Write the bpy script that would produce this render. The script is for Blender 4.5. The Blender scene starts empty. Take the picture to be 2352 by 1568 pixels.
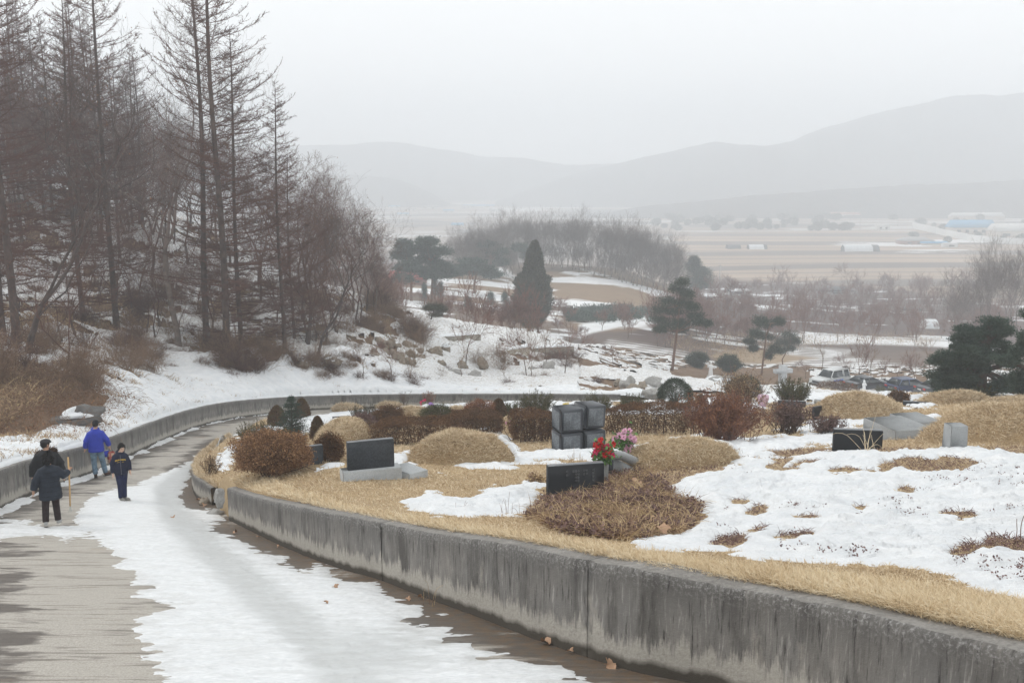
import bpy, math, random
import numpy as np
from mathutils import Vector, Matrix, Euler

# ------------------------------------------------------------------ camera, world, sun, exposure
SC = bpy.context.scene
COL = SC.collection
FX = 2287.0
TH = math.atan((784 - 400) / FX)
cam_d = bpy.data.cameras.new('camera')
cam_d.lens = 35.0; cam_d.sensor_width = 36.0
cam_d.clip_start = 0.1; cam_d.clip_end = 9000
cam = bpy.data.objects.new('camera', cam_d); COL.objects.link(cam)
cam.location = (0, 0, 0)
cam.rotation_euler = (math.pi / 2 - TH, 0, 0)
SC.camera = cam

SUN_EL, SUN_AZ = math.radians(38), math.radians(-60)     # azimuth from +Y towards +X
W = bpy.data.worlds.new("World"); SC.world = W; W.use_nodes = True
nt = W.node_tree; nt.nodes.clear()
w_out = nt.nodes.new('ShaderNodeOutputWorld'); w_bg = nt.nodes.new('ShaderNodeBackground')
w_sky = nt.nodes.new('ShaderNodeTexSky'); w_sky.sky_type = 'NISHITA'; w_sky.sun_disc = False
w_sky.sun_elevation = SUN_EL; w_sky.sun_rotation = SUN_AZ; w_sky.dust_density = 3.0
w_mix = nt.nodes.new('ShaderNodeMix'); w_mix.data_type = 'RGBA'
w_tc = nt.nodes.new('ShaderNodeTexCoord'); w_sep = nt.nodes.new('ShaderNodeSeparateXYZ')
w_ramp = nt.nodes.new('ShaderNodeValToRGB')
w_ramp.color_ramp.elements[0].position = 0.0; w_ramp.color_ramp.elements[0].color = (0.83, 0.825, 0.825, 1)
w_ramp.color_ramp.elements[1].position = 0.30; w_ramp.color_ramp.elements[1].color = (0.87, 0.885, 0.88, 1)
w_sc = nt.nodes.new('ShaderNodeVectorMath'); w_sc.operation = 'SCALE'; w_sc.inputs['Scale'].default_value = 11.5
w_mix.inputs[0].default_value = 0.94
nt.links.new(w_tc.outputs['Generated'], w_sep.inputs[0]); nt.links.new(w_sep.outputs['Z'], w_ramp.inputs[0])
nt.links.new(w_ramp.outputs[0], w_sc.inputs[0])
nt.links.new(w_sky.outputs[0], w_mix.inputs[6]); nt.links.new(w_sc.outputs[0], w_mix.inputs[7])
nt.links.new(w_mix.outputs[2], w_bg.inputs[0]); w_bg.inputs[1].default_value = 0.10
nt.links.new(w_bg.outputs[0], w_out.inputs[0])

sun_d = bpy.data.lights.new('sun', 'SUN'); sun_d.energy = 0.9; sun_d.angle = math.radians(14); sun_d.color = (1, .97, .93)
sun = bpy.data.objects.new('sun', sun_d); COL.objects.link(sun)
sv = Vector((math.cos(SUN_EL) * math.sin(SUN_AZ), math.cos(SUN_EL) * math.cos(SUN_AZ), math.sin(SUN_EL)))
sun.rotation_euler = sv.to_track_quat('Z', 'Y').to_euler()
sun.location = (0, 0, 60)

SC.view_settings.view_transform = 'Standard'; SC.view_settings.look = 'None'
SC.view_settings.exposure = 0.31; SC.view_settings.gamma = 1.0; SC.view_settings.use_curve_mapping = False
SC.cycles.use_denoising = True
SC.cycles.max_bounces = 9; SC.cycles.diffuse_bounces = 3; SC.cycles.glossy_bounces = 2
SC.cycles.transmission_bounces = 3; SC.cycles.transparent_max_bounces = 4
SC.cycles.volume_bounces = 8
SC.cycles.use_adaptive_sampling = True; SC.cycles.adaptive_threshold = 0.02

# ------------------------------------------------------------------ pixel <-> point (photo coordinates 2352 x 1568)
cT, sT = math.cos(TH), math.sin(TH)
def P(u, v, Y):
    a = (u - 1176) / FX; b = (784 - v) / FX
    dy = cT + b * sT; dz = b * cT - sT
    return np.array([a / dy * Y, Y, dz / dy * Y])
def proj(x, y, z):
    d = y * cT - z * sT
    return 1176 + FX * x / d, 784 - FX * (y * sT + z * cT) / d
def depth(x, y, z): return y * cT - z * sT

# ------------------------------------------------------------------ noise
_rs = np.random.RandomState(7)
_perm = _rs.permutation(4096).astype(np.int64); _val = _rs.rand(4096) * 2 - 1
def vnoise(x, y, seed=0):
    x = np.asarray(x, float); y = np.asarray(y, float)
    xi = np.floor(x).astype(np.int64); yi = np.floor(y).astype(np.int64)
    fx = x - xi; fy = y - yi
    fx = fx * fx * fx * (fx * (fx * 6 - 15) + 10); fy = fy * fy * fy * (fy * (fy * 6 - 15) + 10)
    def h(i, j): return _val[(_perm[(i + seed * 131) & 4095] + _perm[(j + seed * 57) & 4095] * 3 + j * 17) & 4095]
    a = h(xi, yi); b = h(xi + 1, yi); c = h(xi, yi + 1); d = h(xi + 1, yi + 1)
    return (a * (1 - fx) + b * fx) * (1 - fy) + (c * (1 - fx) + d * fx) * fy
def fbm(x, y, o=4, seed=0, gain=.5):
    s = 0; a = 1; t = 0
    for i in range(o):
        s = s + a * vnoise(x * 2 ** i + i * 13.7, y * 2 ** i - i * 7.3, seed + i); t += a; a *= gain
    return s / t
def sstep(a, b, x):
    t = np.clip((x - a) / (b - a), 0, 1); return t * t * (3 - 2 * t)
def poly_sd(x, y, poly):
    """signed distance to a polygon, positive inside"""
    pts = np.asarray(poly, float); n = len(pts)
    d2 = np.full(np.shape(x), 1e18); ins = np.zeros(np.shape(x), bool)
    for i in range(n):
        x0, y0 = pts[i]; x1, y1 = pts[(i + 1) % n]
        ex, ey = x1 - x0, y1 - y0; L = ex * ex + ey * ey + 1e-12
        t = np.clip(((x - x0) * ex + (y - y0) * ey) / L, 0, 1)
        d2 = np.minimum(d2, (x - x0 - t * ex) ** 2 + (y - y0 - t * ey) ** 2)
        if y0 != y1:
            c = ((y0 > y) != (y1 > y)) & (x < ex * (y - y0) / ey + x0)
            ins ^= c
    d = np.sqrt(d2)
    return np.where(ins, d, -d)
def line_d(x, y, pts):
    d2 = np.full(np.shape(x), 1e18)
    for i in range(len(pts) - 1):
        x0, y0 = pts[i][:2]; x1, y1 = pts[i + 1][:2]
        ex, ey = x1 - x0, y1 - y0; L = ex * ex + ey * ey + 1e-12
        t = np.clip(((x - x0) * ex + (y - y0) * ey) / L, 0, 1)
        d2 = np.minimum(d2, (x - x0 - t * ex) ** 2 + (y - y0 - t * ey) ** 2)
    return np.sqrt(d2)
def resample(pts, step):
    pts = np.asarray(pts, float)
    seg = np.linalg.norm(np.diff(pts[:, :2], axis=0), axis=1); s = np.r_[0, np.cumsum(seg)]
    n = max(2, int(s[-1] / step) + 1); t = np.linspace(0, s[-1], n)
    return np.stack([np.interp(t, s, pts[:, k]) for k in range(pts.shape[1])], 1), t
def chaikin(pts, k=2):
    pts = np.asarray(pts, float)
    for _ in range(k):
        q = pts[:-1] * .75 + pts[1:] * .25; r = pts[:-1] * .25 + pts[1:] * .75
        m = np.empty((2 * len(q), pts.shape[1])); m[0::2] = q; m[1::2] = r
        pts = np.vstack([pts[:1], m, pts[-1:]])
    return pts

# ------------------------------------------------------------------ mesh building
def raw_mesh(name, V, Q=None, T=None, smooth=False, attrs=None, uv=None):
    V = np.asarray(V, np.float32).reshape(-1, 3)
    Q = np.zeros((0, 4), np.int32) if Q is None or len(Q) == 0 else np.asarray(Q, np.int32).reshape(-1, 4)
    T = np.zeros((0, 3), np.int32) if T is None or len(T) == 0 else np.asarray(T, np.int32).reshape(-1, 3)
    me = bpy.data.meshes.new(name)
    me.vertices.add(len(V)); me.vertices.foreach_set('co', V.ravel())
    nl = len(Q) * 4 + len(T) * 3
    me.loops.add(nl); me.polygons.add(len(Q) + len(T))
    li = np.concatenate([Q.ravel(), T.ravel()]).astype(np.int32)
    me.loops.foreach_set('vertex_index', li)
    st = np.concatenate([np.arange(len(Q)) * 4, len(Q) * 4 + np.arange(len(T)) * 3]).astype(np.int32)
    me.polygons.foreach_set('loop_start', st)
    if smooth: me.polygons.foreach_set('use_smooth', np.ones(len(Q) + len(T), bool))
    me.update(calc_edges=True)
    if attrs:
        for k, a in attrs.items():
            a = np.asarray(a, np.float32)
            if a.ndim == 1:
                at = me.attributes.new(k, 'FLOAT', 'POINT'); at.data.foreach_set('value', a)
            else:
                at = me.attributes.new(k, 'FLOAT_COLOR', 'POINT')
                at.data.foreach_set('color', np.c_[a, np.ones(len(a))].astype(np.float32).ravel())
    if uv is not None:
        l = me.uv_layers.new(name='UVMap'); l.data.foreach_set('uv', np.asarray(uv, np.float32)[li].ravel())
    return me

class MB:
    def __init__(s): s.V = []; s.Q = []; s.T = []; s.n = 0
    def add(s, V, Q=None, T=None):
        V = np.asarray(V, float).reshape(-1, 3)
        if Q is not None and len(Q): s.Q.append(np.asarray(Q, int).reshape(-1, 4) + s.n)
        if T is not None and len(T): s.T.append(np.asarray(T, int).reshape(-1, 3) + s.n)
        s.V.append(V); s.n += len(V); return s
    def xform(s, M):
        M = np.array(M); s.V = [v @ M[:3, :3].T + M[:3, 3] for v in s.V]; return s
    def box(s, c, d, rz=0, bev=0, taper=(1, 1), M=None):
        c = np.array(c, float); hx, hy, hz = np.array(d, float) / 2
        if bev <= 0:
            pts = [(-hx, -hy, -hz), (hx, -hy, -hz), (hx, hy, -hz), (-hx, hy, -hz),
                   (-hx * taper[0], -hy * taper[1], hz), (hx * taper[0], -hy * taper[1], hz), (hx * taper[0], hy * taper[1], hz), (-hx * taper[0], hy * taper[1], hz)]
            V = np.array(pts); Q = [(0, 3, 2, 1), (4, 5, 6, 7), (0, 1, 5, 4), (1, 2, 6, 5), (2, 3, 7, 6), (3, 0, 4, 7)]; T = None
        else:
            b = min(bev, hx * .49, hy * .49, hz * .49); V = []; idx = {}
            for sx in (-1, 1):
                for sy in (-1, 1):
                    for sz in (-1, 1):
                        tx, ty = (taper if sz > 0 else (1, 1))
                        for ax in range(3):
                            o = np.array([sx * hx * tx, sy * hy * ty, sz * hz]); ins = np.array([sx, sy, sz]) * b
                            p = o - ins; p[ax] = o[ax]; idx[(sx, sy, sz, ax)] = len(V); V.append(p)
            Q = []; T = []
            for ax in range(3):
                o1, o2 = [(1, 2), (0, 2), (0, 1)][ax]
                for sg in (-1, 1):
                    f = []
                    for (a, b2) in ((-1, -1), (1, -1), (1, 1), (-1, 1)):
                        k = [0, 0, 0]; k[ax] = sg; k[o1] = a; k[o2] = b2; f.append(idx[(k[0], k[1], k[2], ax)])
                    Q.append(f)
            for ax in range(3):
                o1, o2 = [(1, 2), (0, 2), (0, 1)][ax]
                for a in (-1, 1):
                    for b2 in (-1, 1):
                        k0 = [0, 0, 0]; k0[ax] = -1; k0[o1] = a; k0[o2] = b2; k1 = list(k0); k1[ax] = 1
                        Q.append([idx[(*k0, o1)], idx[(*k1, o1)], idx[(*k1, o2)], idx[(*k0, o2)]])
            for sx in (-1, 1):
                for sy in (-1, 1):
                    for sz in (-1, 1): T.append([idx[(sx, sy, sz, 0)], idx[(sx, sy, sz, 1)], idx[(sx, sy, sz, 2)]])
            V = np.array(V)
        if rz:
            cs, sn = math.cos(rz), math.sin(rz); V = V @ np.array([[cs, sn, 0], [-sn, cs, 0], [0, 0, 1]])
        if M is not None: V = V @ np.array(M)[:3, :3].T
        return s.add(V + c, Q, T)
    def tube(s, pts, r, n=6, cap=True):
        pts = np.asarray(pts, float); m = len(pts); r = np.broadcast_to(np.asarray(r, float), (m,))
        tan = np.gradient(pts, axis=0); tan /= np.linalg.norm(tan, axis=1)[:, None] + 1e-9
        ref = np.array([0, 0, 1.]) if abs(tan[0][2]) < .9 else np.array([1., 0, 0])
        V = []
        for i in range(m):
            a = np.cross(tan[i], ref); a /= np.linalg.norm(a) + 1e-9; b = np.cross(tan[i], a); ref = np.cross(a, tan[i]) if False else ref
            th = np.arange(n) / n * 2 * np.pi
            V.append(pts[i] + r[i] * (np.cos(th)[:, None] * a + np.sin(th)[:, None] * b))
        V = np.vstack(V); Q = []
        for i in range(m - 1):
            for k in range(n):
                k2 = (k + 1) % n; Q.append((i * n + k, i * n + k2, (i + 1) * n + k2, (i + 1) * n + k))
        T = []
        if cap:
            V = np.vstack([V, pts[:1], pts[-1:]]); a = m * n
            for k in range(n): T.append((a, (k + 1) % n, k)); T.append((a + 1, (m - 1) * n + k, (m - 1) * n + (k + 1) % n))
        return s.add(V, Q, T)
    def blob(s, c, r, seg=12, rings=8, noise=0, nf=2.0, seed=0, zmin=-1.0, rz=0):
        c = np.array(c, float); r = np.broadcast_to(np.asarray(r, float), (3,))
        ph = np.linspace(math.asin(max(-1, zmin)), math.pi / 2, rings + 1); th = np.arange(seg) / seg * 2 * np.pi
        A, B = np.meshgrid(ph, th, indexing='ij')
        D = np.stack([np.cos(A) * np.cos(B), np.cos(A) * np.sin(B), np.sin(A)], -1).reshape(-1, 3)
        k = 1 + (noise * (vnoise(D[:, 0] * nf + seed * 3.1 + D[:, 2] * 1.7, D[:, 1] * nf - seed + D[:, 2] * 2.3, seed)) if noise else 0)
        V = D * r * (k[:, None] if noise else 1)
        if rz: cs, sn = math.cos(rz), math.sin(rz); V = V @ np.array([[cs, sn, 0], [-sn, cs, 0], [0, 0, 1]])
        V = V + c; Q = []
        for i in range(rings):
            for j in range(seg): j2 = (j + 1) % seg; Q.append((i * seg + j, i * seg + j2, (i + 1) * seg + j2, (i + 1) * seg + j))
        return s.add(V, Q)
    def prism(s, poly, y0, y1, axis='y'):
        """poly in (x,z), extruded along y"""
        p = np.asarray(poly, float); n = len(p)
        V = np.vstack([np.c_[p[:, 0], np.full(n, y0), p[:, 1]], np.c_[p[:, 0], np.full(n, y1), p[:, 1]], [[p[:, 0].mean(), y0, p[:, 1].mean()], [p[:, 0].mean(), y1, p[:, 1].mean()]]])
        Q = [(k, (k + 1) % n, n + (k + 1) % n, n + k) for k in range(n)]
        T = [(2 * n, (k + 1) % n, k) for k in range(n)] + [(2 * n + 1, n + k, n + (k + 1) % n) for k in range(n)]
        return s.add(V, Q, T)
    def arrays(s):
        V = np.vstack(s.V) if s.V else np.zeros((0, 3))
        return V, (np.vstack(s.Q) if s.Q else None), (np.vstack(s.T) if s.T else None)
    def mesh(s, name, smooth=False): return raw_mesh(name, *s.arrays(), smooth=smooth)
    def build(s, name, mat, parent=None, smooth=False, loc=None):
        return obj(name, s.mesh(name, smooth), mat, parent, loc)

def obj(name, me, mat=None, parent=None, loc=None, rot=None, scale=None):
    o = bpy.data.objects.new(name, me); COL.objects.link(o)
    if mat is not None and hasattr(me, 'materials') and not len(me.materials): me.materials.append(mat)
    if parent is not None: o.parent = parent
    if loc is not None: o.location = loc
    if rot is not None: o.rotation_euler = rot
    if scale is not None: o.scale = scale
    return o
def empty(name, loc=(0, 0, 0), rz=0):
    o = bpy.data.objects.new(name, None); COL.objects.link(o); o.location = loc; o.rotation_euler = (0, 0, rz); o.empty_display_size = .2; return o
def tag(o, label=None, cat=None, group=None, kind=None):
    if label: o['label'] = label
    if cat: o['category'] = cat
    if group: o['group'] = group
    if kind: o['kind'] = kind
    return o
def copy_tree(o, parent=None):
    c = o.copy(); COL.objects.link(c)
    if parent is not None: c.parent = parent
    for ch in o.children: copy_tree(ch, c)
    return c
ORD = ['first', 'second', 'third', 'fourth', 'fifth', 'sixth', 'seventh', 'eighth', 'ninth', 'tenth', 'eleventh', 'twelfth',
       'thirteenth', 'fourteenth', 'fifteenth', 'sixteenth', 'seventeenth', 'eighteenth', 'nineteenth', 'twentieth']

# ------------------------------------------------------------------ materials
class NT:
    def __init__(s, name):
        s.m = bpy.data.materials.new(name); s.m.use_nodes = True; s.t = s.m.node_tree; s.b = s.t.nodes['Principled BSDF']
        s.o = s.t.nodes['Material Output']
    def n(s, typ, ins=None, **kw):
        nd = s.t.nodes.new(typ)
        for k, v in kw.items(): setattr(nd, k, v)
        if ins:
            for k, v in ins.items(): s.set(nd.inputs[k], v)
        return nd
    def set(s, sock, v):
        if isinstance(v, bpy.types.NodeSocket): s.t.links.new(v, sock)
        elif isinstance(v, (tuple, list)) and len(v) == 3 and sock.type == 'RGBA': sock.default_value = (*v, 1)
        else: sock.default_value = v
    def tc(s, out='Object'): return s.n('ShaderNodeTexCoord').outputs[out]
    def mapv(s, vec, scale=(1, 1, 1), rot=(0, 0, 0)): return s.n('ShaderNodeMapping', {'Vector': vec, 'Scale': scale, 'Rotation': rot}).outputs[0]
    def noise(s, vec=None, scale=5, detail=4, rough=.55, dist=0):
        i = {'Scale': scale, 'Detail': detail, 'Roughness': rough, 'Distortion': dist}
        if vec is not None: i['Vector'] = vec
        return s.n('ShaderNodeTexNoise', i).outputs['Fac']
    def ramp(s, fac, stops):
        r = s.n('ShaderNodeValToRGB', {'Fac': fac}); e = r.color_ramp.elements
        while len(e) < len(stops): e.new(0.5)
        for k, (p, c) in enumerate(stops):
            e[k].position = p; e[k].color = (c, c, c, 1) if not isinstance(c, (tuple, list)) else (*c, 1)
        return r.outputs[0]
    def mix(s, f, a, b, blend='MIX'):
        m = s.n('ShaderNodeMix', data_type='RGBA', blend_type=blend); s.set(m.inputs[0], f); s.set(m.inputs[6], a); s.set(m.inputs[7], b); return m.outputs[2]
    def math(s, op, a, b=0.0, c=None):
        m = s.n('ShaderNodeMath', operation=op); s.set(m.inputs[0], a); s.set(m.inputs[1], b)
        if c is not None: s.set(m.inputs[2], c)
        return m.outputs[0]
    def attr(s, name, out='Fac'): return s.n('ShaderNodeAttribute', attribute_name=name).outputs[out]
    def island(s): return s.n('ShaderNodeNewGeometry').outputs['Random Per Island']
    def fin(s, color=None, rough=.9, bump=None, bstr=.3, bdist=.02, metal=0, spec=.3, sss=0):
        if color is not None: s.set(s.b.inputs['Base Color'], color)
        s.set(s.b.inputs['Roughness'], rough); s.b.inputs['Metallic'].default_value = metal
        s.set(s.b.inputs['Specular IOR Level'], spec)
        if bump is not None:
            bn = s.n('ShaderNodeBump', {'Height': bump, 'Strength': bstr, 'Distance': bdist}); s.t.links.new(bn.outputs[0], s.b.inputs['Normal'])
        return s.m
def m_simple(name, col, rough=.8, var=.25, scale=6, bump=.0, metal=0, spec=.3, isl=0):
    t = NT(name); n = t.noise(t.tc(), scale, 4)
    c = t.mix(t.ramp(n, [(.3, 0), (.7, 1)]), tuple(x * (1 - var) for x in col), tuple(min(1, x * (1 + var)) for x in col))
    if isl: c = t.mix(t.math('MULTIPLY', t.island(), isl), c, tuple(min(1, x * 1.9 + .01) for x in col))
    return t.fin(c, rough, n if bump else None, bump, .02, metal, spec)
def m_leaf(name, stops, scale=1.5, trans=0.0, rough=.75, spec=.2):
    """stops: colours over the random-per-leaf value; scale: clump noise"""
    t = NT(name); r = t.island(); n = t.noise(t.tc(), scale, 2)
    f = t.math('ADD', t.math('MULTIPLY', r, .6), t.math('MULTIPLY', n, .5))
    return t.fin(t.ramp(f, [(.15 + .7 * k / (len(stops) - 1), c) for k, c in enumerate(stops)]), rough, None, spec=spec)
# ------------------------------------------------------------------ ground heights
def zroad(y):
    return np.interp(y, [0, 4, 8, 12, 16, 20, 25, 29, 36, 45, 54, 60, 66, 90],
                     [-2.0, -3.05, -4.1, -5.15, -6.15, -7.08, -8.15, -8.95, -10.2, -11.65, -13.05, -14.2, -15, -19])
def hit(u, v, zf, y0=3.0, y1=200.0, n=6000):
    Y = np.exp(np.linspace(math.log(y0), math.log(y1), n)); p = P(u, v, 1.0)
    x = p[0] * Y; z = p[2] * Y; g = zf(x, Y); k = np.argmax(z < g)
    return np.array([x[k], Y[k], g[k]])
road_f = lambda x, y: zroad(y)

# far wall along the outside of the road: (u, v of base, v of top)
LW = [(-330, 1330, 1215), (-150, 1242, 1140), (0, 1172, 1082), (81, 1132, 1053), (207, 1091, 1024), (297, 1048, 991), (383, 1008, 958), (451, 981, 937), (514, 965, 924), (604, 953, 915)]
lw = []
for u, vb, vt in LW:
    p = hit(u, vb, road_f); lw.append([p[0], p[1], p[2], P(u, vt, p[1])[2]])
for u, vt, Y in [(700, 909.5, 56.5), (850, 906, 59), (1000, 905, 60.6), (1200, 904.5, 61.6), (1425, 906, 62.2)]:
    p = P(u, vt, Y); lw.append([p[0], p[1], zroad(Y), p[2]])
lw = chaikin(np.array(lw), 2)
# near wall holding the terrace
NW = [(525, 1194, 1120), (581, 1222, 1140), (667, 1262, 1159), (730, 1289, 1172), (803, 1312, 1186), (872, 1330, 1200), (1000, 1381, 1226), (1092, 1414, 1237), (1201, 1458, 1256), (1348, 1509, 1289), (1458, 1545, 1307)]
nw = []
for u, vb, vt in NW:
    p = hit(u, vb, road_f); nw.append([p[0], p[1], p[2], P(u, vt, p[1])[2]])
for u, vt in [(1649, 1345), (1839, 1377), (2000, 1413), (2113, 1442), (2351, 1497), (2700, 1575), (3300, 1700)]:
    p = hit(u, vt, lambda x, y: zroad(y) + .80 + .06 * sstep(1.0, 3.0, x)); nw.append([p[0], p[1], zroad(p[1]), p[2]])
nw = chaikin(np.array(nw), 2)
# low broken kerb wall at the corner of the terrace (base, top)
KW = [(486, 1160, 1120), (462, 1152, 1103), (446, 1138, 1094), (440, 1115, 1078), (444, 1088, 1060), (458, 1062, 1042), (484, 1036, 1022), (520, 1008, 1000)]
kw = []
for u, vb, vt in KW:
    p = hit(u, vb, road_f); kw.append([p[0], p[1], p[2], P(u, vt, p[1])[2]])
kw = chaikin(np.array(kw), 2)

# ground outside the road: control points (u, v, distance)
CP = [(u, v, Y) for (u, v, Y) in [
    # terrace
    (850, 1106, 18), (1300, 1146, 16.3), (1100, 1150, 15.6), (640, 1110, 18.6), (1060, 1062, 21), (1330, 1036, 27), (560, 1060, 21.5), (760, 1040, 24), (760, 985, 34),
    (1100, 1000, 32), (1600, 990, 32), (1970, 1032, 20.5), (2190, 1024, 18.5), (2400, 1040, 17.5), (1750, 1060, 17.5), (1450, 1100, 17), (1900, 1200, 11.6), (1600, 1190, 12.6), (2250, 1200, 11),
    (2600, 1200, 10.5), (820, 955, 45), (920, 943, 51), (1200, 944, 50), (1500, 938, 50), (1900, 960, 33), (2200, 935, 36), (2500, 940, 32), (1750, 922, 52), (2100, 905, 50), (2400, 905, 50), (2900, 905, 50),
    (700, 962, 46), (640, 962, 50.5), (570, 985, 42), (530, 1005, 37),
    # hill beyond the far wall
    (-300, 1030, 30), (-100, 1000, 29), (60, 1040, 26.5), (120, 960, 33), (260, 935, 38), (300, 975, 37), (450, 908, 50), (700, 889, 63), (1000, 882, 68), (1300, 876, 74), (1450, 893, 69), (1500, 880, 76),
    (-200, 800, 40), (40, 822, 44), (150, 870, 40), (250, 760, 60), (410, 802, 61), (520, 822, 57), (650, 802, 62), (740, 822, 63), (300, 870, 46),
    (960, 772, 80), (850, 692, 92), (700, 642, 97), (560, 592, 99), (440, 515, 104), (250, 470, 104), (0, 395, 96), (-300, 300, 90), (150, 640, 75), (0, 640, 66), (400, 640, 80),
    (850, 790, 74), (1090, 745, 96), (1000, 735, 98), (1220, 772, 104), (1300, 800, 96), (1420, 830, 98), (1100, 830, 80), (1300, 835, 84), (980, 840, 74),
    (1500, 862, 96), (1560, 852, 108), (1640, 880, 94), (1500, 905, 72), (1640, 905, 66),
    # beyond the first ridge
    (560, 640, 135), (300, 600, 140), (0, 560, 140), (850, 740, 125), (1100, 790, 125), (-400, 520, 140),
    # right side down to the parked cars, valley
    (1800, 884, 102), (1950, 892, 100), (2100, 902, 98), (2400, 910, 95), (2900, 910, 95), (2000, 870, 112), (2300, 870, 112), (2900, 870, 112),
    (1400, 800, 132), (1500, 742, 172), (1250, 700, 200), (1200, 645, 240), (1020, 640, 228), (960, 680, 188), (900, 720, 152), (1560, 664, 262), (1440, 622, 262), (1300, 610, 262), (1000, 600, 262),
    (1900, 778, 190), (1700, 830, 142), (1700, 740, 215), (2200, 790, 180), (2350, 850, 125), (2900, 850, 125), (2000, 705, 300), (2900, 705, 300), (600, 640, 300), (0, 640, 300), (-600, 640, 300),
    (900, 610, 330), (1250, 618, 330), (1560, 690, 330)]]
for Y in (420, 560, 800, 1200, 1800, 2600):
    for a in (-1.3, -.8, -.4, 0, .35, .7, 1.2): CP.append(('w', a * Y, Y, -45.0 if Y > 500 else -44.0))
C3 = []
for c in CP:
    C3.append(np.array(c[1:]) if c[0] == 'w' else P(*c))
for p in lw[::3]: C3.append(np.array([p[0], p[1], p[3]]))
for p in nw[::3]: C3.append(np.array([p[0], p[1], p[3] + .02]))
for p in kw[::4]: C3.append(np.array([p[0], p[1], p[3] + .02]))
C3 = np.array(C3)
def _q(x, y): return np.stack([x / y * 1.0, np.log(y) * .8], -1)
_cq = _q(C3[:, 0], C3[:, 1])
_D = np.linalg.norm(_cq[:, None] - _cq[None], axis=2)
_n = len(C3); _A = np.zeros((_n + 3, _n + 3))
def _ker(d): return np.sqrt(d * d + .0004)
_A[:_n, :_n] = _ker(_D) - np.eye(_n) * .0006; _A[:_n, _n] = 1; _A[:_n, _n + 1:] = _cq; _A[_n:, :_n] = _A[:_n, _n:].T
_w = np.linalg.solve(_A, np.r_[C3[:, 2] / C3[:, 1], 0, 0, 0])
def gz(x, y):
    """smooth ground height"""
    x = np.asarray(x, float); y = np.maximum(np.asarray(y, float), 2.0); sh = np.shape(x + y)
    x, y = [np.broadcast_to(k, sh).ravel() for k in (x, y)]; out = np.empty(len(x))
    for i in range(0, len(x), 100000):
        q = _q(x[i:i + 100000], y[i:i + 100000]); d2 = np.zeros((len(q), _n))
        d2 = (q[:, None, 0] - _cq[None, :, 0]) ** 2 + (q[:, None, 1] - _cq[None, :, 1]) ** 2
        out[i:i + 100000] = (np.sqrt(d2 + .0004) @ _w[:_n] + _w[_n] + q @ _w[_n + 1:]) * y[i:i + 100000]
    return out.reshape(sh)

# outline of the road (world xy)
cg = P(644, 960, 50.5); rfar = [hit(640, 963, road_f)[:2], P(760, 950, 53.0)[:2], P(900, 945, 54.8)[:2], P(1200, 940, 56.5)[:2], P(1425, 940, 57.2)[:2], P(1700, 940, 57.5)[:2]]
ROADP = [tuple(p[:2]) for p in lw] + [tuple(P(1700, 906, 62.3)[:2])] + [tuple(p) for p in rfar[::-1]] + [tuple(p[:2]) for p in kw[::-1]] + [tuple(p[:2]) for p in nw] + [(14, 1.0), (-30, 1.0), (lw[0][0] - 3, lw[0][1] - 4)]
SIDE = np.array(ROADP)

def ground_z(x, y, detail=True):
    z = gz(x, y)
    if detail:
        z = z + .05 * fbm(x * .45, y * .45, 4, 3) * np.clip(y / 15, .4, 4) * sstep(0, 1.5, line_d(x, y, lw) + 0 * x)
    return z
def top_f(x, y): return gz(x, y)
def G(u, v, y0=3.0, y1=900.0):
    """ground point seen at a pixel (terrace, hill, valley)"""
    return hit(u, v, top_f, y0, y1, 3000)
def R(u, v): return hit(u, v, road_f)

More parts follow.
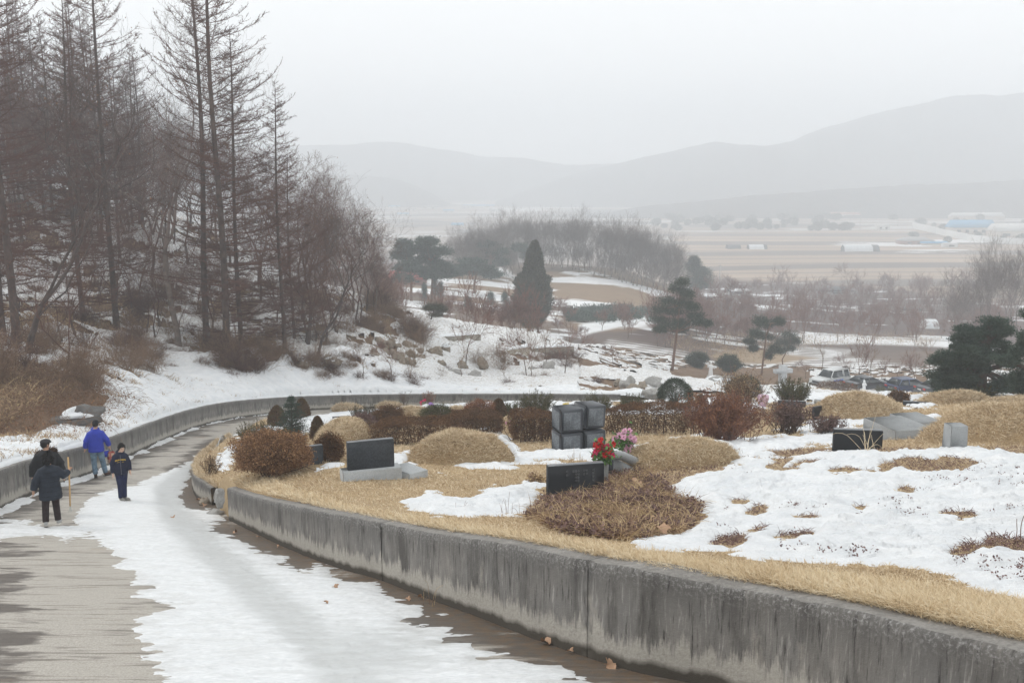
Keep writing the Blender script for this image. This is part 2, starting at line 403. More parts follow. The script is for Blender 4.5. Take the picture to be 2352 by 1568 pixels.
# ------------------------------------------------------------------ ground cover traced on the ground (photo outlines)
SNOW = [
    [(925, 1152), (985, 1130), (1030, 1138), (1080, 1140), (1120, 1118), (1165, 1104), (1215, 1106), (1252, 1116), (1252, 1158), (1215, 1180), (1100, 1190), (990, 1186), (935, 1168)],
    [(1440, 1246), (1490, 1222), (1560, 1222), (1590, 1196), (1612, 1184), (1600, 1160), (1545, 1146), (1512, 1124), (1560, 1100), (1620, 1084), (1672, 1064), (1735, 1066), (1760, 1076), (1800, 1078), (1830, 1052), (1890, 1036), (2010, 1033), (2100, 1040), (2180, 1023), (2260, 1030), (2352, 1046), (2700, 1090), (3300, 1200), (3300, 1640), (2800, 1500), (2600, 1428), (2352, 1380), (2200, 1344), (2050, 1300), (1850, 1292), (1700, 1275), (1560, 1270), (1480, 1264)],
    [(1610, 1008), (1660, 1003), (1720, 1012), (1790, 1046), (1750, 1056), (1700, 1052), (1690, 1035), (1650, 1028)],
    [(1690, 1018), (1740, 1006), (1850, 1000), (1925, 998), (1925, 1022), (1850, 1026), (1790, 1036), (1740, 1030)],
    [(1010, 1082), (1080, 1062), (1150, 1050), (1250, 1034), (1390, 1030), (1460, 1022), (1620, 1000), (1620, 1012), (1480, 1030), (1380, 1060), (1250, 1062), (1130, 1080)],
    [(700, 1068), (760, 1062), (785, 1068), (760, 1076), (720, 1080), (680, 1078)], [(900, 1046), (945, 1036), (945, 1064), (905, 1078)],
    [(492, 1078), (505, 1050), (530, 1025), (560, 1000), (590, 1000), (545, 1040), (525, 1082), (505, 1086)],
    [(560, 1000), (620, 978), (680, 950), (740, 942), (800, 954), (780, 978), (720, 990), (650, 1000), (600, 1010)],
    [(690, 962), (752, 940), (770, 932), (850, 929), (1000, 925), (1180, 922), (1450, 922), (1720, 914), (1760, 940), (1640, 955), (1420, 952), (1290, 958), (1180, 950), (1000, 942), (950, 950), (900, 942), (860, 952), (790, 968)],
    [(1100, 985), (1140, 992), (1192, 1030), (1196, 1044), (1165, 1040), (1130, 1010)],
    [(1840, 960), (1920, 952), (1990, 962), (2160, 954), (2150, 966), (2000, 974), (1900, 990), (1860, 985)], [(1790, 985), (1870, 975), (1900, 990), (1840, 1000)],
    [(1990, 938), (2060, 934), (2090, 942), (2010, 946)], [(2085, 930), (2140, 926), (2150, 936), (2095, 938)], [(2240, 914), (2352, 904), (2450, 912), (2352, 922)],
    [(1660, 1062), (1720, 1040), (1770, 1062), (1720, 1084)], [(1740, 905), (1850, 898), (2000, 905), (2150, 908), (2150, 920), (1900, 926), (1760, 926)],
]
HOLES = [
    [(2040, 1068), (2090, 1052), (2160, 1050), (2240, 1066), (2200, 1080), (2110, 1088), (2060, 1080)], [(1655, 1248), (1690, 1222), (1755, 1214), (1762, 1226), (1715, 1234), (1680, 1252)],
    [(1742, 1242), (1800, 1228), (1860, 1230), (1862, 1240), (1790, 1246)], [(2250, 1262), (2285, 1240), (2360, 1244), (2450, 1252), (2352, 1272)], [(2180, 1268), (2230, 1254), (2240, 1268), (2205, 1274)],
    [(1720, 1170), (1745, 1165), (1756, 1178), (1738, 1184)], [(1830, 1190), (1870, 1186), (1865, 1194)], [(2180, 1182), (2230, 1176), (2245, 1186), (2205, 1198)], [(1905, 1092), (1960, 1086), (1952, 1094)],
    [(1780, 1078), (1850, 1052), (1900, 1060), (1820, 1080)], [(1880, 1084), (1950, 1076), (2040, 1080), (1950, 1090)],
    [(1960, 1168), (1985, 1162), (1980, 1172)], [(1690, 1150), (1720, 1148), (1706, 1156)], [(2062, 1128), (2080, 1120), (2090, 1132)], [(1400, 925), (1425, 921), (1440, 930), (1420, 936)],
]
HEAP = [(1215, 1196), (1255, 1140), (1330, 1100), (1420, 1080), (1500, 1090), (1545, 1140), (1612, 1170), (1600, 1195), (1560, 1225), (1440, 1240), (1300, 1225)]
ROADSNOW = [
    [(645, 958), (560, 988), (500, 1012), (440, 1056), (380, 1083), (330, 1105), (258, 1122), (212, 1140), (188, 1165), (170, 1195), (182, 1218), (238, 1244), (262, 1268), (282, 1286), (264, 1300), (296, 1320), (300, 1345), (345, 1362),
     (366, 1380), (412, 1398), (352, 1412), (326, 1432), (310, 1458), (330, 1480), (372, 1496), (330, 1512), (380, 1536), (344, 1556), (400, 1590), (420, 1640), (1500, 1640), (1348, 1572), (1275, 1553), (1308, 1539), (1220, 1517), (1183, 1495), (1092, 1493), (1106, 1476), (1092, 1460), (1026, 1462), (1055, 1445), (1018, 1425), (952, 1432),
     (927, 1418), (956, 1407), (901, 1370), (861, 1344), (795, 1330), (733, 1306), (685, 1307), (640, 1284), (586, 1262), (545, 1244), (500, 1222), (470, 1200), (514, 1194), (480, 1172), (425, 1165), (412, 1140), (428, 1120), (438, 1090), (446, 1062), (480, 1030), (560, 994)],
    [(-200, 1190), (0, 1198), (60, 1204), (120, 1212), (200, 1214), (230, 1226), (150, 1236), (60, 1230), (0, 1246), (-200, 1256)],
]
def snow_d(x, y, z):
    """snow depth measure in metres inland from the edge of a patch (positive = snow)"""
    u, v = proj(x, y, z); dp = depth(x, y, z)
    v2 = v * 2.2      # the ground is seen at a slant
    d = np.full(np.shape(x), -1e9)
    for p in SNOW: d = np.maximum(d, poly_sd(u, v2, [(a, b * 2.2) for a, b in p]))
    for p in HOLES: d = np.minimum(d, -poly_sd(u, v2, [(a, b * 2.2) for a, b in p]))
    d = np.minimum(d, -poly_sd(u, v2, [(a, b * 2.2) for a, b in HEAP]))
    return d * dp / FX

# ------------------------------------------------------------------ grids
def sector(a0, a1, na, y0, y1, ny):
    a = np.linspace(a0, a1, na); y = np.exp(np.linspace(math.log(y0), math.log(y1), ny))
    A, Yy = np.meshgrid(a, y); return A * Yy, Yy
def grid_faces(ny, na, keep=None):
    i, j = np.meshgrid(np.arange(ny - 1), np.arange(na - 1), indexing='ij'); k = (i * na + j).ravel()
    Q = np.stack([k, k + 1, k + na + 1, k + na], 1)
    if keep is not None: kk = keep.ravel(); Q = Q[kk[Q].any(1)]
    return Q
def compact(V, Q, *arr):
    used = np.zeros(len(V), bool); used[Q.ravel()] = True; m = np.cumsum(used) - 1
    return (V[used], m[Q]) + tuple(a[used] for a in arr)

def lerp(a, b, t): return a + (b - a) * t

# --- ground materials
def mat_ground():
    t = NT('dead_grass_soil'); o = t.tc()
    n1 = t.noise(o, 1.3, 6, .6); n2 = t.noise(o, 14, 5, .7); n3 = t.noise(o, 60, 3, .7)
    tan = t.mix(n2, (.50, .37, .21), (.27, .18, .10)); tan = t.mix(t.ramp(n3, [(.45, 0), (.7, 1)]), tan, (.62, .47, .28))
    lit = t.mix(n2, (.085, .050, .030), (.20, .12, .07)); lit = t.mix(t.ramp(n3, [(.5, 0), (.75, 1)]), lit, (.28, .18, .11))
    c = t.mix(t.attr('litter'), tan, lit); c = t.mix(t.ramp(n1, [(.35, 0), (.7, .45)]), c, (.22, .16, .10))
    return t.fin(c, .95, n2, .8, .05)
def mat_snow():
    t = NT('snow'); o = t.tc()
    n1 = t.noise(o, 2.2, 5, .6); n2 = t.noise(o, 45, 4, .7); n3 = t.noise(o, 7, 6, .65)
    c = t.mix(t.ramp(n1, [(.3, 0), (.75, 1)]), (.72, .745, .77), (.88, .885, .89))
    c = t.mix(t.math('MULTIPLY', t.attr('dirt'), t.ramp(n3, [(.42, 0), (.62, .8)])), c, (.42, .37, .31))
    t.b.inputs['Subsurface Weight'].default_value = 0.0
    return t.fin(c, .62, t.math('ADD', t.math('MULTIPLY', n3, 1.0), t.math('MULTIPLY', n2, .3)), .8, .09, spec=.25)
def mat_roadsnow():
    t = NT('packed_snow'); uv = t.tc(); st = t.mapv(uv, (1.6, 4, 1), (0, 0, -.12))
    n1 = t.noise(st, 1.6, 6, .7); n2 = t.noise(t.mapv(uv, (1, 3, 1)), 14, 5, .75); ice = t.attr('ice')
    c = t.mix(t.ramp(n2, [(.3, 0), (.7, 1)]), (.60, .62, .635), (.86, .865, .87))
    icef = t.ramp(t.math('ADD', t.math('MULTIPLY', ice, .55), t.math('ADD', t.math('MULTIPLY', n1, .8), t.math('MULTIPLY', n2, .45))), [(.72, 0), (1.0, 1)])
    c = t.mix(t.ramp(t.noise(t.mapv(uv, (1, 1.6, 1)), 3.0, 7, .7), [(.45, 0), (.75, .5)]), c, (.55, .55, .53)); c = t.mix(icef, c, t.mix(n2, (.52, .535, .53), (.70, .715, .72)))
    c = t.mix(t.math('MULTIPLY', t.attr('dirt'), t.ramp(n1, [(.40, 0), (.62, 1)])), c, (.30, .28, .25))
    r = t.ramp(icef, [(0, .6), (1, .32)])
    return t.fin(c, r, t.math('ADD', t.math('MULTIPLY', n2, .8), n1), .5, .03, spec=.35)
def mat_road():
    t = NT('road_concrete'); o = t.tc()
    st = t.mapv(o, (1.1, 3.6, .1), (0, 0, -.12)); st2 = t.mapv(o, (1.1, 13, .1), (0, 0, -.12))
    big = t.noise(t.mapv(o, (.5, .8, 1)), 1.0, 7, .65); s1 = t.noise(st, 1.0, 6, .65, .3); s2 = t.noise(st2, 1.0, 3, .6, .2); fine = t.noise(o, 55, 4, .7)
    wet = t.math('ADD', t.math('MULTIPLY', big, .62), t.math('ADD', t.math('MULTIPLY', s1, .38), t.attr('wet')))
    wf = t.ramp(wet, [(.50, 0), (.56, 1)])
    dry = t.mix(t.ramp(fine, [(.3, 0), (.7, 1)]), (.27, .25, .22), (.50, .465, .415)); dry = t.mix(t.ramp(s2, [(.56, 0), (.64, .7)]), dry, (.14, .12, .10))
    wetc = t.mix(fine, (.075, .063, .053), (.135, .117, .10)); wetc = t.mix(t.ramp(s2, [(.55, 0), (.7, .5)]), wetc, (.25, .22, .19))
    c = t.mix(wf, dry, wetc)
    c = t.mix(t.math('MULTIPLY', t.attr('soil'), t.ramp(t.noise(o, 9, 5, .7), [(.4, 0), (.6, .85)])), c, (.16, .105, .062))
    c = t.mix(t.ramp(t.noise(t.mapv(o, (.5, .5, 1)), 1.1, 4), [(.62, 0), (.75, .4)]), c, (.30, .20, .12))
    return t.fin(c, t.ramp(wf, [(0, .85), (1, .5)]), t.math('ADD', s2, t.math('MULTIPLY', fine, .3)), .6, .02, spec=.3)
M_GROUND, M_SNOW, M_RSNOW, M_ROAD = mat_ground(), mat_snow(), mat_roadsnow(), mat_road()

# --- near ground sheet (terrace + hill), with the road trench under the road sheet
NA, NY = 820, 980
X, Yg = sector(-.86, .82, NA, 3.2, 134, NY)
Zb = gz(X, Yg)
sd = poly_sd(X, Yg, ROADP)                       # + inside the road
dwall = line_d(X, Yg, lw)
uu, vv = proj(X, Yg, Zb)
und = .05 * fbm(X * .5, Yg * .5, 4, 3) * np.clip(Yg / 14, .6, 5) * sstep(.2, 2.0, -sd)
hillside = ((uu < 1500) & (Yg > 21) & (X < np.interp(Yg, lw[:, 1], lw[:, 0]) + 3)) | (Yg > 66)
# hillside: rougher relief on the steep slope
slope_amt = sstep(3, 12, dwall) * hillside
und = und + slope_amt * (.35 * fbm(X * .22, Yg * .22, 5, 11) + .10 * fbm(X * 1.3, Yg * 1.3, 3, 17))
# heap of cut weeds on the terrace
heap_d = poly_sd(uu, vv * 2.2, [(a, b * 2.2) for a, b in HEAP]) * depth(X, Yg, Zb) / FX
hp = sstep(-.05, .9, heap_d) * (.03 + .20 * fbm(X * 2.0, Yg * 2.6, 5, 5, .6))
Z0 = Zb + und + hp
inroad = sstep(-np.where(hillside, 1.5, .20), np.where(hillside, -.7, .0), sd)                     # the drop happens inside the wall's thickness
Zs = lerp(Z0, np.minimum(Z0, zroad(Yg)) - .35, inroad)
litter = np.clip(hillside * 1.0 + sstep(0, .2, heap_d) + (Yg > 62), 0, 1)
Qg = grid_faces(NY, NA)
me = raw_mesh('ground', np.stack([X, Yg, Zs], -1).reshape(-1, 3), Qg, smooth=True, attrs={'litter': litter.ravel()})
tag(obj('ground', me, M_GROUND), kind='structure')
def near_z(x, y):
    return gz(x, y) + .05 * fbm(x * .5, y * .5, 4, 3) * np.clip(y / 14, .6, 5)

# --- snow on terrace and hill
sn = snow_d(X, Yg, Zb)
terr = ~hillside
nz = fbm(X * 2.2, Yg * 2.2, 5, 21); nz2 = fbm(X * 7, Yg * 7, 3, 23)
d_t = sn + nz * .20 * np.clip(Yg / 14, .7, 3) + nz2 * .05
# hill: nearly all snow, torn by leaf litter on the slope
nh = fbm(X * .28, Yg * .20, 5, 31) * .62 + .38 * fbm(X * 1.1, Yg * .9, 4, 37)
hu = sstep(.0, .45, nh * 1.5)
d_h = .58 - 1.15 * sstep(1.2, 4.5, dwall) * sstep(.06, .34, nh) * (uu < 860) - .95 * sstep(2.5, 9, dwall) * sstep(.12, .42, nh) - .6 * sstep(8, 22, dwall) * sstep(.08, .42, nh) * (uu < 830)
d_h = d_h + (.25 * fbm(X * 3, Yg * 3, 3, 41))
# the rusty bramble bank above the wall at the left
bank = poly_sd(uu, vv, [(-400, 820), (60, 850), (200, 890), (320, 930), (235, 1000), (120, 1008), (0, 1010), (-400, 1100)]) / 60
d_h = np.minimum(d_h, np.where(hillside, -bank * 1.2 + .15 * nz2 + .1 * nz, 9))
# far right bits (between terrace and cars) come out patchy
d_r = np.where((Yg > 62) & (uu > 1330), np.where((vv < 884) & (uu > 1540) & (uu < 1860), -.42, .06) + .75 * fbm(X * .16, Yg * .3, 5, 47) + .2 * nz, 9)
strip = poly_sd(uu, vv, [(1330, 840), (1480, 848), (1600, 868), (1700, 900), (1640, 915), (1500, 900), (1420, 880), (1330, 862)])
d_r = np.where((Yg > 62) & (uu > 1330), np.maximum(d_r, strip / 25), 9)
plough = poly_sd(uu, vv, [(1330, 800), (1480, 796), (1560, 826), (1720, 818), (1900, 806), (2150, 824), (2200, 868), (1900, 858), (1830, 846), (1640, 844), (1500, 848), (1400, 842)])
d_r = np.where((Yg > 62) & (plough > 0), .30 * np.sin(2 * np.pi * (Yg + .12 * X + 1.0 * fbm(X * .03, Yg * .03, 2, 119)) / 1.9) - .02 + .25 * fbm(X * .6, Yg * .8, 3, 121), d_r)
d_h = np.minimum(d_h, d_r)
dd = np.where(hillside, d_h, np.where(Yg > 60, np.maximum(d_t, -.1 + .6 * fbm(X * .2, Yg * .3, 4, 51)), d_t))
thick = np.where(hillside, .16, .085) * np.clip(Yg / 16, .75, 2.2)
sh = thick * (1 - np.exp(-np.maximum(dd, 0) / (.10 * np.clip(Yg / 12, .8, 4)))) - .05 * sstep(0, -.1, dd) - .012
relief = (.085 * fbm(X * 1.2, Yg * 2.6, 5, 61) + .022 * fbm(X * 5, Yg * 8, 3, 67)) * sstep(0, .25, dd)
relief = relief + (terr & (Yg < 18)) * sstep(.05, .5, dd) * .09 * (np.abs(fbm(X * 1.1, Yg * 2.6, 4, 71)) - .15)
saw = fbm(X * .9, Yg * 1.7, 4, 161) * 3.2 + Yg * .55; saw = saw - np.floor(saw); relief = relief + (terr & (Yg < 24)) * sstep(.03, .25, dd) * .045 * (saw ** 4 * (1 - sstep(.93, 1.0, saw))) 
Zsn = Z0 + sh + relief
edge_ok = (sd < np.where(hillside, -.08, -.03))
lip = np.where(hillside, .35 + .65 * sstep(-.08, -.7, sd), sstep(-.05, -.30, sd))                       # taper the snow at the wall head
Zsn = lerp(Z0 + .0, Zsn, lip)
Zsn = np.where(hillside, Zsn - .6 * sstep(-.36, -.12, sd), Zsn)
keep = (dd > -.12) & edge_ok & ~((Yg < 22) & (X < -4) & (Yg < np.interp(X, lw[:, 0][::1], lw[:, 1][::1])))
Qs = grid_faces(NY, NA); kk = keep.ravel(); Qs = Qs[kk[Qs].all(1)]
dirt = np.where(hillside, sstep(3, 10, dwall) * .9, .12) * np.ones_like(X)
Vs, Qs, dirt_ = compact(np.stack([X, Yg, Zsn], -1).reshape(-1, 3), Qs, dirt.ravel())
tag(obj('snow_cover', raw_mesh('snow_cover', Vs, Qs, smooth=True, attrs={'dirt': dirt_}), M_SNOW), kind='structure')
snow_top = lambda x, y: near_z(x, y)

# --- road sheet and packed snow on it
NAr, NYr = 900, 900
Xr, Yr = sector(-.86, .55, NAr, 3.2, 66, NYr)
sdr = poly_sd(Xr, Yr, ROADP)
ur, vr = proj(Xr, Yr, zroad(Yr))
Zr = zroad(Yr) + .006 * fbm(Xr * 3, Yr * 3, 3, 81)
dl = line_d(Xr, Yr, lw); dn = np.minimum(line_d(Xr, Yr, nw), line_d(Xr, Yr, kw))
wet = .10 * sstep(1.5, 0, dl) + .14 * sstep(1.2, .2, dn) - .03
wet = wet + .06 * sstep(160, 20, ur) * sstep(1200, 1300, vr) - .05 * np.exp(-((ur - 200) / 90) ** 2) * (vr > 1250)
soil = sstep(.75, .1, dn) + sstep(.5, .05, dl) * .6
Qr = grid_faces(NYr, NAr); keepr = (sdr > -.28).ravel(); Qr = Qr[keepr[Qr].all(1)]
Vr, Qr2, w_, s_ = compact(np.stack([Xr, Yr, Zr], -1).reshape(-1, 3), Qr, wet.ravel(), soil.ravel())
tag(obj('road', raw_mesh('road', Vr, Qr2, smooth=True, attrs={'wet': w_, 'soil': s_}), M_ROAD), kind='structure')
drs = np.full(Xr.shape, -1e9)
for p in ROADSNOW: drs = np.maximum(drs, poly_sd(ur, vr, p))
dpr = depth(Xr, Yr, Zr); drs = drs * dpr / FX
xs_ = Xr + .10 * Yr
streak = .55 * fbm(xs_ * 2.4, (Yr - .12 * Xr) * 5.0, 5, 91, .6) + .6 * fbm(xs_ * .9, Yr * 1.6, 4, 94)
drs = drs + streak * .20 + .06 * fbm(xs_ * 6, Yr * 9, 3, 93)
# heaped plough snow against the far wall foot
hf = (sdr > .0) & (Yr > 18) & (Yr < 54)
drs2 = .22 - dl + .30 * fbm(Xr * .9, Yr * .9, 3, 95)
drs2 = np.where(hf, drs2, -9)
dall = np.maximum(drs, drs2)
icy = np.exp(-(line_d(ur, vr, [(900, 1640), (700, 1450), (560, 1330), (470, 1250), (400, 1180), (380, 1130), (430, 1080), (560, 1000)]) / np.interp(vr, [1000, 1150, 1568], [10, 34, 62])) ** 2)
icy = np.maximum(icy * .9, .85 * np.exp(-((ur - 830) / 170) ** 2 - ((vr - 1500) / 70) ** 2))
hs = .028 * (1 - np.exp(-np.maximum(drs, 0) / .07)) * np.clip(Yr / 12, .8, 1.6) * (1 - .55 * icy)
hs = np.maximum(hs, .13 * (1 - np.exp(-np.maximum(drs2, 0) / .30)) * (1 + .5 * fbm(Xr * 2, Yr * 2, 2, 97)))
Zrs = Zr + hs - .02 * sstep(0, -.05, dall) - .003 + sstep(0, .15, dall) * (.016 * fbm(xs_ * 2.5, Yr * 6, 4, 99) * (1 - .6 * icy) + .008 * fbm(Xr * 11, Yr * 11, 2, 98))
ruts = np.abs(vnoise((ur - (vr - 1100) * .8) / 60 * 1.0, vr / 700, 5))
dirt_r = .12 + .5 * sstep(.25, .0, drs) + .25 * icy
dirt_r = np.where((vr < 1080), .8, dirt_r)
Qx = grid_faces(NYr, NAr); kx = ((dall > -.05) & (sdr > -.05)).ravel(); Qx = Qx[kx[Qx].all(1)]
Vx, Qx, ic_, di_ = compact(np.stack([Xr, Yr, Zrs], -1).reshape(-1, 3), Qx, icy.ravel(), dirt_r.ravel())
tag(obj('road_snow', raw_mesh('road_snow', Vx, Qx, smooth=True, attrs={'ice': ic_, 'dirt': di_ * .5}), M_RSNOW), kind='structure')

# ------------------------------------------------------------------ concrete walls
def mat_wall(name, tint=(1, 1, 1)):
    t = NT(name); uv = t.n('ShaderNodeUVMap').outputs[0]; sep = t.n('ShaderNodeSeparateXYZ', {0: uv}); v = sep.outputs[1]; u = sep.outputs[0]
    st = t.noise(t.mapv(uv, (4.5, .8, 1)), 1.4, 8, .72, .4); st2 = t.noise(t.mapv(uv, (15, 1.6, 1)), 1.6, 6, .72, .3); big = t.noise(uv, 1.2, 4, .6); fine = t.noise(uv, 30, 6, .75)
    base = t.mix(big, tuple(x * .14 for x in tint), (.30, .275, .242)); base = t.mix(t.math('MULTIPLY', t.ramp(st, [(.40, 0), (.66, .9)]), t.ramp(t.noise(uv, 1.7, 5, .65), [(.35, .25), (.65, 1)])), base, t.mix(fine, (.062, .057, .053), (.15, .14, .13)))
    base = t.mix(t.ramp(st2, [(.56, 0), (.66, .8)]), base, (.40, .38, .35)); base = t.mix(t.ramp(st2, [(.34, .9), (.46, 0)]), base, (.035, .031, .028)); base = t.mix(t.math('MULTIPLY', t.ramp(t.noise(t.mapv(uv, (1.6, .35, 1)), 1.3, 5, .6), [(.52, 0), (.64, .7)]), 1.0), base, (.060, .054, .048)); base = t.mix(t.ramp(t.noise(t.mapv(uv, (2.2, 1.2, 1)), 1.1, 6, .7), [(.60, 0), (.70, .6)]), base, (.36, .33, .285))
    jag = t.math('ADD', t.math('MULTIPLY', t.noise(t.mapv(uv, (7, .8, 1)), 1.0, 6, .8), .85), t.math('MULTIPLY', v, -1.0))
    pale = t.ramp(jag, [(.10, 0), (.19, 1)])        # pale bloom creeping up from the foot
    base = t.mix(t.math('MULTIPLY', pale, t.ramp(fine, [(.3, .45), (.6, .95)])), base, (.44, .41, .36))
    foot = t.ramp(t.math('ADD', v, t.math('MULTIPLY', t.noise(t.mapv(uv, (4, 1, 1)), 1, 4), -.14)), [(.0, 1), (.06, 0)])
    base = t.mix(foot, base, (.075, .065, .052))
    # top band: darker grime, white crust along the arris
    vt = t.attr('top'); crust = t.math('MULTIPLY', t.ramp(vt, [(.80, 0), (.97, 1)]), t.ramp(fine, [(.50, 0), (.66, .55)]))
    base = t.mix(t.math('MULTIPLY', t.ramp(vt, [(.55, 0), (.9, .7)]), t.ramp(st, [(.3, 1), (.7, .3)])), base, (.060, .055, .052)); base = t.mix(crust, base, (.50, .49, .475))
    return t.fin(base, .92, t.math('ADD', fine, t.math('MULTIPLY', st, .6)), .55, .015)
def mat_walltop():
    t = NT('wall_top'); n = t.noise(t.tc(), 22, 7, .8); b = t.noise(t.tc(), 2.5, 4)
    c = t.mix(t.ramp(n, [(.35, 0), (.65, 1)]), (.16, .15, .14), (.33, .315, .29)); c = t.mix(t.ramp(b, [(.4, 0), (.7, .4)]), c, (.12, .11, .10))
    return t.fin(c, .95, n, .7, .012)
M_WALL = mat_wall('wall_concrete'); M_WALL2 = mat_wall('wall_concrete_far', (1.0, 1.04, 1.06)); M_WTOP = mat_walltop()

def wall_panels(name, path, th, mat, joints, label, side=1, step=.12, nv=9, lip=.02, rib=0, snow=False):
    """path rows: x, y, zbase, ztop. Front face towards the road, body behind it. joints: arc positions that split it"""
    root = empty(name, (0, 0, 0)); tag(root, label, 'wall')
    pts, s = resample(path, step); tg = np.gradient(pts[:, :2], axis=0); tg /= np.linalg.norm(tg, axis=1)[:, None]
    nrm = np.stack([tg[:, 1], -tg[:, 0]], 1) * side           # outwards (towards the road)
    p_all, s_all, t_all = pts, s, tg; cuts = [0] + list(joints) + [s[-1]]
    for a, b in zip(cuts[:-1], cuts[1:]):
        sa, sb = a + (.006 if a > 0 else 0), b - (.006 if b < s_all[-1] else 0); nn_ = max(2, int((sb - sa) / step) + 1); s = np.linspace(sa, sb, nn_)
        pts = np.stack([np.interp(s, s_all, p_all[:, k]) for k in range(4)], 1); tg = np.stack([np.interp(s, s_all, t_all[:, k]) for k in range(2)], 1); nrm = np.stack([tg[:, 1], -tg[:, 0]], 1) * side; idx = np.arange(nn_)
        prof = [(0, -.25, 0)] + [(0, k / nv, 0) for k in range(nv)] + [(0, 1.0, -lip * 1.2), (-lip, 1.0, 0), (-th * .5, 1.0, 0), (-th, 1.0, 0), (-th, 0.0, 0)]
        V = []; UV = []; TP = []
        gap = np.zeros(len(idx)); 
        for n_, i in enumerate(idx):
            e = .006 if n_ in (0, len(idx) - 1) else 0.0
            sh_ = 0
            p = pts[i]; h = p[3] - p[2]
            wob = .012 * fbm(np.array([s[i] * 1.7]), np.array([1.3]), 3, 7)[0]
            chip = .020 * max(0, fbm(np.array([s[i] * 6.0]), np.array([4.3]), 3, 9)[0])
            for (o, t_, dz) in prof:
                off = o - e + (wob if o == 0 else 0)
                if dz: off = o - chip
                z = p[2] + h * t_ + dz - (chip if t_ == 1.0 and o > -.05 else 0) + (.008 * fbm(np.array([s[i] * 4.0]), np.array([o * 9]), 2, 3)[0] if t_ == 1 else 0)
                V.append((p[0] + nrm[i, 0] * off + tg[i, 0] * sh_, p[1] + nrm[i, 1] * off + tg[i, 1] * sh_, z)); UV.append((s[i], h * t_ + dz)); TP.append(min(1, max(0, t_)))
        m = len(prof); Q = []
        for i in range(len(idx) - 1):
            for k in range(m - 1): q = (i * m + k, (i + 1) * m + k, (i + 1) * m + k + 1, i * m + k + 1); Q.append(q if side > 0 else q[::-1])
        capf = []
        me = raw_mesh('wall_panel', V, Q, [(0, k, k + 1) for k in range(1, m - 1)] + [((len(idx) - 1) * m, (len(idx) - 1) * m + k + 1, (len(idx) - 1) * m + k) for k in range(1, m - 1)], smooth=False, attrs={'top': TP}, uv=UV)
        me.materials.append(mat); me.materials.append(M_WTOP)
        mi = np.zeros(len(me.polygons), np.int32)
        for q in range((len(idx) - 1) * (m - 1)):
            if q % (m - 1) in (nv + 2, nv + 3): mi[q] = 1
        me.polygons.foreach_set('material_index', mi)
        obj('wall_panel', me, None, root)
    if snow:
        of = np.array([-.13, -.16, -.35, -.8, -1.5, -2.1]); dz_ = [-.02, .05, .10, .14, .14, -.06]; V = []; q_, sq = resample(path, .15); tq = np.gradient(q_[:, :2], axis=0); tq /= np.linalg.norm(tq, axis=1)[:, None]; nq = np.stack([tq[:, 1], -tq[:, 0]], 1) * side
        for i_ in range(len(q_)):
            w_ = .05 * fbm(np.array([sq[i_] * 1.3]), np.array([2.2]), 4, 5)[0]
            for k_, (o_, d_) in enumerate(zip(of, dz_)): xx = q_[i_, 0] + nq[i_, 0] * (o_ + w_ * (k_ < 3)); yy = q_[i_, 1] + nq[i_, 1] * (o_ + w_ * (k_ < 3)); V.append((xx, yy, (q_[i_, 3] if k_ < 3 else float(gz(np.array([xx]), np.array([yy]))[0])) + d_ + (w_ * .6 if k_ else 0)))
        o_ = obj('snow_lip', raw_mesh('snow_lip', V, grid_faces(len(q_), 6), smooth=True, attrs={'dirt': np.zeros(len(V))}), M_SNOW, root)
    return root
nwp, nws = resample(nw, .12)
# put joints where the photo shows them
def arc_at(path, us):
    p, s = resample(path, .05); u, v = proj(p[:, 0], p[:, 1], (p[:, 2] + p[:, 3]) / 2); return [float(s[np.argmin(abs(u - a))]) for a in us]
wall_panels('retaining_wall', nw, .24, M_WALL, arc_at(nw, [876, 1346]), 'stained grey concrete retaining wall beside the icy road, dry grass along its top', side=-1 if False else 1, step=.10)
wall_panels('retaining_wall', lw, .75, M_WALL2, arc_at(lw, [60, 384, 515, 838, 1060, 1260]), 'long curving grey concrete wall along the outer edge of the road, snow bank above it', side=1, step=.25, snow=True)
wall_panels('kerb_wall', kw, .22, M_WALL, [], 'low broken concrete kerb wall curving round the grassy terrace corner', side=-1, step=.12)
# ------------------------------------------------------------------ valley beyond the first ridge
def mat_valley():
    t = NT('valley_floor'); c = t.attr('cover', 'Color'); n = t.noise(t.tc(), .35, 6, .7); n2 = t.noise(t.tc(), 2.5, 4, .7)
    k = t.mix(t.ramp(n, [(.3, 0), (.7, .35)]), c, t.mix(1.0, c, (.55, .5, .48), 'MULTIPLY')); k = t.mix(t.ramp(n2, [(.5, 0), (.75, .3)]), k, t.mix(1.0, c, (.6, .55, .5), 'MULTIPLY'))
    return t.fin(k, .95)
NV, NW_ = 620, 760
Xv, Yv = sector(-1.0, 1.0, NV, 118, 2300, NW_)
Zv = gz(Xv, Yv)
uv_, vv_ = proj(Xv, Yv, Zv)
def inp(poly, soft=6): return sstep(-soft, soft, poly_sd(uv_, vv_, poly))
def stc(c, w, col): return c * (1 - w[..., None]) + np.array(col) * w[..., None]
fb = lambda sx, sy, o, s: fbm(Xv * sx, Yv * sy, o, s)
c = np.zeros(Xv.shape + (3,)) + np.array([.135, .10, .085])
c = stc(c, sstep(-.1, .4, fb(.02, .02, 4, 101)), (.23, .165, .115))
scr = inp([(1330, 700), (1560, 650), (1700, 640), (2352, 690), (2700, 700), (2700, 780), (2352, 800), (1900, 770), (1800, 800), (1500, 800)], 15)
c = stc(c, scr, (.10, .062, .05)); c = stc(c, scr * sstep(.33, .40, fb(.06, .10, 4, 103)), (.8, .82, .84))
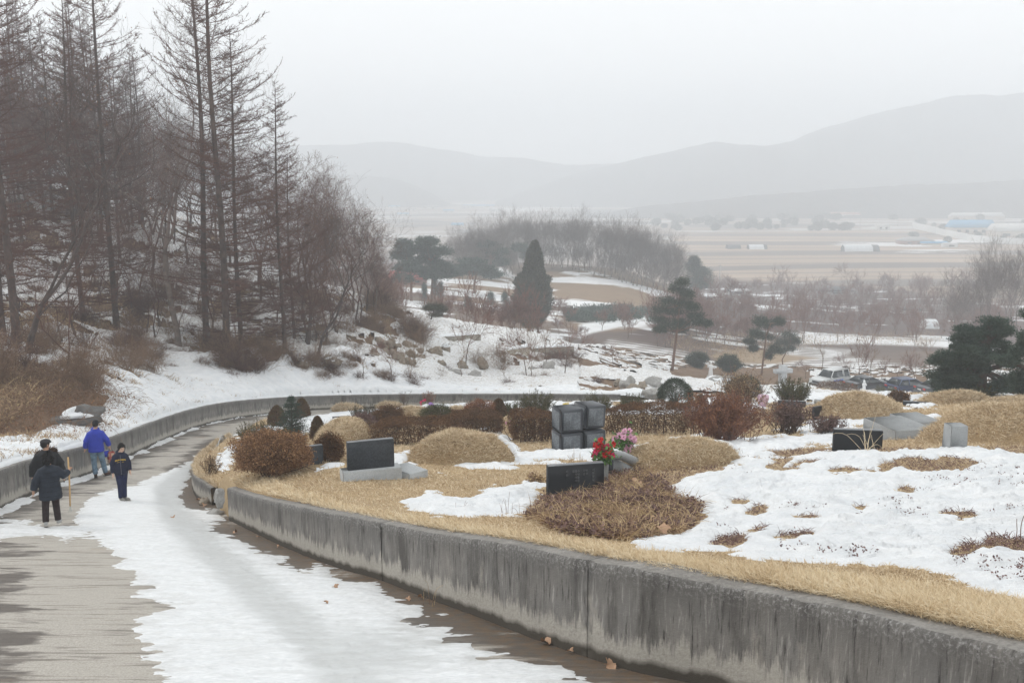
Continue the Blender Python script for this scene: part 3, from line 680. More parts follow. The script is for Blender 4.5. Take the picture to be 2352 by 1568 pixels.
kn = inp([(860, 700), (940, 655), (1060, 625), (1200, 612), (1330, 612), (1480, 630), (1600, 680), (1560, 730), (1450, 760), (1300, 760), (900, 770)], 8)
c = stc(c, kn, (.27, .185, .115)); c = stc(c, kn * sstep(.0, .3, fb(.05, .05, 4, 105)), (.17, .125, .095))
sn1 = fb(.045, .12, 5, 107) + .12 * inp([(870, 660), (1000, 650), (1180, 690), (1200, 770), (880, 770)], 20) + .10 * inp([(1280, 608), (1360, 612), (1450, 650), (1440, 665), (1290, 640)], 6)
c = stc(c, kn * sstep(.12, .17, sn1), (.86, .87, .88))
for i, pl in enumerate([[(1100, 620), (1120, 614), (1160, 616), (1190, 640), (1290, 690), (1270, 690), (1150, 645), (1110, 640)], [(990, 648), (1060, 655), (1180, 690), (1290, 730), (1285, 742), (1150, 700), (1050, 668), (990, 656)], [(880, 680), (960, 700), (1060, 750), (1000, 765), (900, 740), (870, 700)], [(1290, 612), (1330, 615), (1400, 635), (1450, 655), (1430, 662), (1340, 640), (1290, 628)], [(1300, 700), (1400, 722), (1480, 735), (1400, 735), (1300, 712)]]):
    c = stc(c, inp(pl, 3) * sstep(-.06, .08, fb(.12, .3, 5, 110 + i)), (.86, .87, .88))
mid = inp([(1000, 745), (1300, 755), (1340, 790), (1200, 800), (1000, 790)], 10); c = stc(c, mid, (.15, .12, .10)); c = stc(c, mid * sstep(.25, .3, fb(.1, .2, 4, 115)), (.8, .82, .84))
pth = inp([(1330, 745), (1400, 735), (1480, 722), (1500, 735), (1420, 752), (1360, 765), (1330, 775)], 4); c = stc(c, pth, (.85, .87, .88))
nur = inp([(1290, 700), (1500, 712), (1510, 725), (1400, 740), (1300, 735)], 5); c = stc(c, nur * sstep(.0, .15, fb(.3, .6, 3, 117)), (.06, .075, .06))
# ploughed strips with snow between the ridges
for pl in ([(1330, 812), (1400, 780), (1480, 790), (1575, 806), (1640, 835), (1620, 862), (1330, 850)], [(1560, 835), (1720, 826), (1900, 815), (2120, 838), (2170, 900), (1560, 900)], [(1740, 800), (1850, 795), (1960, 805), (1940, 822), (1760, 822)]):
    w = inp(pl, 5); row = sstep(-.25, .35, np.sin(2 * np.pi * (Yv + .12 * Xv + 1.2 * fb(.02, .02, 2, 119)) / 1.9) + .5 * fb(.5, .9, 3, 121)); c = stc(c, w, (.16, .125, .10)); c = stc(c, w * row, (.84, .85, .86))
hump = inp([(1630, 815), (1680, 803), (1760, 800), (1800, 812), (1880, 822), (1780, 832), (1660, 828)], 4); c = stc(c, hump, (.33, .245, .16))
rd = inp([(1830, 778), (1870, 770), (1950, 772), (2352, 798), (2700, 812), (2700, 830), (2352, 816), (2150, 800), (1950, 790), (1840, 790)], 3); c = stc(c, rd, (.84, .85, .86))
for pl in ([(1340, 745), (1400, 752), (1600, 770), (1800, 780), (1800, 784), (1600, 775), (1340, 760)],): c = stc(c, inp(pl, 3) * sstep(.0, .1, fb(.2, .2, 3, 123)), (.8, .82, .83))
# open rice fields
fl = inp([(1540, 540), (1700, 532), (2352, 520), (2800, 520), (2800, 690), (2352, 700), (2200, 690), (2050, 662), (1900, 652), (1700, 642), (1610, 625), (1560, 590)], 5)
far = sstep(520, 640, Yv)
fcol = np.array([.43, .325, .235]) * (1 + .22 * fb(.012, .03, 4, 125))[..., None]
c = c * (1 - fl[..., None]) + fcol * fl[..., None]
bund = sstep(.82, .95, np.abs(np.sin(Yv * .035 + .5 * fb(.004, .02, 2, 127) + .1 * np.sin(Xv * .01)))) + sstep(.9, .98, np.abs(np.sin(Yv * .11 + .006 * Xv + 2 * fb(.004, .01, 2, 128)))) * .7
c = stc(c, np.clip(bund, 0, 1) * fl * .9, (.15, .125, .11))
c = stc(c, fl * sstep(.38, .44, fb(.012, .05, 4, 129)) * (Yv > 560), (.80, .80, .80))
pl = inp([(840, 470), (1100, 470), (1560, 500), (1560, 545), (1040, 545), (900, 540)], 8)
c = stc(c, np.maximum(far * (1 - fl), pl * .8), (.33, .27, .22)); c = stc(c, far * (1 - fl) * sstep(.14, .26, fb(.012, .035, 5, 131)), (.62, .61, .60)); c = stc(c, far * sstep(.15, .3, fb(.01, .02, 4, 133)) * (1 - fl), (.15, .14, .13))
Zv2 = Zv - .7 * sstep(150, 136, Yv) + .5 * fb(.04, .04, 4, 141) * sstep(140, 170, Yv) * sstep(600, 300, Yv)
me = raw_mesh('valley', np.stack([Xv, Yv, Zv2], -1).reshape(-1, 3), grid_faces(NW_, NV), smooth=True, attrs={'cover': c.reshape(-1, 3)})
tag(obj('valley', me, mat_valley()), kind='structure')

def mat_hill(name, a, b, s=.02):
    t = NT(name); n = t.noise(t.tc(), s, 8, .75); n2 = t.noise(t.mapv(t.tc(), (1, 1, .3)), s * 6, 5, .7)
    return t.fin(t.mix(t.ramp(n2, [(.4, 0), (.65, .6)]), t.mix(t.ramp(n, [(.35, 0), (.65, 1)]), a, b), (.10, .085, .07)), .95, n2, 1.0, 4)
M_HILL = mat_hill('wooded_hill', (.035, .042, .045), (.085, .080, .078))
def mountain(name, sky, Y, W_, seed, n=300, m=60):
    us = np.linspace(sky[0][0], sky[-1][0], n); vs = np.interp(us, [p[0] for p in sky], [p[1] for p in sky])
    vs = vs + 4.0 * fbm(us / 50, us * 0 + seed, 5, seed, .6)
    V = []
    gx_, gy_ = np.meshgrid(us * Y / 2287, (np.arange(m) / (m - 1) - .5) * W_ * 2); NF = fbm(gx_ * .008, gy_ * .005, 6, seed, .6)
    for k in range(m):
        f = k / (m - 1); s = math.sin(f * math.pi) ** 1.3 if 0 < f < 1 else 0
        for j_, (u, v) in enumerate(zip(us, vs)):
            top = P(u, v, Y); y = Y + (f - .5) * W_ * 2
            x = top[0] * (1 + .0 * f); h = top[2] + 46
            ed = min(1, (u - us[0]) / 60, (us[-1] - u) / 60) if name == 'x' else 1
            nn = NF[k, j_]
            V.append((x, y, -46 + h * s * (1 + .55 * nn * (1 - s ** 4)) * ed))
    me = raw_mesh(name, V, grid_faces(m, n), smooth=True)
    return tag(obj(name, me, M_HILL), kind='structure')
mountain('mountain', [(1100, 481), (1200, 440), (1300, 405), (1400, 380), (1450, 368), (1560, 343), (1620, 330), (1640, 327), (1700, 334), (1760, 334), (1830, 322), (1900, 292), (2000, 262), (2100, 243), (2170, 226), (2230, 218), (2290, 222), (2352, 214), (2600, 225), (3000, 260)], 1620, 240, 3)
mountain('hill', [(1300, 500), (1400, 488), (1480, 474), (1560, 466), (1700, 452), (1900, 438), (2100, 425), (2352, 415), (2700, 400)], 1120, 90, 5)
mountain('mountain', [(-400, 300), (300, 320), (700, 336), (820, 330), (900, 324), (1000, 342), (1100, 358), (1200, 366), (1300, 380), (1450, 372), (1600, 360), (1800, 380)], 1880, 150, 8)
mountain('hill', [(-100, 490), (200, 400), (500, 390), (700, 400), (800, 400), (870, 404), (920, 412), (960, 428), (1000, 450), (1050, 480), (1110, 490)], 1500, 120, 9)
# ------------------------------------------------------------------ vegetation kit
def seg_arrays(S, n):
    S = np.asarray(S, float).reshape(-1, 8); p0, p1, r0, r1 = S[:, :3], S[:, 3:6], S[:, 6], S[:, 7]
    d = p1 - p0; d /= np.linalg.norm(d, axis=1)[:, None] + 1e-9
    ref = np.where(abs(d[:, 2:3]) < .9, np.array([[0, 0, 1.]]), np.array([[1., 0, 0]]))
    a = np.cross(d, ref); a /= np.linalg.norm(a, axis=1)[:, None] + 1e-9; b = np.cross(d, a)
    th = np.arange(n) / n * 2 * np.pi; N = len(S)
    ring = np.cos(th)[None, :, None] * a[:, None] + np.sin(th)[None, :, None] * b[:, None]
    V = np.concatenate([p0[:, None] + ring * r0[:, None, None], p1[:, None] + ring * r1[:, None, None]], 1).reshape(-1, 3)
    k = np.arange(N)[:, None] * 2 * n; j = np.arange(n)[None]; j2 = (j + 1) % n
    Q = np.stack([k + j, k + j2, k + n + j2, k + n + j], -1).reshape(-1, 4)
    return V, Q
def poly_segs(pts, r):
    pts = np.asarray(pts); r = np.asarray(r)
    return np.c_[pts[:-1], pts[1:], r[:-1], r[1:]]
def rnd(rs, a, b): return a + (b - a) * rs.rand()
def unit(v): return v / (np.linalg.norm(v) + 1e-9)
def larch(seed, h=22, L=3.6, start=.18, dens=5.0, tw=1.0, up=.35):
    rs = np.random.RandomState(seed); tz = np.linspace(0, h, 16)
    ph = rs.rand(2) * 6; tr = np.stack([.12 * np.sin(tz * .25 + ph[0]), .12 * np.sin(tz * .3 + ph[1]), tz], 1); tr[:, :2] -= tr[0, :2]
    rr = .165 * (h / 22) * (1 - tz / h) ** .8 + .012; rr[0] *= 1.35
    S = []; T = []
    z = h * start * .5
    while z < h - .2:
        t = z / h; x = np.interp(z, tz, tr[:, 0]); y = np.interp(z, tz, tr[:, 1])
        live = 1 if t > start else .62
        Lb = L * live * min(1.0, ((1 - t) * 1.25) ** .75 + .04) * rnd(rs, .55, 1.1); az = rs.rand() * 6.283
        el = rnd(rs, -.15, .15) + up * t * .8; n = 7; p = np.array([x, y, z]); pts = [p]; r0 = .016 + .026 * (1 - t) * (Lb / L)
        d = np.array([math.cos(az) * math.cos(el), math.sin(az) * math.cos(el), math.sin(el)])
        for k in range(n):
            d = unit(d + np.array([rs.randn() * .05, rs.randn() * .05, -.02 + (.10 + up * .22) * k / n + rs.randn() * .035])); p = p + d * Lb / n; pts.append(p)
        pts = np.array(pts); S.append(poly_segs(pts, np.linspace(r0, .004, n + 1)))
        nt_ = int(Lb * 7 * live * tw)
        for q in range(nt_):
            s = rnd(rs, .12, 1.0) * n; i = min(n - 1, int(s)); pb = pts[i] + (pts[i + 1] - pts[i]) * (s - i); bd = unit(pts[i + 1] - pts[i])
            side = np.cross(bd, [0, 0, 1]) * (1 if rs.rand() < .5 else -1); dd_ = unit(bd * rnd(rs, .2, .9) + side * rnd(rs, .4, 1) + np.array([0, 0, rnd(rs, -.35, .55)]))
            l = rnd(rs, .2, .62) * (1 - .35 * s / n) * min(1, Lb / 2 + .3); m1 = pb + dd_ * l * .5; m2 = m1 + unit(dd_ + [0, 0, .25]) * l * .5
            T.append([*pb, *m1, .0095, .0075]); T.append([*m1, *m2, .0075, .004])
            for w in range(int(2 * tw + rs.rand())):
                f = rs.rand(); q0 = pb + (m2 - pb) * f; e = q0 + unit(dd_ + rs.randn(3) * .7) * l * rnd(rs, .25, .5); T.append([*q0, *e, .007, .004])
        z += rnd(rs, .5, 1.5) / dens * (1.2 if live < 1 else 1)
    Vt, Qt = seg_arrays(poly_segs(tr, rr), 8)
    V1, Q1 = seg_arrays(np.vstack(S), 4); V2, Q2 = seg_arrays(np.array(T), 3)
    return (Vt, Qt), (np.vstack([V1, V2]), np.vstack([Q1, Q2 + len(V1)])), None
def broad(seed, h=14, r=.16, fork=.35, spread=.55, lv=5, lean=(0, 0), twig=1.0, leaves=0, droop=0, br=(3, 5), gn=.72, up=.12, fmin=.0035):
    """bare broadleaf tree: limbs that fork again and again"""
    rs = np.random.RandomState(seed); TR = []; CR = []; FN = []; LV = []
    def grow(p, d, L, r, l):
        n = 5 if l < 2 else (4 if l < 4 else 2); pts = [p]; dd_ = d
        wob = .10 + .05 * l
        for k in range(n):
            dd_ = unit(dd_ + rs.randn(3) * wob + np.array([0, 0, up - droop * l * .06])); p = p + dd_ * L / n; pts.append(p)
        pts = np.array(pts); r1 = r * (.62 if l < lv else .4); rad = np.linspace(r, r1, n + 1)
        if l == 0: rad[0] *= 1.3
        sg = poly_segs(pts, rad); (TR if l == 0 else (CR if r > .02 else FN)).append(sg)
        if l >= lv:
            if leaves and rs.rand() < leaves: LV.append(pts[-1])
            return
        nb = rs.randint(br[0], br[1] + 1)
        if l == 0: nb = max(2, nb - 1)
        for b in range(nb):
            s = 1.0 if b < 2 else rnd(rs, .3, .95); i = min(n - 1, int(s * n)); q = pts[i] + (pts[i + 1] - pts[i]) * min(1, s * n - i)
            sp = spread * (rnd(rs, .5, 1.25)); perp = unit(np.cross(dd_, rs.randn(3)))
            grow(q, unit(dd_ * math.cos(sp) + perp * math.sin(sp)), L * gn * rnd(rs, .7, 1.15) if l else h * (1 - fork) * .40 * rnd(rs, .8, 1.15), r1 * (rnd(rs, .6, .92) if b < 2 else rnd(rs, .4, .65)), l + 1)
    grow(np.zeros(3), unit(np.array([lean[0], lean[1], 1.0])), h * fork, r, 0)
    Vt, Qt = seg_arrays(np.vstack(TR), 8)
    parts = []
    if CR: parts.append(seg_arrays(np.vstack(CR), 5))
    if FN: F = np.vstack(FN); F[:, 6:] = np.maximum(F[:, 6:], fmin); parts.append(seg_arrays(F, 3))
    V = np.vstack([p[0] for p in parts]); off = 0; Q = []
    for p in parts: Q.append(p[1] + off); off += len(p[0])
    return (Vt, Qt), (V, np.vstack(Q)), (np.array(LV) if LV else None)
def leaf_mesh(pts, size, rs, per=1, jit=.05, dirs=None, aspect=.6, spread=1.0):
    """small folded leaf faces; dirs: preferred direction"""
    pts = np.repeat(np.asarray(pts, float), per, 0); N = len(pts); pts = pts + rs.randn(N, 3) * jit
    a = rs.randn(N, 3) * spread
    if dirs is not None: a = a * .55 + np.repeat(dirs, per, 0)
    a /= np.linalg.norm(a, axis=1)[:, None] + 1e-9; b = np.cross(a, rs.randn(N, 3)); b /= np.linalg.norm(b, axis=1)[:, None] + 1e-9
    s = (size * (.6 + .8 * rs.rand(N)))[:, None]; w = s * aspect * .5
    V = np.stack([pts, pts + a * s * .5 + b * w, pts + a * s, pts + a * s * .5 - b * w], 1).reshape(-1, 3)
    Q = np.arange(N)[:, None] * 4 + np.arange(4)[None]
    return V, Q
def shell(rs, n, r, inner=.75, zmin=-1.0, lump=.12, nf=2.5, seed=0, hsq=1.0):
    d = rs.randn(n * 2, 3); d /= np.linalg.norm(d, axis=1)[:, None]; d = d[d[:, 2] > zmin][:n]
    k = (inner + (1 - inner) * rs.rand(len(d)) ** .5) * (1 + lump * (fbm(d[:, 0] * nf + seed, d[:, 1] * nf + d[:, 2] * nf, 3, seed + 5)))
    return d * k[:, None] * np.asarray(r, float), d
def join(*ps):
    V = []; Q = []; o = 0
    for v, q in ps: V.append(v); Q.append(q + o); o += len(v)
    return np.vstack(V), np.vstack(Q)
def blades(pts, L, rs, lean=(0, 0), wid=.008, spread=.5, flat=0.0):
    """grass blades: bent two-part strips"""
    N = len(pts); L = np.broadcast_to(L, (N,)) * (.5 + .9 * rs.rand(N)); az = rs.rand(N) * 6.283; t = spread * (.3 + rs.rand(N)) + flat
    d0 = np.stack([np.cos(az) * np.sin(t) + lean[0], np.sin(az) * np.sin(t) + lean[1], np.cos(t)], 1); d0 /= np.linalg.norm(d0, axis=1)[:, None]
    d1 = d0 + np.stack([np.cos(az) * .7 + lean[0], np.sin(az) * .7 + lean[1], -.55 * np.ones(N)], 1) * (.4 + .9 * rs.rand(N))[:, None]; d1 /= np.linalg.norm(d1, axis=1)[:, None]
    s = np.cross(d0, rs.randn(N, 3)); s /= np.linalg.norm(s, axis=1)[:, None] + 1e-9; w = (np.broadcast_to(wid, (N,)) * .5)[:, None]
    m = pts + d0 * (L * .55)[:, None]; e = m + d1 * (L * .45)[:, None]
    V = np.stack([pts - s * w, pts + s * w, m + s * w * .8, m - s * w * .8, e], 1).reshape(-1, 3)
    k = np.arange(N)[:, None] * 5
    return V, k + np.array([[0, 1, 2, 3]]), k + np.array([[3, 2, 4]])

M_BARK_L = m_simple('larch_bark', (.075, .052, .044), .95, .45, 3)
M_TWIG_L = m_simple('larch_twigs', (.105, .050, .036), .95, .35, .6)
M_BARK_G = m_simple('grey_bark', (.16, .125, .105), .95, .4, 3)
M_TWIG_G = m_simple('grey_twigs', (.185, .14, .12), .95, .3, .8)
M_BARK_D = m_simple('dark_bark', (.075, .055, .048), .95, .4, 3)
M_TWIG_R = m_simple('red_twigs', (.20, .105, .08), .95, .3, .8)
M_TWIG_B = m_simple('bramble_twigs', (.17, .105, .065), .95, .4, 1.2, isl=.5)
M_LEAF_O = m_leaf('withered_leaves', [(.13, .06, .03), (.24, .115, .055), (.34, .18, .09)])
M_GRASS = m_leaf('dry_grass_blades', [(.22, .15, .09), (.50, .375, .235), (.64, .51, .345), (.78, .67, .49)], .9)
M_GRASS2 = m_leaf('golden_grass_blades', [(.42, .30, .18), (.68, .53, .34), (.78, .65, .45), (.85, .75, .57)], 1.2)
M_WEED = m_leaf('withered_weeds', [(.12, .075, .055), (.26, .165, .105), (.40, .28, .16), (.58, .44, .25)], 2.0)
M_PURPLE = m_leaf('purple_brown_weeds', [(.085, .05, .05), (.16, .10, .09), (.24, .15, .13)], 4)
M_HEDGE = m_leaf('brown_hedge_leaves', [(.035, .028, .016), (.085, .046, .024), (.15, .075, .036), (.24, .13, .06)], 2.2)
M_RUST = m_leaf('rusty_leaves', [(.075, .030, .018), (.16, .062, .034), (.25, .11, .055), (.33, .17, .085)], 2.5)
M_AZAL = m_leaf('azalea_leaves', [(.075, .038, .022), (.17, .085, .045), (.30, .17, .085), (.42, .26, .14)], 3)
M_OLIVE = m_leaf('olive_needles', [(.022, .030, .012), (.055, .062, .024), (.10, .098, .042), (.14, .12, .055)], 2.5)
M_THUJA = m_leaf('bronze_scales', [(.040, .020, .010), (.095, .045, .018), (.15, .08, .032), (.10, .09, .035)], 3)
M_PINE = m_leaf('pine_needles', [(.012, .024, .014), (.030, .048, .028), (.055, .078, .042)], .8)
M_PINE2 = m_leaf('blue_pine_needles', [(.025, .045, .035), (.05, .078, .058), (.08, .115, .085)], .8)
M_CYP = m_leaf('cypress_sprays', [(.026, .030, .018), (.058, .062, .036), (.095, .088, .055)], .9)
M_STEM = m_simple('shrub_stems', (.10, .065, .045), .95, .4, 5)

def scale_at(p): return depth(*p) / FX
def base_at(u, v, near=True, y0=3.0, dz=-.03):
    p = G(u, v, y0, 134.0 if near else 2200.0); 
    return np.array([p[0], p[1], p[2] + dz])

# ------------------------------------------------------------------ the bare wood on the slope
def tree_meshes(name, gen):
    (tv, tq), (cv, cq), lv = gen
    return raw_mesh('trunk', tv, tq, smooth=True), raw_mesh('crown', cv, cq), lv
def make_tree(name, ms, mats, loc, sc=1.0, rz=0, label='', cat='tree', group=None, leafm=None, sz=None):
    o = empty(name, loc, rz); s = (sc, sc, sc if sz is None else sz); o.scale = s; tag(o, label, cat, group)
    obj('trunk', ms[0], mats[0], o); obj('crown', ms[1], mats[1], o)
    if ms[2] is not None and leafm is not None: obj('leaves', leafm, M_LEAF_O, o)
    return o
LA = [tree_meshes('larch', larch(11, 24, 5.8, .14, 6.2, 1.7, up=.6)), tree_meshes('larch', larch(12, 24, 4.2, .30, 6.0, 1.4, up=.9)), tree_meshes('larch', larch(13, 24, 6.0, .08, 7.0, 1.8, up=.4)), tree_meshes('larch', larch(14, 20, 5.2, .05, 7.5, 1.8))]
BR = [tree_meshes('tree', broad(21, 17, .17, .34, .42, 6, br=(3, 4), gn=.72)), tree_meshes('tree', broad(22, 13, .15, .22, .62, 6, leaves=.15, br=(3, 4), fmin=.006)), tree_meshes('tree', broad(25, 12, .14, .2, .66, 6, leaves=.3, br=(3, 4), fmin=.006)),
      tree_meshes('tree', broad(24, 15, .17, .2, .5, 6, lean=(.35, 0), br=(3, 4), leaves=.05))]
BRL = []
for k, m in enumerate(BR):
    if m[2] is not None:
        rs = np.random.RandomState(50 + k); V, Q = leaf_mesh(m[2], .075, rs, 2, .12); BRL.append(raw_mesh('leaves', V, Q))
    else: BRL.append(None)
wood = [
 # u, v, kind, idx, height, rot, label
 (4, 772, 'L', 2, 24, .3, 'larch trunk right at the left edge of the photo'),
 (40, 800, 'L', 1, 25, 2.1, 'straight dark larch behind the leaning forked tree at far left'),
 (192, 740, 'L', 3, 20, 1.1, 'slim larch between the far-left trees and the tall middle larch'),
 (268, 756, 'L', 0, 25, .8, 'tall larch with thick dark trunk and wide upswept boughs'),
 (476, 800, 'L', 1, 26, 4.0, 'very slender tall larch with branches only near its top, right of the pale forked tree'),
 (520, 822, 'L', 0, 27, 5.1, 'tallest larch on the slope, long upswept boughs reaching over the sky to the right'),
 (556, 800, 'L', 3, 19, .2, 'dark shorter larch just right of the tallest larch'),
 (655, 808, 'L', 2, 16.5, 3.4, 'larch at the right end of the wood with drooping reddish lower boughs'),
 (676, 786, 'L', 3, 14, 1.9, 'thin larch close behind the rightmost larch'),
 (410, 806, 'B', 0, 22, .4, 'tall pale bare tree whose trunk forks into a wide V above the snow'),
 (52, 822, 'B', 3, 16, .1, 'leaning forked tree with curved trunk at far left of the slope'),
 (725, 824, 'B', 3, 12.5, 5.9, 'bare twisted tree leaning over the snow at the right end of the wood'),
 (150, 860, 'B', 1, 6, 2.2, 'small crooked bare tree on the snow above the rusty brambles'),
 (706, 800, 'B', 1, 16, 2.6, 'tall broad bare tree forming the right-hand peak of the wood'),
 (775, 775, 'B', 1, 11, 4.4, 'spreading bare tree at the outer right of the wood against the valley haze'),
 (815, 742, 'B', 1, 9.5, 1.4, 'spreading bare tree farthest right on the wooded ridge'),
 (748, 800, 'B', 2, 10, 5.2, 'twiggy bare tree just right of the leaning twisted tree'),
 (860, 716, 'B', 2, 6.5, .4, 'small rounded bare tree where the wooded ridge meets the open snow'),
 (700, 740, 'B', 2, 11, .9, 'bushy bare tree with a few brown leaves behind the leaning tree at the wood end'),
 (350, 640, 'B', 1, 13, .9, 'bare tree with russet leaves high on the slope left of the forked tree'),
 (600, 700, 'B', 2, 12, 3.3, 'bare tree still carrying orange-brown leaves between the last two larches'),
]
for (u, v, k, i, h, rz, lab) in wood:
    p = base_at(u, v); ms = (LA if k == 'L' else BR)[i]; hh = {'L': [24, 24, 24, 20], 'B': [19, 14, 13, 16]}[k][i]
    sc = h / hh
    make_tree('larch_tree' if k == 'L' else 'bare_tree', ms, (M_BARK_L, M_TWIG_L) if k == 'L' else ((M_BARK_G, M_TWIG_G) if i in (0,) else (M_BARK_D, M_TWIG_L if i < 3 else M_BARK_D)), p - [0, 0, .3], sc, rz, lab, 'tree', None, BRL[i] if k == 'B' else None)
rs = np.random.RandomState(5)
sky_u, sky_v = [-300, 0, 250, 440, 560, 700, 850, 960], [300, 395, 470, 515, 592, 642, 692, 770]
n_back = 0
for k in range(30):
    u = rnd(rs, -40, 790); v = rnd(rs, 690, 800); p = base_at(u, v); i = [1, 2][k % 2]; h = rnd(rs, 4.5, 8.5)
    make_tree('bare_tree', BR[i], (M_BARK_D, M_TWIG_L), p - [0, 0, .2], h / [14, 13][i - 1], rs.rand() * 6, 'thin young bare tree growing between the larch trunks on the slope', 'tree', 'young understory trees on the slope', BRL[i])
for k in range(84):
    u = rnd(rs, -120, 900) if k > 5 else rnd(rs, 640, 905); sv = np.interp(u, sky_u, sky_v); lo = 70 + (u < 500) * 110 * rs.rand(); v = sv + 4 + rs.rand() ** 1.4 * lo
    if u > 640: v = sv + 4 + rs.rand() * 45
    if u > 600 and k % 2: u = rnd(rs, -100, 560); v = np.interp(u, sky_u, sky_v) + 4 + rs.rand() * 60
    p = base_at(u, v)
    h = rnd(rs, 8.5, 14.5) * np.interp(u, [500, 700, 900], [1, .92, .68]); big = (u < 330 and rs.rand() < .55)
    if big: make_tree('larch_tree', LA[rs.randint(4)], (M_BARK_L, M_TWIG_L), p - [0, 0, .3], (h + 6) / 24, rs.rand() * 6, 'brown larch in the thick of the wood behind the front trunks', 'tree', 'larches deep in the wood')
    else:
        i = rs.randint(1, 4) if rs.rand() < .8 else 0
        if i == 3 and u > 600: i = 2
        make_tree('bare_tree', BR[i], [(M_BARK_D, M_TWIG_L), (M_BARK_G, M_TWIG_G)][rs.rand() < .3], p - [0, 0, .3], h / [19, 14, 13, 16][i], rs.rand() * 6, 'bare brown tree crowded into the wood along the ridge', 'tree', 'bare trees packed along the ridge', BRL[i])

# undergrowth: twiggy bushes
def twig_bush(seed, n=70, h=1.4, r=1.0, sub=7, droop=.3, th=.007):
    rs = np.random.RandomState(seed); S = []
    for k in range(n):
        p = np.array([rs.randn() * r * .18, rs.randn() * r * .18, 0]); az = rs.rand() * 6.28; t = rnd(rs, .05, .9); d = np.array([math.cos(az) * math.sin(t), math.sin(az) * math.sin(t), math.cos(t)]); L = h * rnd(rs, .6, 1.2); pts = [p]
        for i in range(5):
            d = unit(d + rs.randn(3) * .16 - np.array([0, 0, droop * i * .14])); p = p + d * L / 5; pts.append(p)
        pts = np.array(pts); S.append(poly_segs(pts, np.linspace(th * 1.3, th * .6, 6)))
        T = []
        for q in range(sub):
            s = rnd(rs, .25, 1) * 5; i = min(4, int(s)); a = pts[i] + (pts[i + 1] - pts[i]) * (s - i); e = a + unit(d + rs.randn(3) * .8) * L * rnd(rs, .12, .35); T.append([*a, *e, th * .6, th * .4])
            f = a + (e - a) * .6; g = f + unit(e - a + rs.randn(3) * .8 * L * .2) * L * .12; T.append([*f, *g, th * .5, th * .3])
        S.append(np.array(T))
    return seg_arrays(np.vstack(S), 3)
BU = [raw_mesh('branches', *twig_bush(61, 80, 1.5, 1.1)), raw_mesh('branches', *twig_bush(62, 60, 1.9, .9, 8, .1)), raw_mesh('branches', *twig_bush(63, 110, 1.1, 1.6, 6, .6)), raw_mesh('branches', *twig_bush(64, 40, 1.0, .6, 6, .2))]
for i in range(4):
    BU[i].materials.append([M_TWIG_L, M_TWIG_B, M_TWIG_B, M_TWIG_B][i])
for k in range(240):
    if k >= 170: u = rnd(rs, 330, 880); v = rnd(rs, 800, 874)
    elif False: pass
    if k >= 170: pass
    elif k < 50: u = rnd(rs, -60, 330); v = rnd(rs, 620, 900) if k > 25 else rnd(rs, 800, 905)
    else: u = rnd(rs, 250, 880); v = rnd(rs, 640, 860)
    sv = np.interp(u, sky_u, sky_v)
    if v < sv + 25: v = sv + 25 + rs.rand() * 40
    if k < 170 and u > 760 and v > 780: v = 700 + rs.rand() * 70
    if k < 170 and v > 868 and u > 240: v = 800
    p = base_at(u, v); i = rs.randint(0, 4); s = rnd(rs, .6, 1.25) * (.6 if k >= 170 else 1)
    o = obj('bare_shrub', BU[i], None, None, p, (0, 0, rs.rand() * 6), (s, s, s * rnd(rs, .7, 1.1))); tag(o, 'leafless brown shrub in the snowy undergrowth among the trees', 'shrub', 'leafless shrubs under the trees')

# bramble bank above the wall on the left (nobody could count the stems)
rs = np.random.RandomState(77)
def scatter_poly(poly, n, rs, y0=3.0):
    poly = np.array(poly, float); out = []
    while len(out) < n:
        m = n * 3; u = rs.uniform(poly[:, 0].min(), poly[:, 0].max(), m); v = rs.uniform(poly[:, 1].min(), poly[:, 1].max(), m)
        k = poly_sd(u, v, poly) > 0; out += list(zip(u[k], v[k]))
    return np.array(out[:n])
def hits(uv, zf=None, y0=3.0, y1=134.0, n=900):
    """vectorised ray/ground hits by bisection on a coarse march"""
    zf = zf or top_f; uv = np.asarray(uv, float); a = (uv[:, 0] - 1176) / FX; b = (784 - uv[:, 1]) / FX; dy = cT + b * sT; dz = b * cT - sT; tx = a / dy; tz = dz / dy
    grid = np.exp(np.linspace(math.log(y0), math.log(y1), 60)); lo = np.full(len(uv), y0); hi = np.full(len(uv), y1); found = np.zeros(len(uv), bool)
    for g0, g1 in zip(grid[:-1], grid[1:]):
        k = ~found
        if not k.any(): break
        below = tz[k] * g1 < zf(tx[k] * g1, np.full(k.sum(), g1)); idx = np.where(k)[0][below]; lo[idx] = g0; hi[idx] = g1; found[idx] = True
    for _ in range(9):
        mid = (lo + hi) / 2; bl = tz * mid < zf(tx * mid, mid); hi = np.where(bl, mid, hi); lo = np.where(bl, lo, mid)
    return np.stack([tx * hi, hi, zf(tx * hi, hi)], 1)[found], uv[found]
bp = []
for poly, n in (([(-120, 800), (60, 840), (200, 880), (330, 925), (240, 1000), (120, 1006), (0, 1008), (-120, 1030)], 900), ([(60, 870), (160, 855), (240, 900), (200, 960), (70, 960)], 420)):
    pts, _ = hits(scatter_poly(poly, n, rs)); bp.append(pts)
bp = np.vstack(bp); S = []
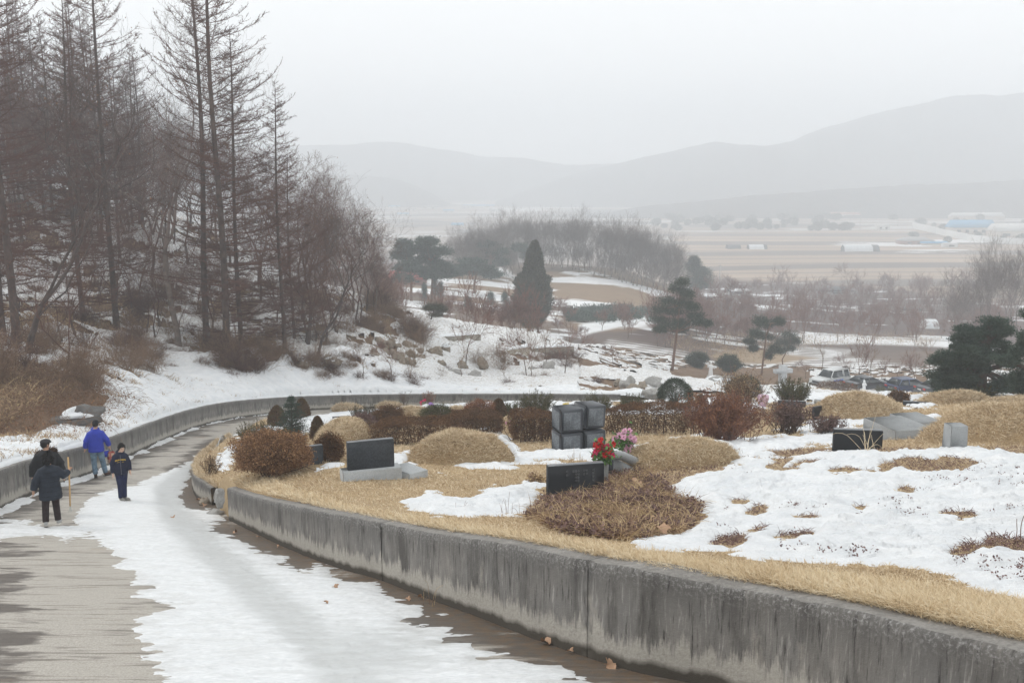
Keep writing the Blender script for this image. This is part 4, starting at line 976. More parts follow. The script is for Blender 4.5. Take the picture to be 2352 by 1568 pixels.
for p in bp:
    az = rs.rand() * 6.28; t = rnd(rs, .2, 1.1); d = np.array([math.cos(az) * math.sin(t), math.sin(az) * math.sin(t) * .8 - .1, math.cos(t)]); L = rnd(rs, .5, 1.5); q = p.copy(); pts = [q]
    for i in range(6): d = unit(d + rs.randn(3) * .12 - [0, 0, .19 * i * .7]); q = q + d * L / 6; pts.append(q)
    pts = np.array(pts); S.append(poly_segs(pts, np.full(7, .006)))
    T = [[*pts[i], *(pts[i] + unit(d + rs.randn(3)) * rnd(rs, .08, .3)), .004, .003] for i in range(1, 7)]; S.append(np.array(T))
V, Q = seg_arrays(np.vstack(S), 3)
tag(obj('bramble_thicket', raw_mesh('bramble_thicket', V, Q), M_TWIG_B), 'tangle of rusty dead brambles on the bank above the road wall', 'brambles', None, 'stuff')
V, Q = leaf_mesh(bp, .07, rs, 9, .16); o = obj('dead_leaves', raw_mesh('dead_leaves', V, Q), M_LEAF_O); tag(o, 'brown dead leaves caught in the brambles on the bank', 'leaves', None, 'stuff')

# ------------------------------------------------------------------ grass
rs = np.random.RandomState(88)
flat_ok = (terr & (dd < .02) & (sd < -.24) & (Yg < 62) & (uu > 430) & (uu < 2480) & (vv > 890) & (heap_d < 0)).ravel()
idx = np.where(flat_ok)[0]; pick = rs.choice(idx, 125000)
gx = X.ravel()[pick] + rs.randn(len(pick)) * .004 * Yg.ravel()[pick] * .3; gy = Yg.ravel()[pick] * (1 + rs.randn(len(pick)) * .002)
gp = np.stack([gx, gy, near_z(gx, gy) - .005], 1); Lg = .055 * np.clip(gy / 12, .9, 2.4)
V, Q, T = blades(gp, Lg, rs, (-.25, -.25), np.clip(gy * .00055, .006, .03), .7, .25)
tag(obj('dry_grass', raw_mesh('dry_grass', V, Q, T), M_GRASS), 'short matted straw-coloured grass between the snow patches on the graves terrace', 'grass', None, 'stuff')
# long grass hanging along the top of the retaining wall
dnw = line_d(X, Yg, nw)
wd = np.interp(uu, [520, 800, 1300, 1900, 2352], [.9, .60, .50, 1.0, 1.35])
k = (terr & (sd < -.20) & (dnw < wd) & (uu > 520) & (uu < 2500)).ravel(); pick = rs.choice(np.where(k)[0], 62000)
gx = X.ravel()[pick] + rs.randn(len(pick)) * .02; gy = Yg.ravel()[pick] + rs.randn(len(pick)) * .02; dn_ = dnw.ravel()[pick]
gp = np.stack([gx, gy, near_z(gx, gy) - .005], 1); V, Q, T = blades(gp, np.interp(gx, [-5, 0, 3], [.10, .11, .135]) * (.55 + .45 * sstep(1.5, .4, dn_)), rs, (-.42, -.30), np.clip(gy * .0006, .0035, .014), .55, .1)
tag(obj('wall_top_grass', raw_mesh('wall_top_grass', V, Q, T), M_GRASS2), 'long golden dry grass bending over the top of the retaining wall', 'grass', None, 'stuff')
# overhanging grass round the kerb corner
kp, _ = resample(kw, .02); kp = np.repeat(kp, 26, 0); kk_ = kp[:, :2] + rs.randn(len(kp), 2) * .12; kin = poly_sd(kk_[:, 0], kk_[:, 1], ROADP) < -.08; kk_ = kk_[kin]; kp = kp[kin]; zz = near_z(kk_[:, 0], kk_[:, 1]); zz = np.minimum(zz, np.maximum(kp[:, 3] + .03, zz - .1))
V, Q, T = blades(np.c_[kk_, zz], .13, rs, (-.45, -.3), .010, .6, .1); tag(obj('kerb_grass', raw_mesh('kerb_grass', V, Q, T), M_GRASS), 'dry grass tumbling over the low kerb wall at the terrace corner', 'grass', None, 'stuff')
# heap of cut weeds
k = (heap_d > -.02).ravel(); pick = rs.choice(np.where(k)[0], 15000); gx = X.ravel()[pick] + rs.randn(len(pick)) * .01; gy = Yg.ravel()[pick] + rs.randn(len(pick)) * .02
hz_ = (Zb + und + hp).ravel()[pick]; gp = np.stack([gx, gy, hz_ + .01 + .03 * rs.rand(len(pick))], 1)
V, Q, T = blades(gp, .20, rs, (-.1, -.3), .008, .9, .35); o = empty('weed_heap', G(1420, 1190)); 
tag(o, 'brown heap of cut weeds and dead stalks in front of the inscribed black gravestone', 'weed heap')
M_inv = -np.array(o.location)
obj('stalks', raw_mesh('stalks', V + M_inv, Q, T), M_WEED, o)
V, Q, T = blades(gp[:700] + [0, 0, .03], .34, rs, (-.1, -.3), .009, 1.0, .5); obj('long_stalks', raw_mesh('long_stalks', V + M_inv, Q, T), M_WEED, o)
kq = fbm(gp[:, 0] * 2.5, gp[:, 1] * 2.5, 3, 155) > .0; V, Q = leaf_mesh(gp[kq][:8000] + [0, 0, .03], .045, rs, 3, .035); obj('leaves', raw_mesh('leaves', V + M_inv, Q), M_PURPLE, o)
# weeds in the bare holes of the snow and poking through it
k = (terr & (dd < .0) & (dd > -.5) & (sn > -.6) & (uu > 1400) & (vv > 1030) & (heap_d < -.1) & (dnw > np.interp(uu, [1300, 1900], [1.2, 2.2]))).ravel(); pick = rs.choice(np.where(k)[0], 9000)
gx = X.ravel()[pick]; gy = Yg.ravel()[pick]; gp = np.stack([gx, gy, near_z(gx, gy) + .02], 1)
V, Q, T = blades(gp, .10, rs, (-.1, -.2), .006, .9, .3); k2 = (terr & (dd > .15) & (fbm(X * .8, Yg * .8, 3, 151) > .22) & (uu > 1380) & (vv > 1030) & (Yg < 20)).ravel(); pk2 = rs.choice(np.where(k2)[0], 260); g2 = np.stack([X.ravel()[pk2], Yg.ravel()[pk2], Zsn.ravel()[pk2] + .004], 1); g2 = np.repeat(g2, 5, 0) + rs.randn(1300, 3) * [.02, .02, .004]; V2, Q2 = leaf_mesh(np.vstack([gp[:3500], g2]), .026, rs, 2, .02)
me = raw_mesh('withered_weeds', np.vstack([V, V2]), np.vstack([Q, Q2 + len(V)]), T); tag(obj('withered_weeds', me, M_PURPLE), 'purple-brown withered weeds in the melted hollows of the snowfield', 'weeds', None, 'stuff')
# sparse stalks through the snow on the hillside bench
k = (hillside & (sd < -.4) & (dwall < 9) & (dd > 0) & (uu > -50) & (uu < 1450)).ravel(); pick = rs.choice(np.where(k)[0], 900); cl = np.repeat(pick, 16)
gx = X.ravel()[cl] + rs.randn(len(cl)) * .14; gy = Yg.ravel()[cl] + rs.randn(len(cl)) * .14; gp = np.stack([gx, gy, near_z(gx, gy) + .12], 1)
V, Q, T = blades(gp, .20, rs, (0, 0), .014, .6, .1); tag(obj('bench_grass', raw_mesh('bench_grass', V, Q, T), M_WEED), 'thin dry stalks poking through the snow above the far wall', 'grass', None, 'stuff')
# slope litter: twigs and leaves strewn over the torn snow
k = (hillside & (sd < -.4) & (dwall > 3) & (uu > -80) & (uu < 900) & (dd < .25)).ravel(); pick = rs.choice(np.where(k)[0], 34000)
gx = X.ravel()[pick]; gy = Yg.ravel()[pick]; gp = np.stack([gx, gy, Z0.ravel()[pick] + .05 + .2 * rs.rand(len(pick)) ** 2], 1)
V, Q = leaf_mesh(gp, .12, rs, 1, .10, aspect=.30); V3, Q3, T3 = blades(gp[:14000], .5, rs, (0, 0), .02, .8, .1)
me = raw_mesh('leaf_litter', np.vstack([V, V3]), np.vstack([Q, Q3 + len(V)]), T3 + len(V)); tag(obj('leaf_litter', me, M_WEED), 'brown leaf litter and dead stems scattered over the wooded slope', 'leaf litter', None, 'stuff')
# ------------------------------------------------------------------ stones
def mat_granite(name, a, b, rough=.6, spec=.4, s=90):
    t = NT(name); n = t.noise(t.tc(), s, 3, .8); m = t.noise(t.tc(), 3, 4)
    c = t.mix(t.ramp(n, [(.38, 0), (.62, 1)]), a, b); c = t.mix(t.ramp(m, [(.4, 0), (.75, .35)]), c, tuple(x * .6 for x in a))
    return t.fin(c, rough, n, .12, .004, spec=spec)
M_BLACK = mat_granite('black_granite', (.010, .011, .013), (.020, .021, .024), .28, .25)
M_BLACK2 = mat_granite('dull_black_stone', (.018, .021, .026), (.050, .056, .064), .5, .3, 40)
M_LIT_TOP = mat_granite('sky_lit_top', (.10, .105, .115), (.22, .23, .24), .3, .5)  # paler stone tone: sky light on the gravestone tops, put into the colour
M_GRAN = mat_granite('grey_granite', (.22, .23, .235), (.42, .43, .43), .75, .3)
M_GRAN2 = mat_granite('pale_granite', (.32, .335, .34), (.52, .53, .53), .8, .3)
M_STONE = mat_granite('rough_fieldstone', (.20, .165, .125), (.36, .31, .25), .95, .2, 6)
M_STONEG = mat_granite('grey_boulder', (.26, .25, .235), (.42, .41, .39), .95, .2, 6)
M_TEXT = m_simple('engraved_letters', (.20, .205, .21), .8, .1)
M_WHITE = m_simple('white_plaster', (.80, .81, .82), .6, .05, 4)
FONT = None
for _f in bpy.data.fonts: FONT = _f
def text(name, s, size, mat, parent, loc, rot, ext=.002, align='CENTER', bold=0):
    c = bpy.data.curves.new(name, 'FONT'); c.body = s; c.size = size; c.extrude = ext; c.align_x = align; c.offset = bold; c.space_line = 1.15
    tmp = bpy.data.objects.new(name, c); COL.objects.link(tmp); bpy.context.view_layer.update()
    me = bpy.data.meshes.new_from_object(tmp.evaluated_get(bpy.context.evaluated_depsgraph_get())); bpy.data.objects.remove(tmp); me.materials.clear(); me.materials.append(mat); o = bpy.data.objects.new(name, me); COL.objects.link(o); o.parent = parent; o.location = loc; o.rotation_euler = rot; return o
def facing(p, turn=0.0):
    """rotation about z that makes local -Y face the camera, plus a turn"""
    return -math.atan2(p[0], p[1]) + turn
def slab(name, p, w, h, th, turn, mat, label, group=None, base=None, edge=True, cat='gravestone', tilt=0):
    o = empty(name, p, facing(p, turn)); tag(o, label, cat, group); z0 = 0
    if base:
        bw, bh, bt = base; MB().box((0, 0, bh / 2 - .06), (bw, bt, bh + .12), bev=.012).build('base', M_GRAN2, o); z0 = bh
    s = MB().box((0, 0, z0 + h / 2 - .02), (w, th, h + .04), bev=.006).build('slab', mat, o)
    if edge: MB().box((0, 0, z0 + h + .003), (w - .014, th - .014, .006)).build('lit_top_face', M_LIT_TOP, o)  # thin pale sheet painting the sky's brightness onto the upward face
    return o, z0
# near black inscribed stone
p = base_at(1322, 1148); sc = scale_at(p)
o, z0 = slab('gravestone', p + [0, .15, 0], 134 * sc, 84 * sc, .14, .30, M_BLACK, 'black polished gravestone with faint engraved characters, half behind the heap of weeds')
w_, h_ = 134 * sc, 84 * sc
for (x, z, s_) in ((-.17, .80, '자\n손'), (-.01, .80, '김명수\n   서삭\n   재웅\n   서진'), (.16, .80, '자부\n손부'), (.30, .80, '서\n화\n영\n길')):
    text('inscription', s_, .048, M_TEXT, o, (x * w_, -.0735, z0 + h_ * z), (math.pi / 2, 0, 0))
# black stone on the granite plinth (left)
p = base_at(847, 1104); sc = scale_at(p)
slab('gravestone', p + [0, .3, 0], 109 * sc, 66 * sc, .13, .20, M_BLACK2, 'wide black gravestone on a pale granite plinth among dry grass', base=(138 * sc, 24 * sc, .34))
# stones behind the azalea
p = base_at(706, 1068); sc = scale_at(p); slab('gravestone', p, 72 * sc, 48 * sc, .12, .2, M_BLACK2, 'black gravestone right behind the big clipped brown bush')
p = base_at(672, 1022); sc = scale_at(p); slab('gravestone', p, 60 * sc, 24 * sc, .12, .25, M_BLACK2, 'low black gravestone behind the olive juniper, second row')
p = base_at(665, 1002); sc = scale_at(p); slab('gravestone', p, 50 * sc, 20 * sc, .12, .25, M_BLACK2, 'small dark gravestone in front of the blue spruce')
p = base_at(784, 965); sc = scale_at(p); slab('gravestone', p, 40 * sc, 11 * sc, .12, .1, M_BLACK2, 'tiny flat dark gravestone on the snow near the far wall')
p = base_at(1972, 1036); sc = scale_at(p); slab('gravestone', p + [0, .1, 0], 108 * sc, 52 * sc, .16, .22, M_BLACK, 'low black gravestone with dry reeds in front of it at right')
p = base_at(1818, 938); sc = scale_at(p); slab('gravestone', p, 62 * sc, 20 * sc, .14, .1, M_BLACK2, 'distant black gravestone beneath the dark spiky shrub')
p = base_at(2102, 930); sc = scale_at(p); slab('gravestone', p, 52 * sc, 10 * sc, .14, .1, M_BLACK2, 'distant low black gravestone between the two far grass mounds')
p = base_at(1875, 968); sc = scale_at(p); slab('gravestone', p, 26 * sc, 38 * sc, .10, .9, M_BLACK, 'narrow black gravestone leaning at the left foot of the large far mound', edge=False)
p = base_at(1150, 936); sc = scale_at(p)
# four stacked cube stones
M_RIM = mat_granite('cube_rim', (.022, .026, .034), (.055, .060, .070), .35, .5); M_FACE = mat_granite('cube_face', (.10, .112, .125), (.20, .215, .23), .7, .3, 25)
p = base_at(1330, 1038); sc = scale_at(p); o = empty('cube_gravestone', p + [0, .3, -.05], facing(p, .42)); tag(o, 'grave monument of four dark stone cubes stacked two by two, upper right one twisted', 'gravestone')
a = 56 * sc
for (ix, iz, ry, off, rz) in ((0, 0, 0, 0, 0), (1, 0, 0, 0, .03), (0, 1, 0, 0, .0), (1, 1, .07, .06, .16)):
    x = (ix - .5) * a * 1.03; z = (iz + .5) * a * .98 + (.04 if ix and iz else 0)
    e = MB().box((0, 0, 0), (a, a, a * .96), bev=.035).build('cube', M_RIM, o, loc=(x, off, z)); e.rotation_euler = (0, ry, rz)
    f = MB().box((0, -a / 2 - .003, 0), (a * .74, .012, a * .72), bev=.004).build('inscribed_face', M_FACE, e); g = MB().box((-a / 2 - .003, 0, 0), (.012, a * .74, a * .72), bev=.004).build('side_face', M_FACE, e)
# grey granite post
p = base_at(2192, 1030); sc = scale_at(p); o = MB().box((0, 0, 30 * sc), (42 * sc, .30, 62 * sc), bev=.012, taper=(.95, .95)).build('stone_post', M_GRAN, None, loc=p); o.rotation_euler = (0, 0, facing(p, .5)); tag(o, 'short square grey granite post with sloping top before the right mound', 'stone post')
# low altar slabs
p = base_at(2080, 1006); sc = scale_at(p); o = empty('offering_table', p + [0, .5, 0], facing(p, .62)); tag(o, 'flat grey granite offering slab behind the reedy black gravestone', 'offering slab')
MB().box((0, 0, .10), (1.05, 1.35, .36), bev=.015).build('table_top', M_GRAN, o); MB().box((.9, .6, .08), (.8, 1.0, .30), bev=.015).build('side_slab', M_GRAN, o)
p = base_at(938, 1090); sc = scale_at(p); o = MB().box((0, 0, .06), (.45, .7, .22), bev=.01).build('granite_block', M_GRAN2, None, loc=p); o.rotation_euler = (0, 0, facing(p, .6)); tag(o, 'pale granite block at the left foot of the middle grass mound', 'granite block')
for (u, v, wpx, tr, rz_, lab) in ((1440, 1092, 96, 0, .95, 'thick round granite edging roll on the left flank of the flowered mound'), (1905, 946, 70, 0, .95, 'round granite edging roll on the large far mound')):
    p = base_at(u, v); sc = scale_at(p); o = empty('grave_edging', p + [0, .1, 0], facing(p, 0)); tag(o, lab, 'grave edging'); L = wpx * sc
    MB().tube([(-L * .45, -.1, .42), (-L * .1, .05, .36), (L * .25, .20, .20), (L * .55, .35, .05)], .085, 12).build('roll', M_GRAN, o, True)
    MB().prism([(-L * .42, -.1), (L * .5, -.1), (L * .45, .02), (-L * .42, .36)], .0, .12).build('side_slab', M_GRAN, o)
    MB().tube([(-L * .40, -.16, -.1), (-L * .40, -.16, .34)], .075, 10).build('corner_post', M_BLACK2, o, True)
p = base_at(1390, 1108); sc = scale_at(p); o = empty('stone_vase', p); tag(o, 'slim grey stone flower vase beside the inscribed black gravestone', 'vase'); MB().tube([(0, 0, -.1), (0, 0, .1), (0, 0, .42), (0, 0, .46)], [.07, .055, .06, .068], 12).build('vase_body', M_GRAN, o, True)
MB().tube([(0, 0, .455), (0, 0, .468)], [.078, .078], 12).build('rim', M_GRAN2, o, True)
# artificial flowers
def m_petal(name, a, b): return m_leaf(name, [a, b, tuple(min(1, k * 1.3) for k in b)], 12, rough=.6)
PET = {'red': m_petal('red_petals', (.32, .012, .015), (.60, .035, .04)), 'crimson': m_petal('crimson_petals', (.36, .015, .06), (.66, .06, .16)), 'lilac': m_petal('lilac_petals', (.50, .20, .32), (.78, .48, .60)), 'yellow': m_petal('yellow_petals', (.55, .42, .08), (.8, .65, .2)), 'violet': m_petal('violet_petals', (.25, .10, .40), (.50, .30, .70)), 'pink': m_petal('pink_petals', (.6, .2, .35), (.85, .5, .62)), 'green': m_petal('flower_leaves', (.04, .09, .03), (.12, .22, .07))}
def flower_mesh(r, n=26, seed=0):
    rs = np.random.RandomState(seed); V = []; Q = []
    for k in range(n):
        f = k / n; az = k * 2.4 + rs.rand() * .3; el = 1.35 * (1 - f) - .1; L = r * (.45 + .6 * f); w = L * .6
        d = np.array([math.cos(az) * math.cos(el), math.sin(az) * math.cos(el), math.sin(el)]); s = unit(np.cross(d, [0, 0, 1.0])); nn = np.cross(s, d)
        m = d * L * .6 - nn * L * .12; e = d * L + nn * L * .10; b = len(V); V += [d * .01, m - s * w * .5, e - s * w * .2, e + s * w * .2, m + s * w * .5]; Q.append((b, b + 1, b + 2, b + 3)); Q.append((b, b + 3, b + 4, b + 4))
    V = np.array(V); T = [q[:3] for q in Q[1::2]]; return V, [q for q in Q[0::2]], T
def bouquet(label, p, items, R_, stem_h, name='flower_bouquet', leaves=500):
    o = empty(name, p); tag(o, label, 'flowers'); rs = np.random.RandomState(int(abs(p[0]) * 100) % 997); k0 = 0; ST = []
    for col, n, cx, cz, sp, r in items:
        for k in range(n):
            a = rs.rand() * 6.28; q = np.array([cx + sp * math.cos(a) * rs.rand() ** .5, -.05 + .12 * rs.randn() * .5, cz + sp * math.sin(a) * rs.rand() ** .5])
            V, Q, T = flower_mesh(r * rnd(rs, .85, 1.15), 26, k + k0); me = raw_mesh('flower', V, Q, T); f = obj('flower', me, PET[col], o, q); d = Vector((q[0] - cx * .3, -.35, (q[2] - cz) + .15)); f.rotation_euler = d.to_track_quat('Z', 'Y').to_euler(); ST.append([0, 0, -.02, *q, .006, .004])
        k0 += 31
    V, Q = seg_arrays(np.array(ST), 4); pts = np.array([np.array(s[3:6]) * (.35 + .55 * rs.rand()) + rs.randn(3) * R_ * .18 for s in ST for _ in range(max(1, leaves // len(ST)))]); L = leaf_mesh(pts, R_ * .28, rs, 1, .01, aspect=.5)
    V, Q = join((V, Q), L); obj('stems_and_leaves', raw_mesh('stems_and_leaves', V, Q), PET['green'], o); return o
p = base_at(1390, 1108); bouquet('red and crimson artificial peonies in the vase by the black gravestone', p + [0, -.02, .46], [('red', 9, -.02, .30, .17, .075), ('crimson', 8, -.05, .13, .16, .068)], .3, .4)
p = base_at(1432, 1085); bouquet('lilac-pink artificial roses beside the red peonies', p + [0, .1, .42], [('lilac', 13, .02, .22, .20, .082)], .28, .3)
p = base_at(1300, 948); bouquet('small yellow and crimson flower spray on snow behind the dark cubes', p + [0, 0, .1], [('yellow', 3, 0, .35, .1, .10), ('crimson', 4, 0, .18, .12, .10), ('violet', 2, .1, .0, .1, .1)], .25, .3, leaves=60)
p = base_at(993, 950); bouquet('tiny violet flowers tucked in the round dark bush', p + [0, -.6, .45], [('violet', 6, 0, .1, .16, .09)], .2, .2, leaves=60)
p = base_at(975, 934); bouquet('magenta flower spray on the snow near the far wall', p + [0, 0, .1], [('crimson', 5, 0, .15, .22, .09)], .2, .2, leaves=40)
p = base_at(1185, 990); bouquet('pale pink flowers behind the crest of the middle grass mound', p + [0, 0, .25], [('pink', 12, 0, .08, .35, .06)], .3, .2, leaves=60)
p = base_at(1752, 940); o = MB().tube([(0, 0, 0), (0, 0, .5), (0, 0, .62)], [.10, .26, .24], 9).build('wrapped_bouquet', m_simple('pink_wrapping', (.62, .42, .52), .5, .15), None, loc=p + [0, 0, .05]); tag(o, 'upright pink paper-wrapped bouquet standing in the snow', 'flowers')

# ------------------------------------------------------------------ grave mounds
def mound(u, v, wpx, hpx, label, aspect=.85, seed=0, blade=.075, nb=9000, sq=.62, mat=None, snowcap=None, turn=0.0, small=None):
    p = base_at(u, v, dz=0); sc = scale_at(p); rx = wpx * sc / 2; ry = rx * aspect; h = hpx * sc * .92; c = np.array([p[0] + p[0] / p[1] * ry, p[1] + ry])
    rs = np.random.RandomState(seed + 400); nr, nth = 26, 72; rr = np.linspace(0, 1.12, nr); th = np.linspace(0, 2 * np.pi, nth, endpoint=False); A, B = np.meshgrid(rr, th, indexing='ij')
    ct, stt = math.cos(turn), math.sin(turn)
    def pos(A, B):
        wob = 1 + .07 * fbm(np.cos(B) * 1.3 + seed, np.sin(B) * 1.3, 3, seed); lx, ly = A * rx * wob * np.cos(B), A * ry * wob * np.sin(B); x = c[0] + lx * ct - ly * stt; y = c[1] + lx * stt + ly * ct
        dome = np.where(A < 1, np.maximum(1 - A ** 2.2, 0) ** sq, -(A - 1) * 1.5); z0 = gz(x, y); zc = gz(np.array([c[0]]), np.array([c[1] - ry * .8]))[0]
        return x, y, lerp(z0, np.minimum(z0 + .0, zc + .2), .35 * np.clip(1 - A, 0, 1)) + h * dome * (1 + .16 * fbm(x * .9, y * .9, 3, seed + 3)) + .05 * fbm(x * 3, y * 3, 4, seed)
    x, y, z = pos(A, B); V = np.stack([x, y, z], -1).reshape(-1, 3); Q = []
    for i in range(nr - 1):
        for j in range(nth): j2 = (j + 1) % nth; Q.append((i * nth + j, (i + 1) * nth + j, (i + 1) * nth + j2, i * nth + j2))
    o = empty('grave_mound', (c[0], c[1], z[0, 0] - h)); tag(o, label, 'grave mound'); L = np.array(o.location)
    obj('mound', raw_mesh('mound', V - L, Q, smooth=True, attrs={'litter': np.full(len(V), .12)}), M_GROUND, o)
    nb = int(nb * 1.3); blade = blade * 1.35; a = rs.rand(nb) ** .5 * 1.06; b = rs.rand(nb) * 6.283; x, y, z = pos(a, b)
    keep = np.ones(nb, bool)
    if snowcap: 
        (a0, a1, b0, b1) = snowcap
        AA, BB = np.meshgrid(np.linspace(a0, a1, 22), np.linspace(b0, b1, 46), indexing='ij'); xx, yy, z2 = pos(AA, BB)
        e = np.minimum(np.minimum(AA - a0, a1 - AA) / (a1 - a0) * 2, np.minimum(BB - b0, b1 - BB) / (b1 - b0) * 3.2); n_ = fbm(xx * 3, yy * 3, 3, seed + 9); z2 = z2 + .085 * (1 - np.exp(-np.maximum(e + n_ * .45 - .12, 0) * 3.5)) - .05 * (e + n_ * .45 < .10)
        obj('snow_patch', raw_mesh('snow_patch', np.stack([xx, yy, z2], -1).reshape(-1, 3) - L, grid_faces(22, 46), smooth=True, attrs={'dirt': np.zeros(xx.size)}), M_SNOW, o)
        keep = ~((a > a0 + .03) & (a < a1 - .03) & (((b - b0) % 6.283) < (b1 - b0)))
    gp = np.stack([x, y, z], 1)[keep] - L; wd_ = float(np.clip(p[1] * .00050, .006, .02))
    V, Q, T = blades(gp, blade * max(1, p[1] / 22), rs, (-.15, -.35), wd_, .8, .3); obj('grass', raw_mesh('grass', V, Q, T), mat or M_GRASS, o); return o
PI = math.pi
mound(1064, 1068, 262, 78, 'middle grassy grave mound between the plinth gravestone and the dark cubes', .8, 1, nb=12000, snowcap=(.62, 1.05, -.35, .5))
mound(1560, 1082, 300, 74, 'grassy grave mound behind the bouquets, snow running down its right flank', .8, 2, nb=12000, snowcap=(.5, 1.1, -.30, .62))
mound(1962, 966, 225, 62, 'broad grassy grave mound below the parked cars', .8, 3, .07, 9000)
mound(2192, 928, 160, 30, 'far round grass mound right of the broad mound, thin snow on its top', .8, 4, .07, 5000)
mound(2325, 1022, 440, 96, 'largest grass mound at the right edge behind the granite post', .75, 5, .085, 13000)
mound(2330, 930, 150, 18, 'low distant grass mound at the right edge', .8, 6, .07, 3000)
mound(790, 1030, 130, 66, 'tall narrow grass mound left of the plinth gravestone, running back', 2.2, 7, .07, 9000)
mound(950, 962, 95, 26, 'small grass mound behind the left end of the brown hedge', .8, 8, .07, 3000)
mound(1052, 962, 60, 26, 'small golden grass mound left of the bronze conifer', .8, 9, .07, 2500)
mound(800, 946, 70, 14, 'flat snow-edged grass mound near the far wall', .8, 10, .07, 2000)
mound(895, 938, 60, 10, 'tiny grass mound on snow by the far wall', .8, 12, .07, 1500)
mound(1880, 905, 120, 10, 'faint distant grass mound in front of the parked sport utility car', .8, 13, .07, 1500)

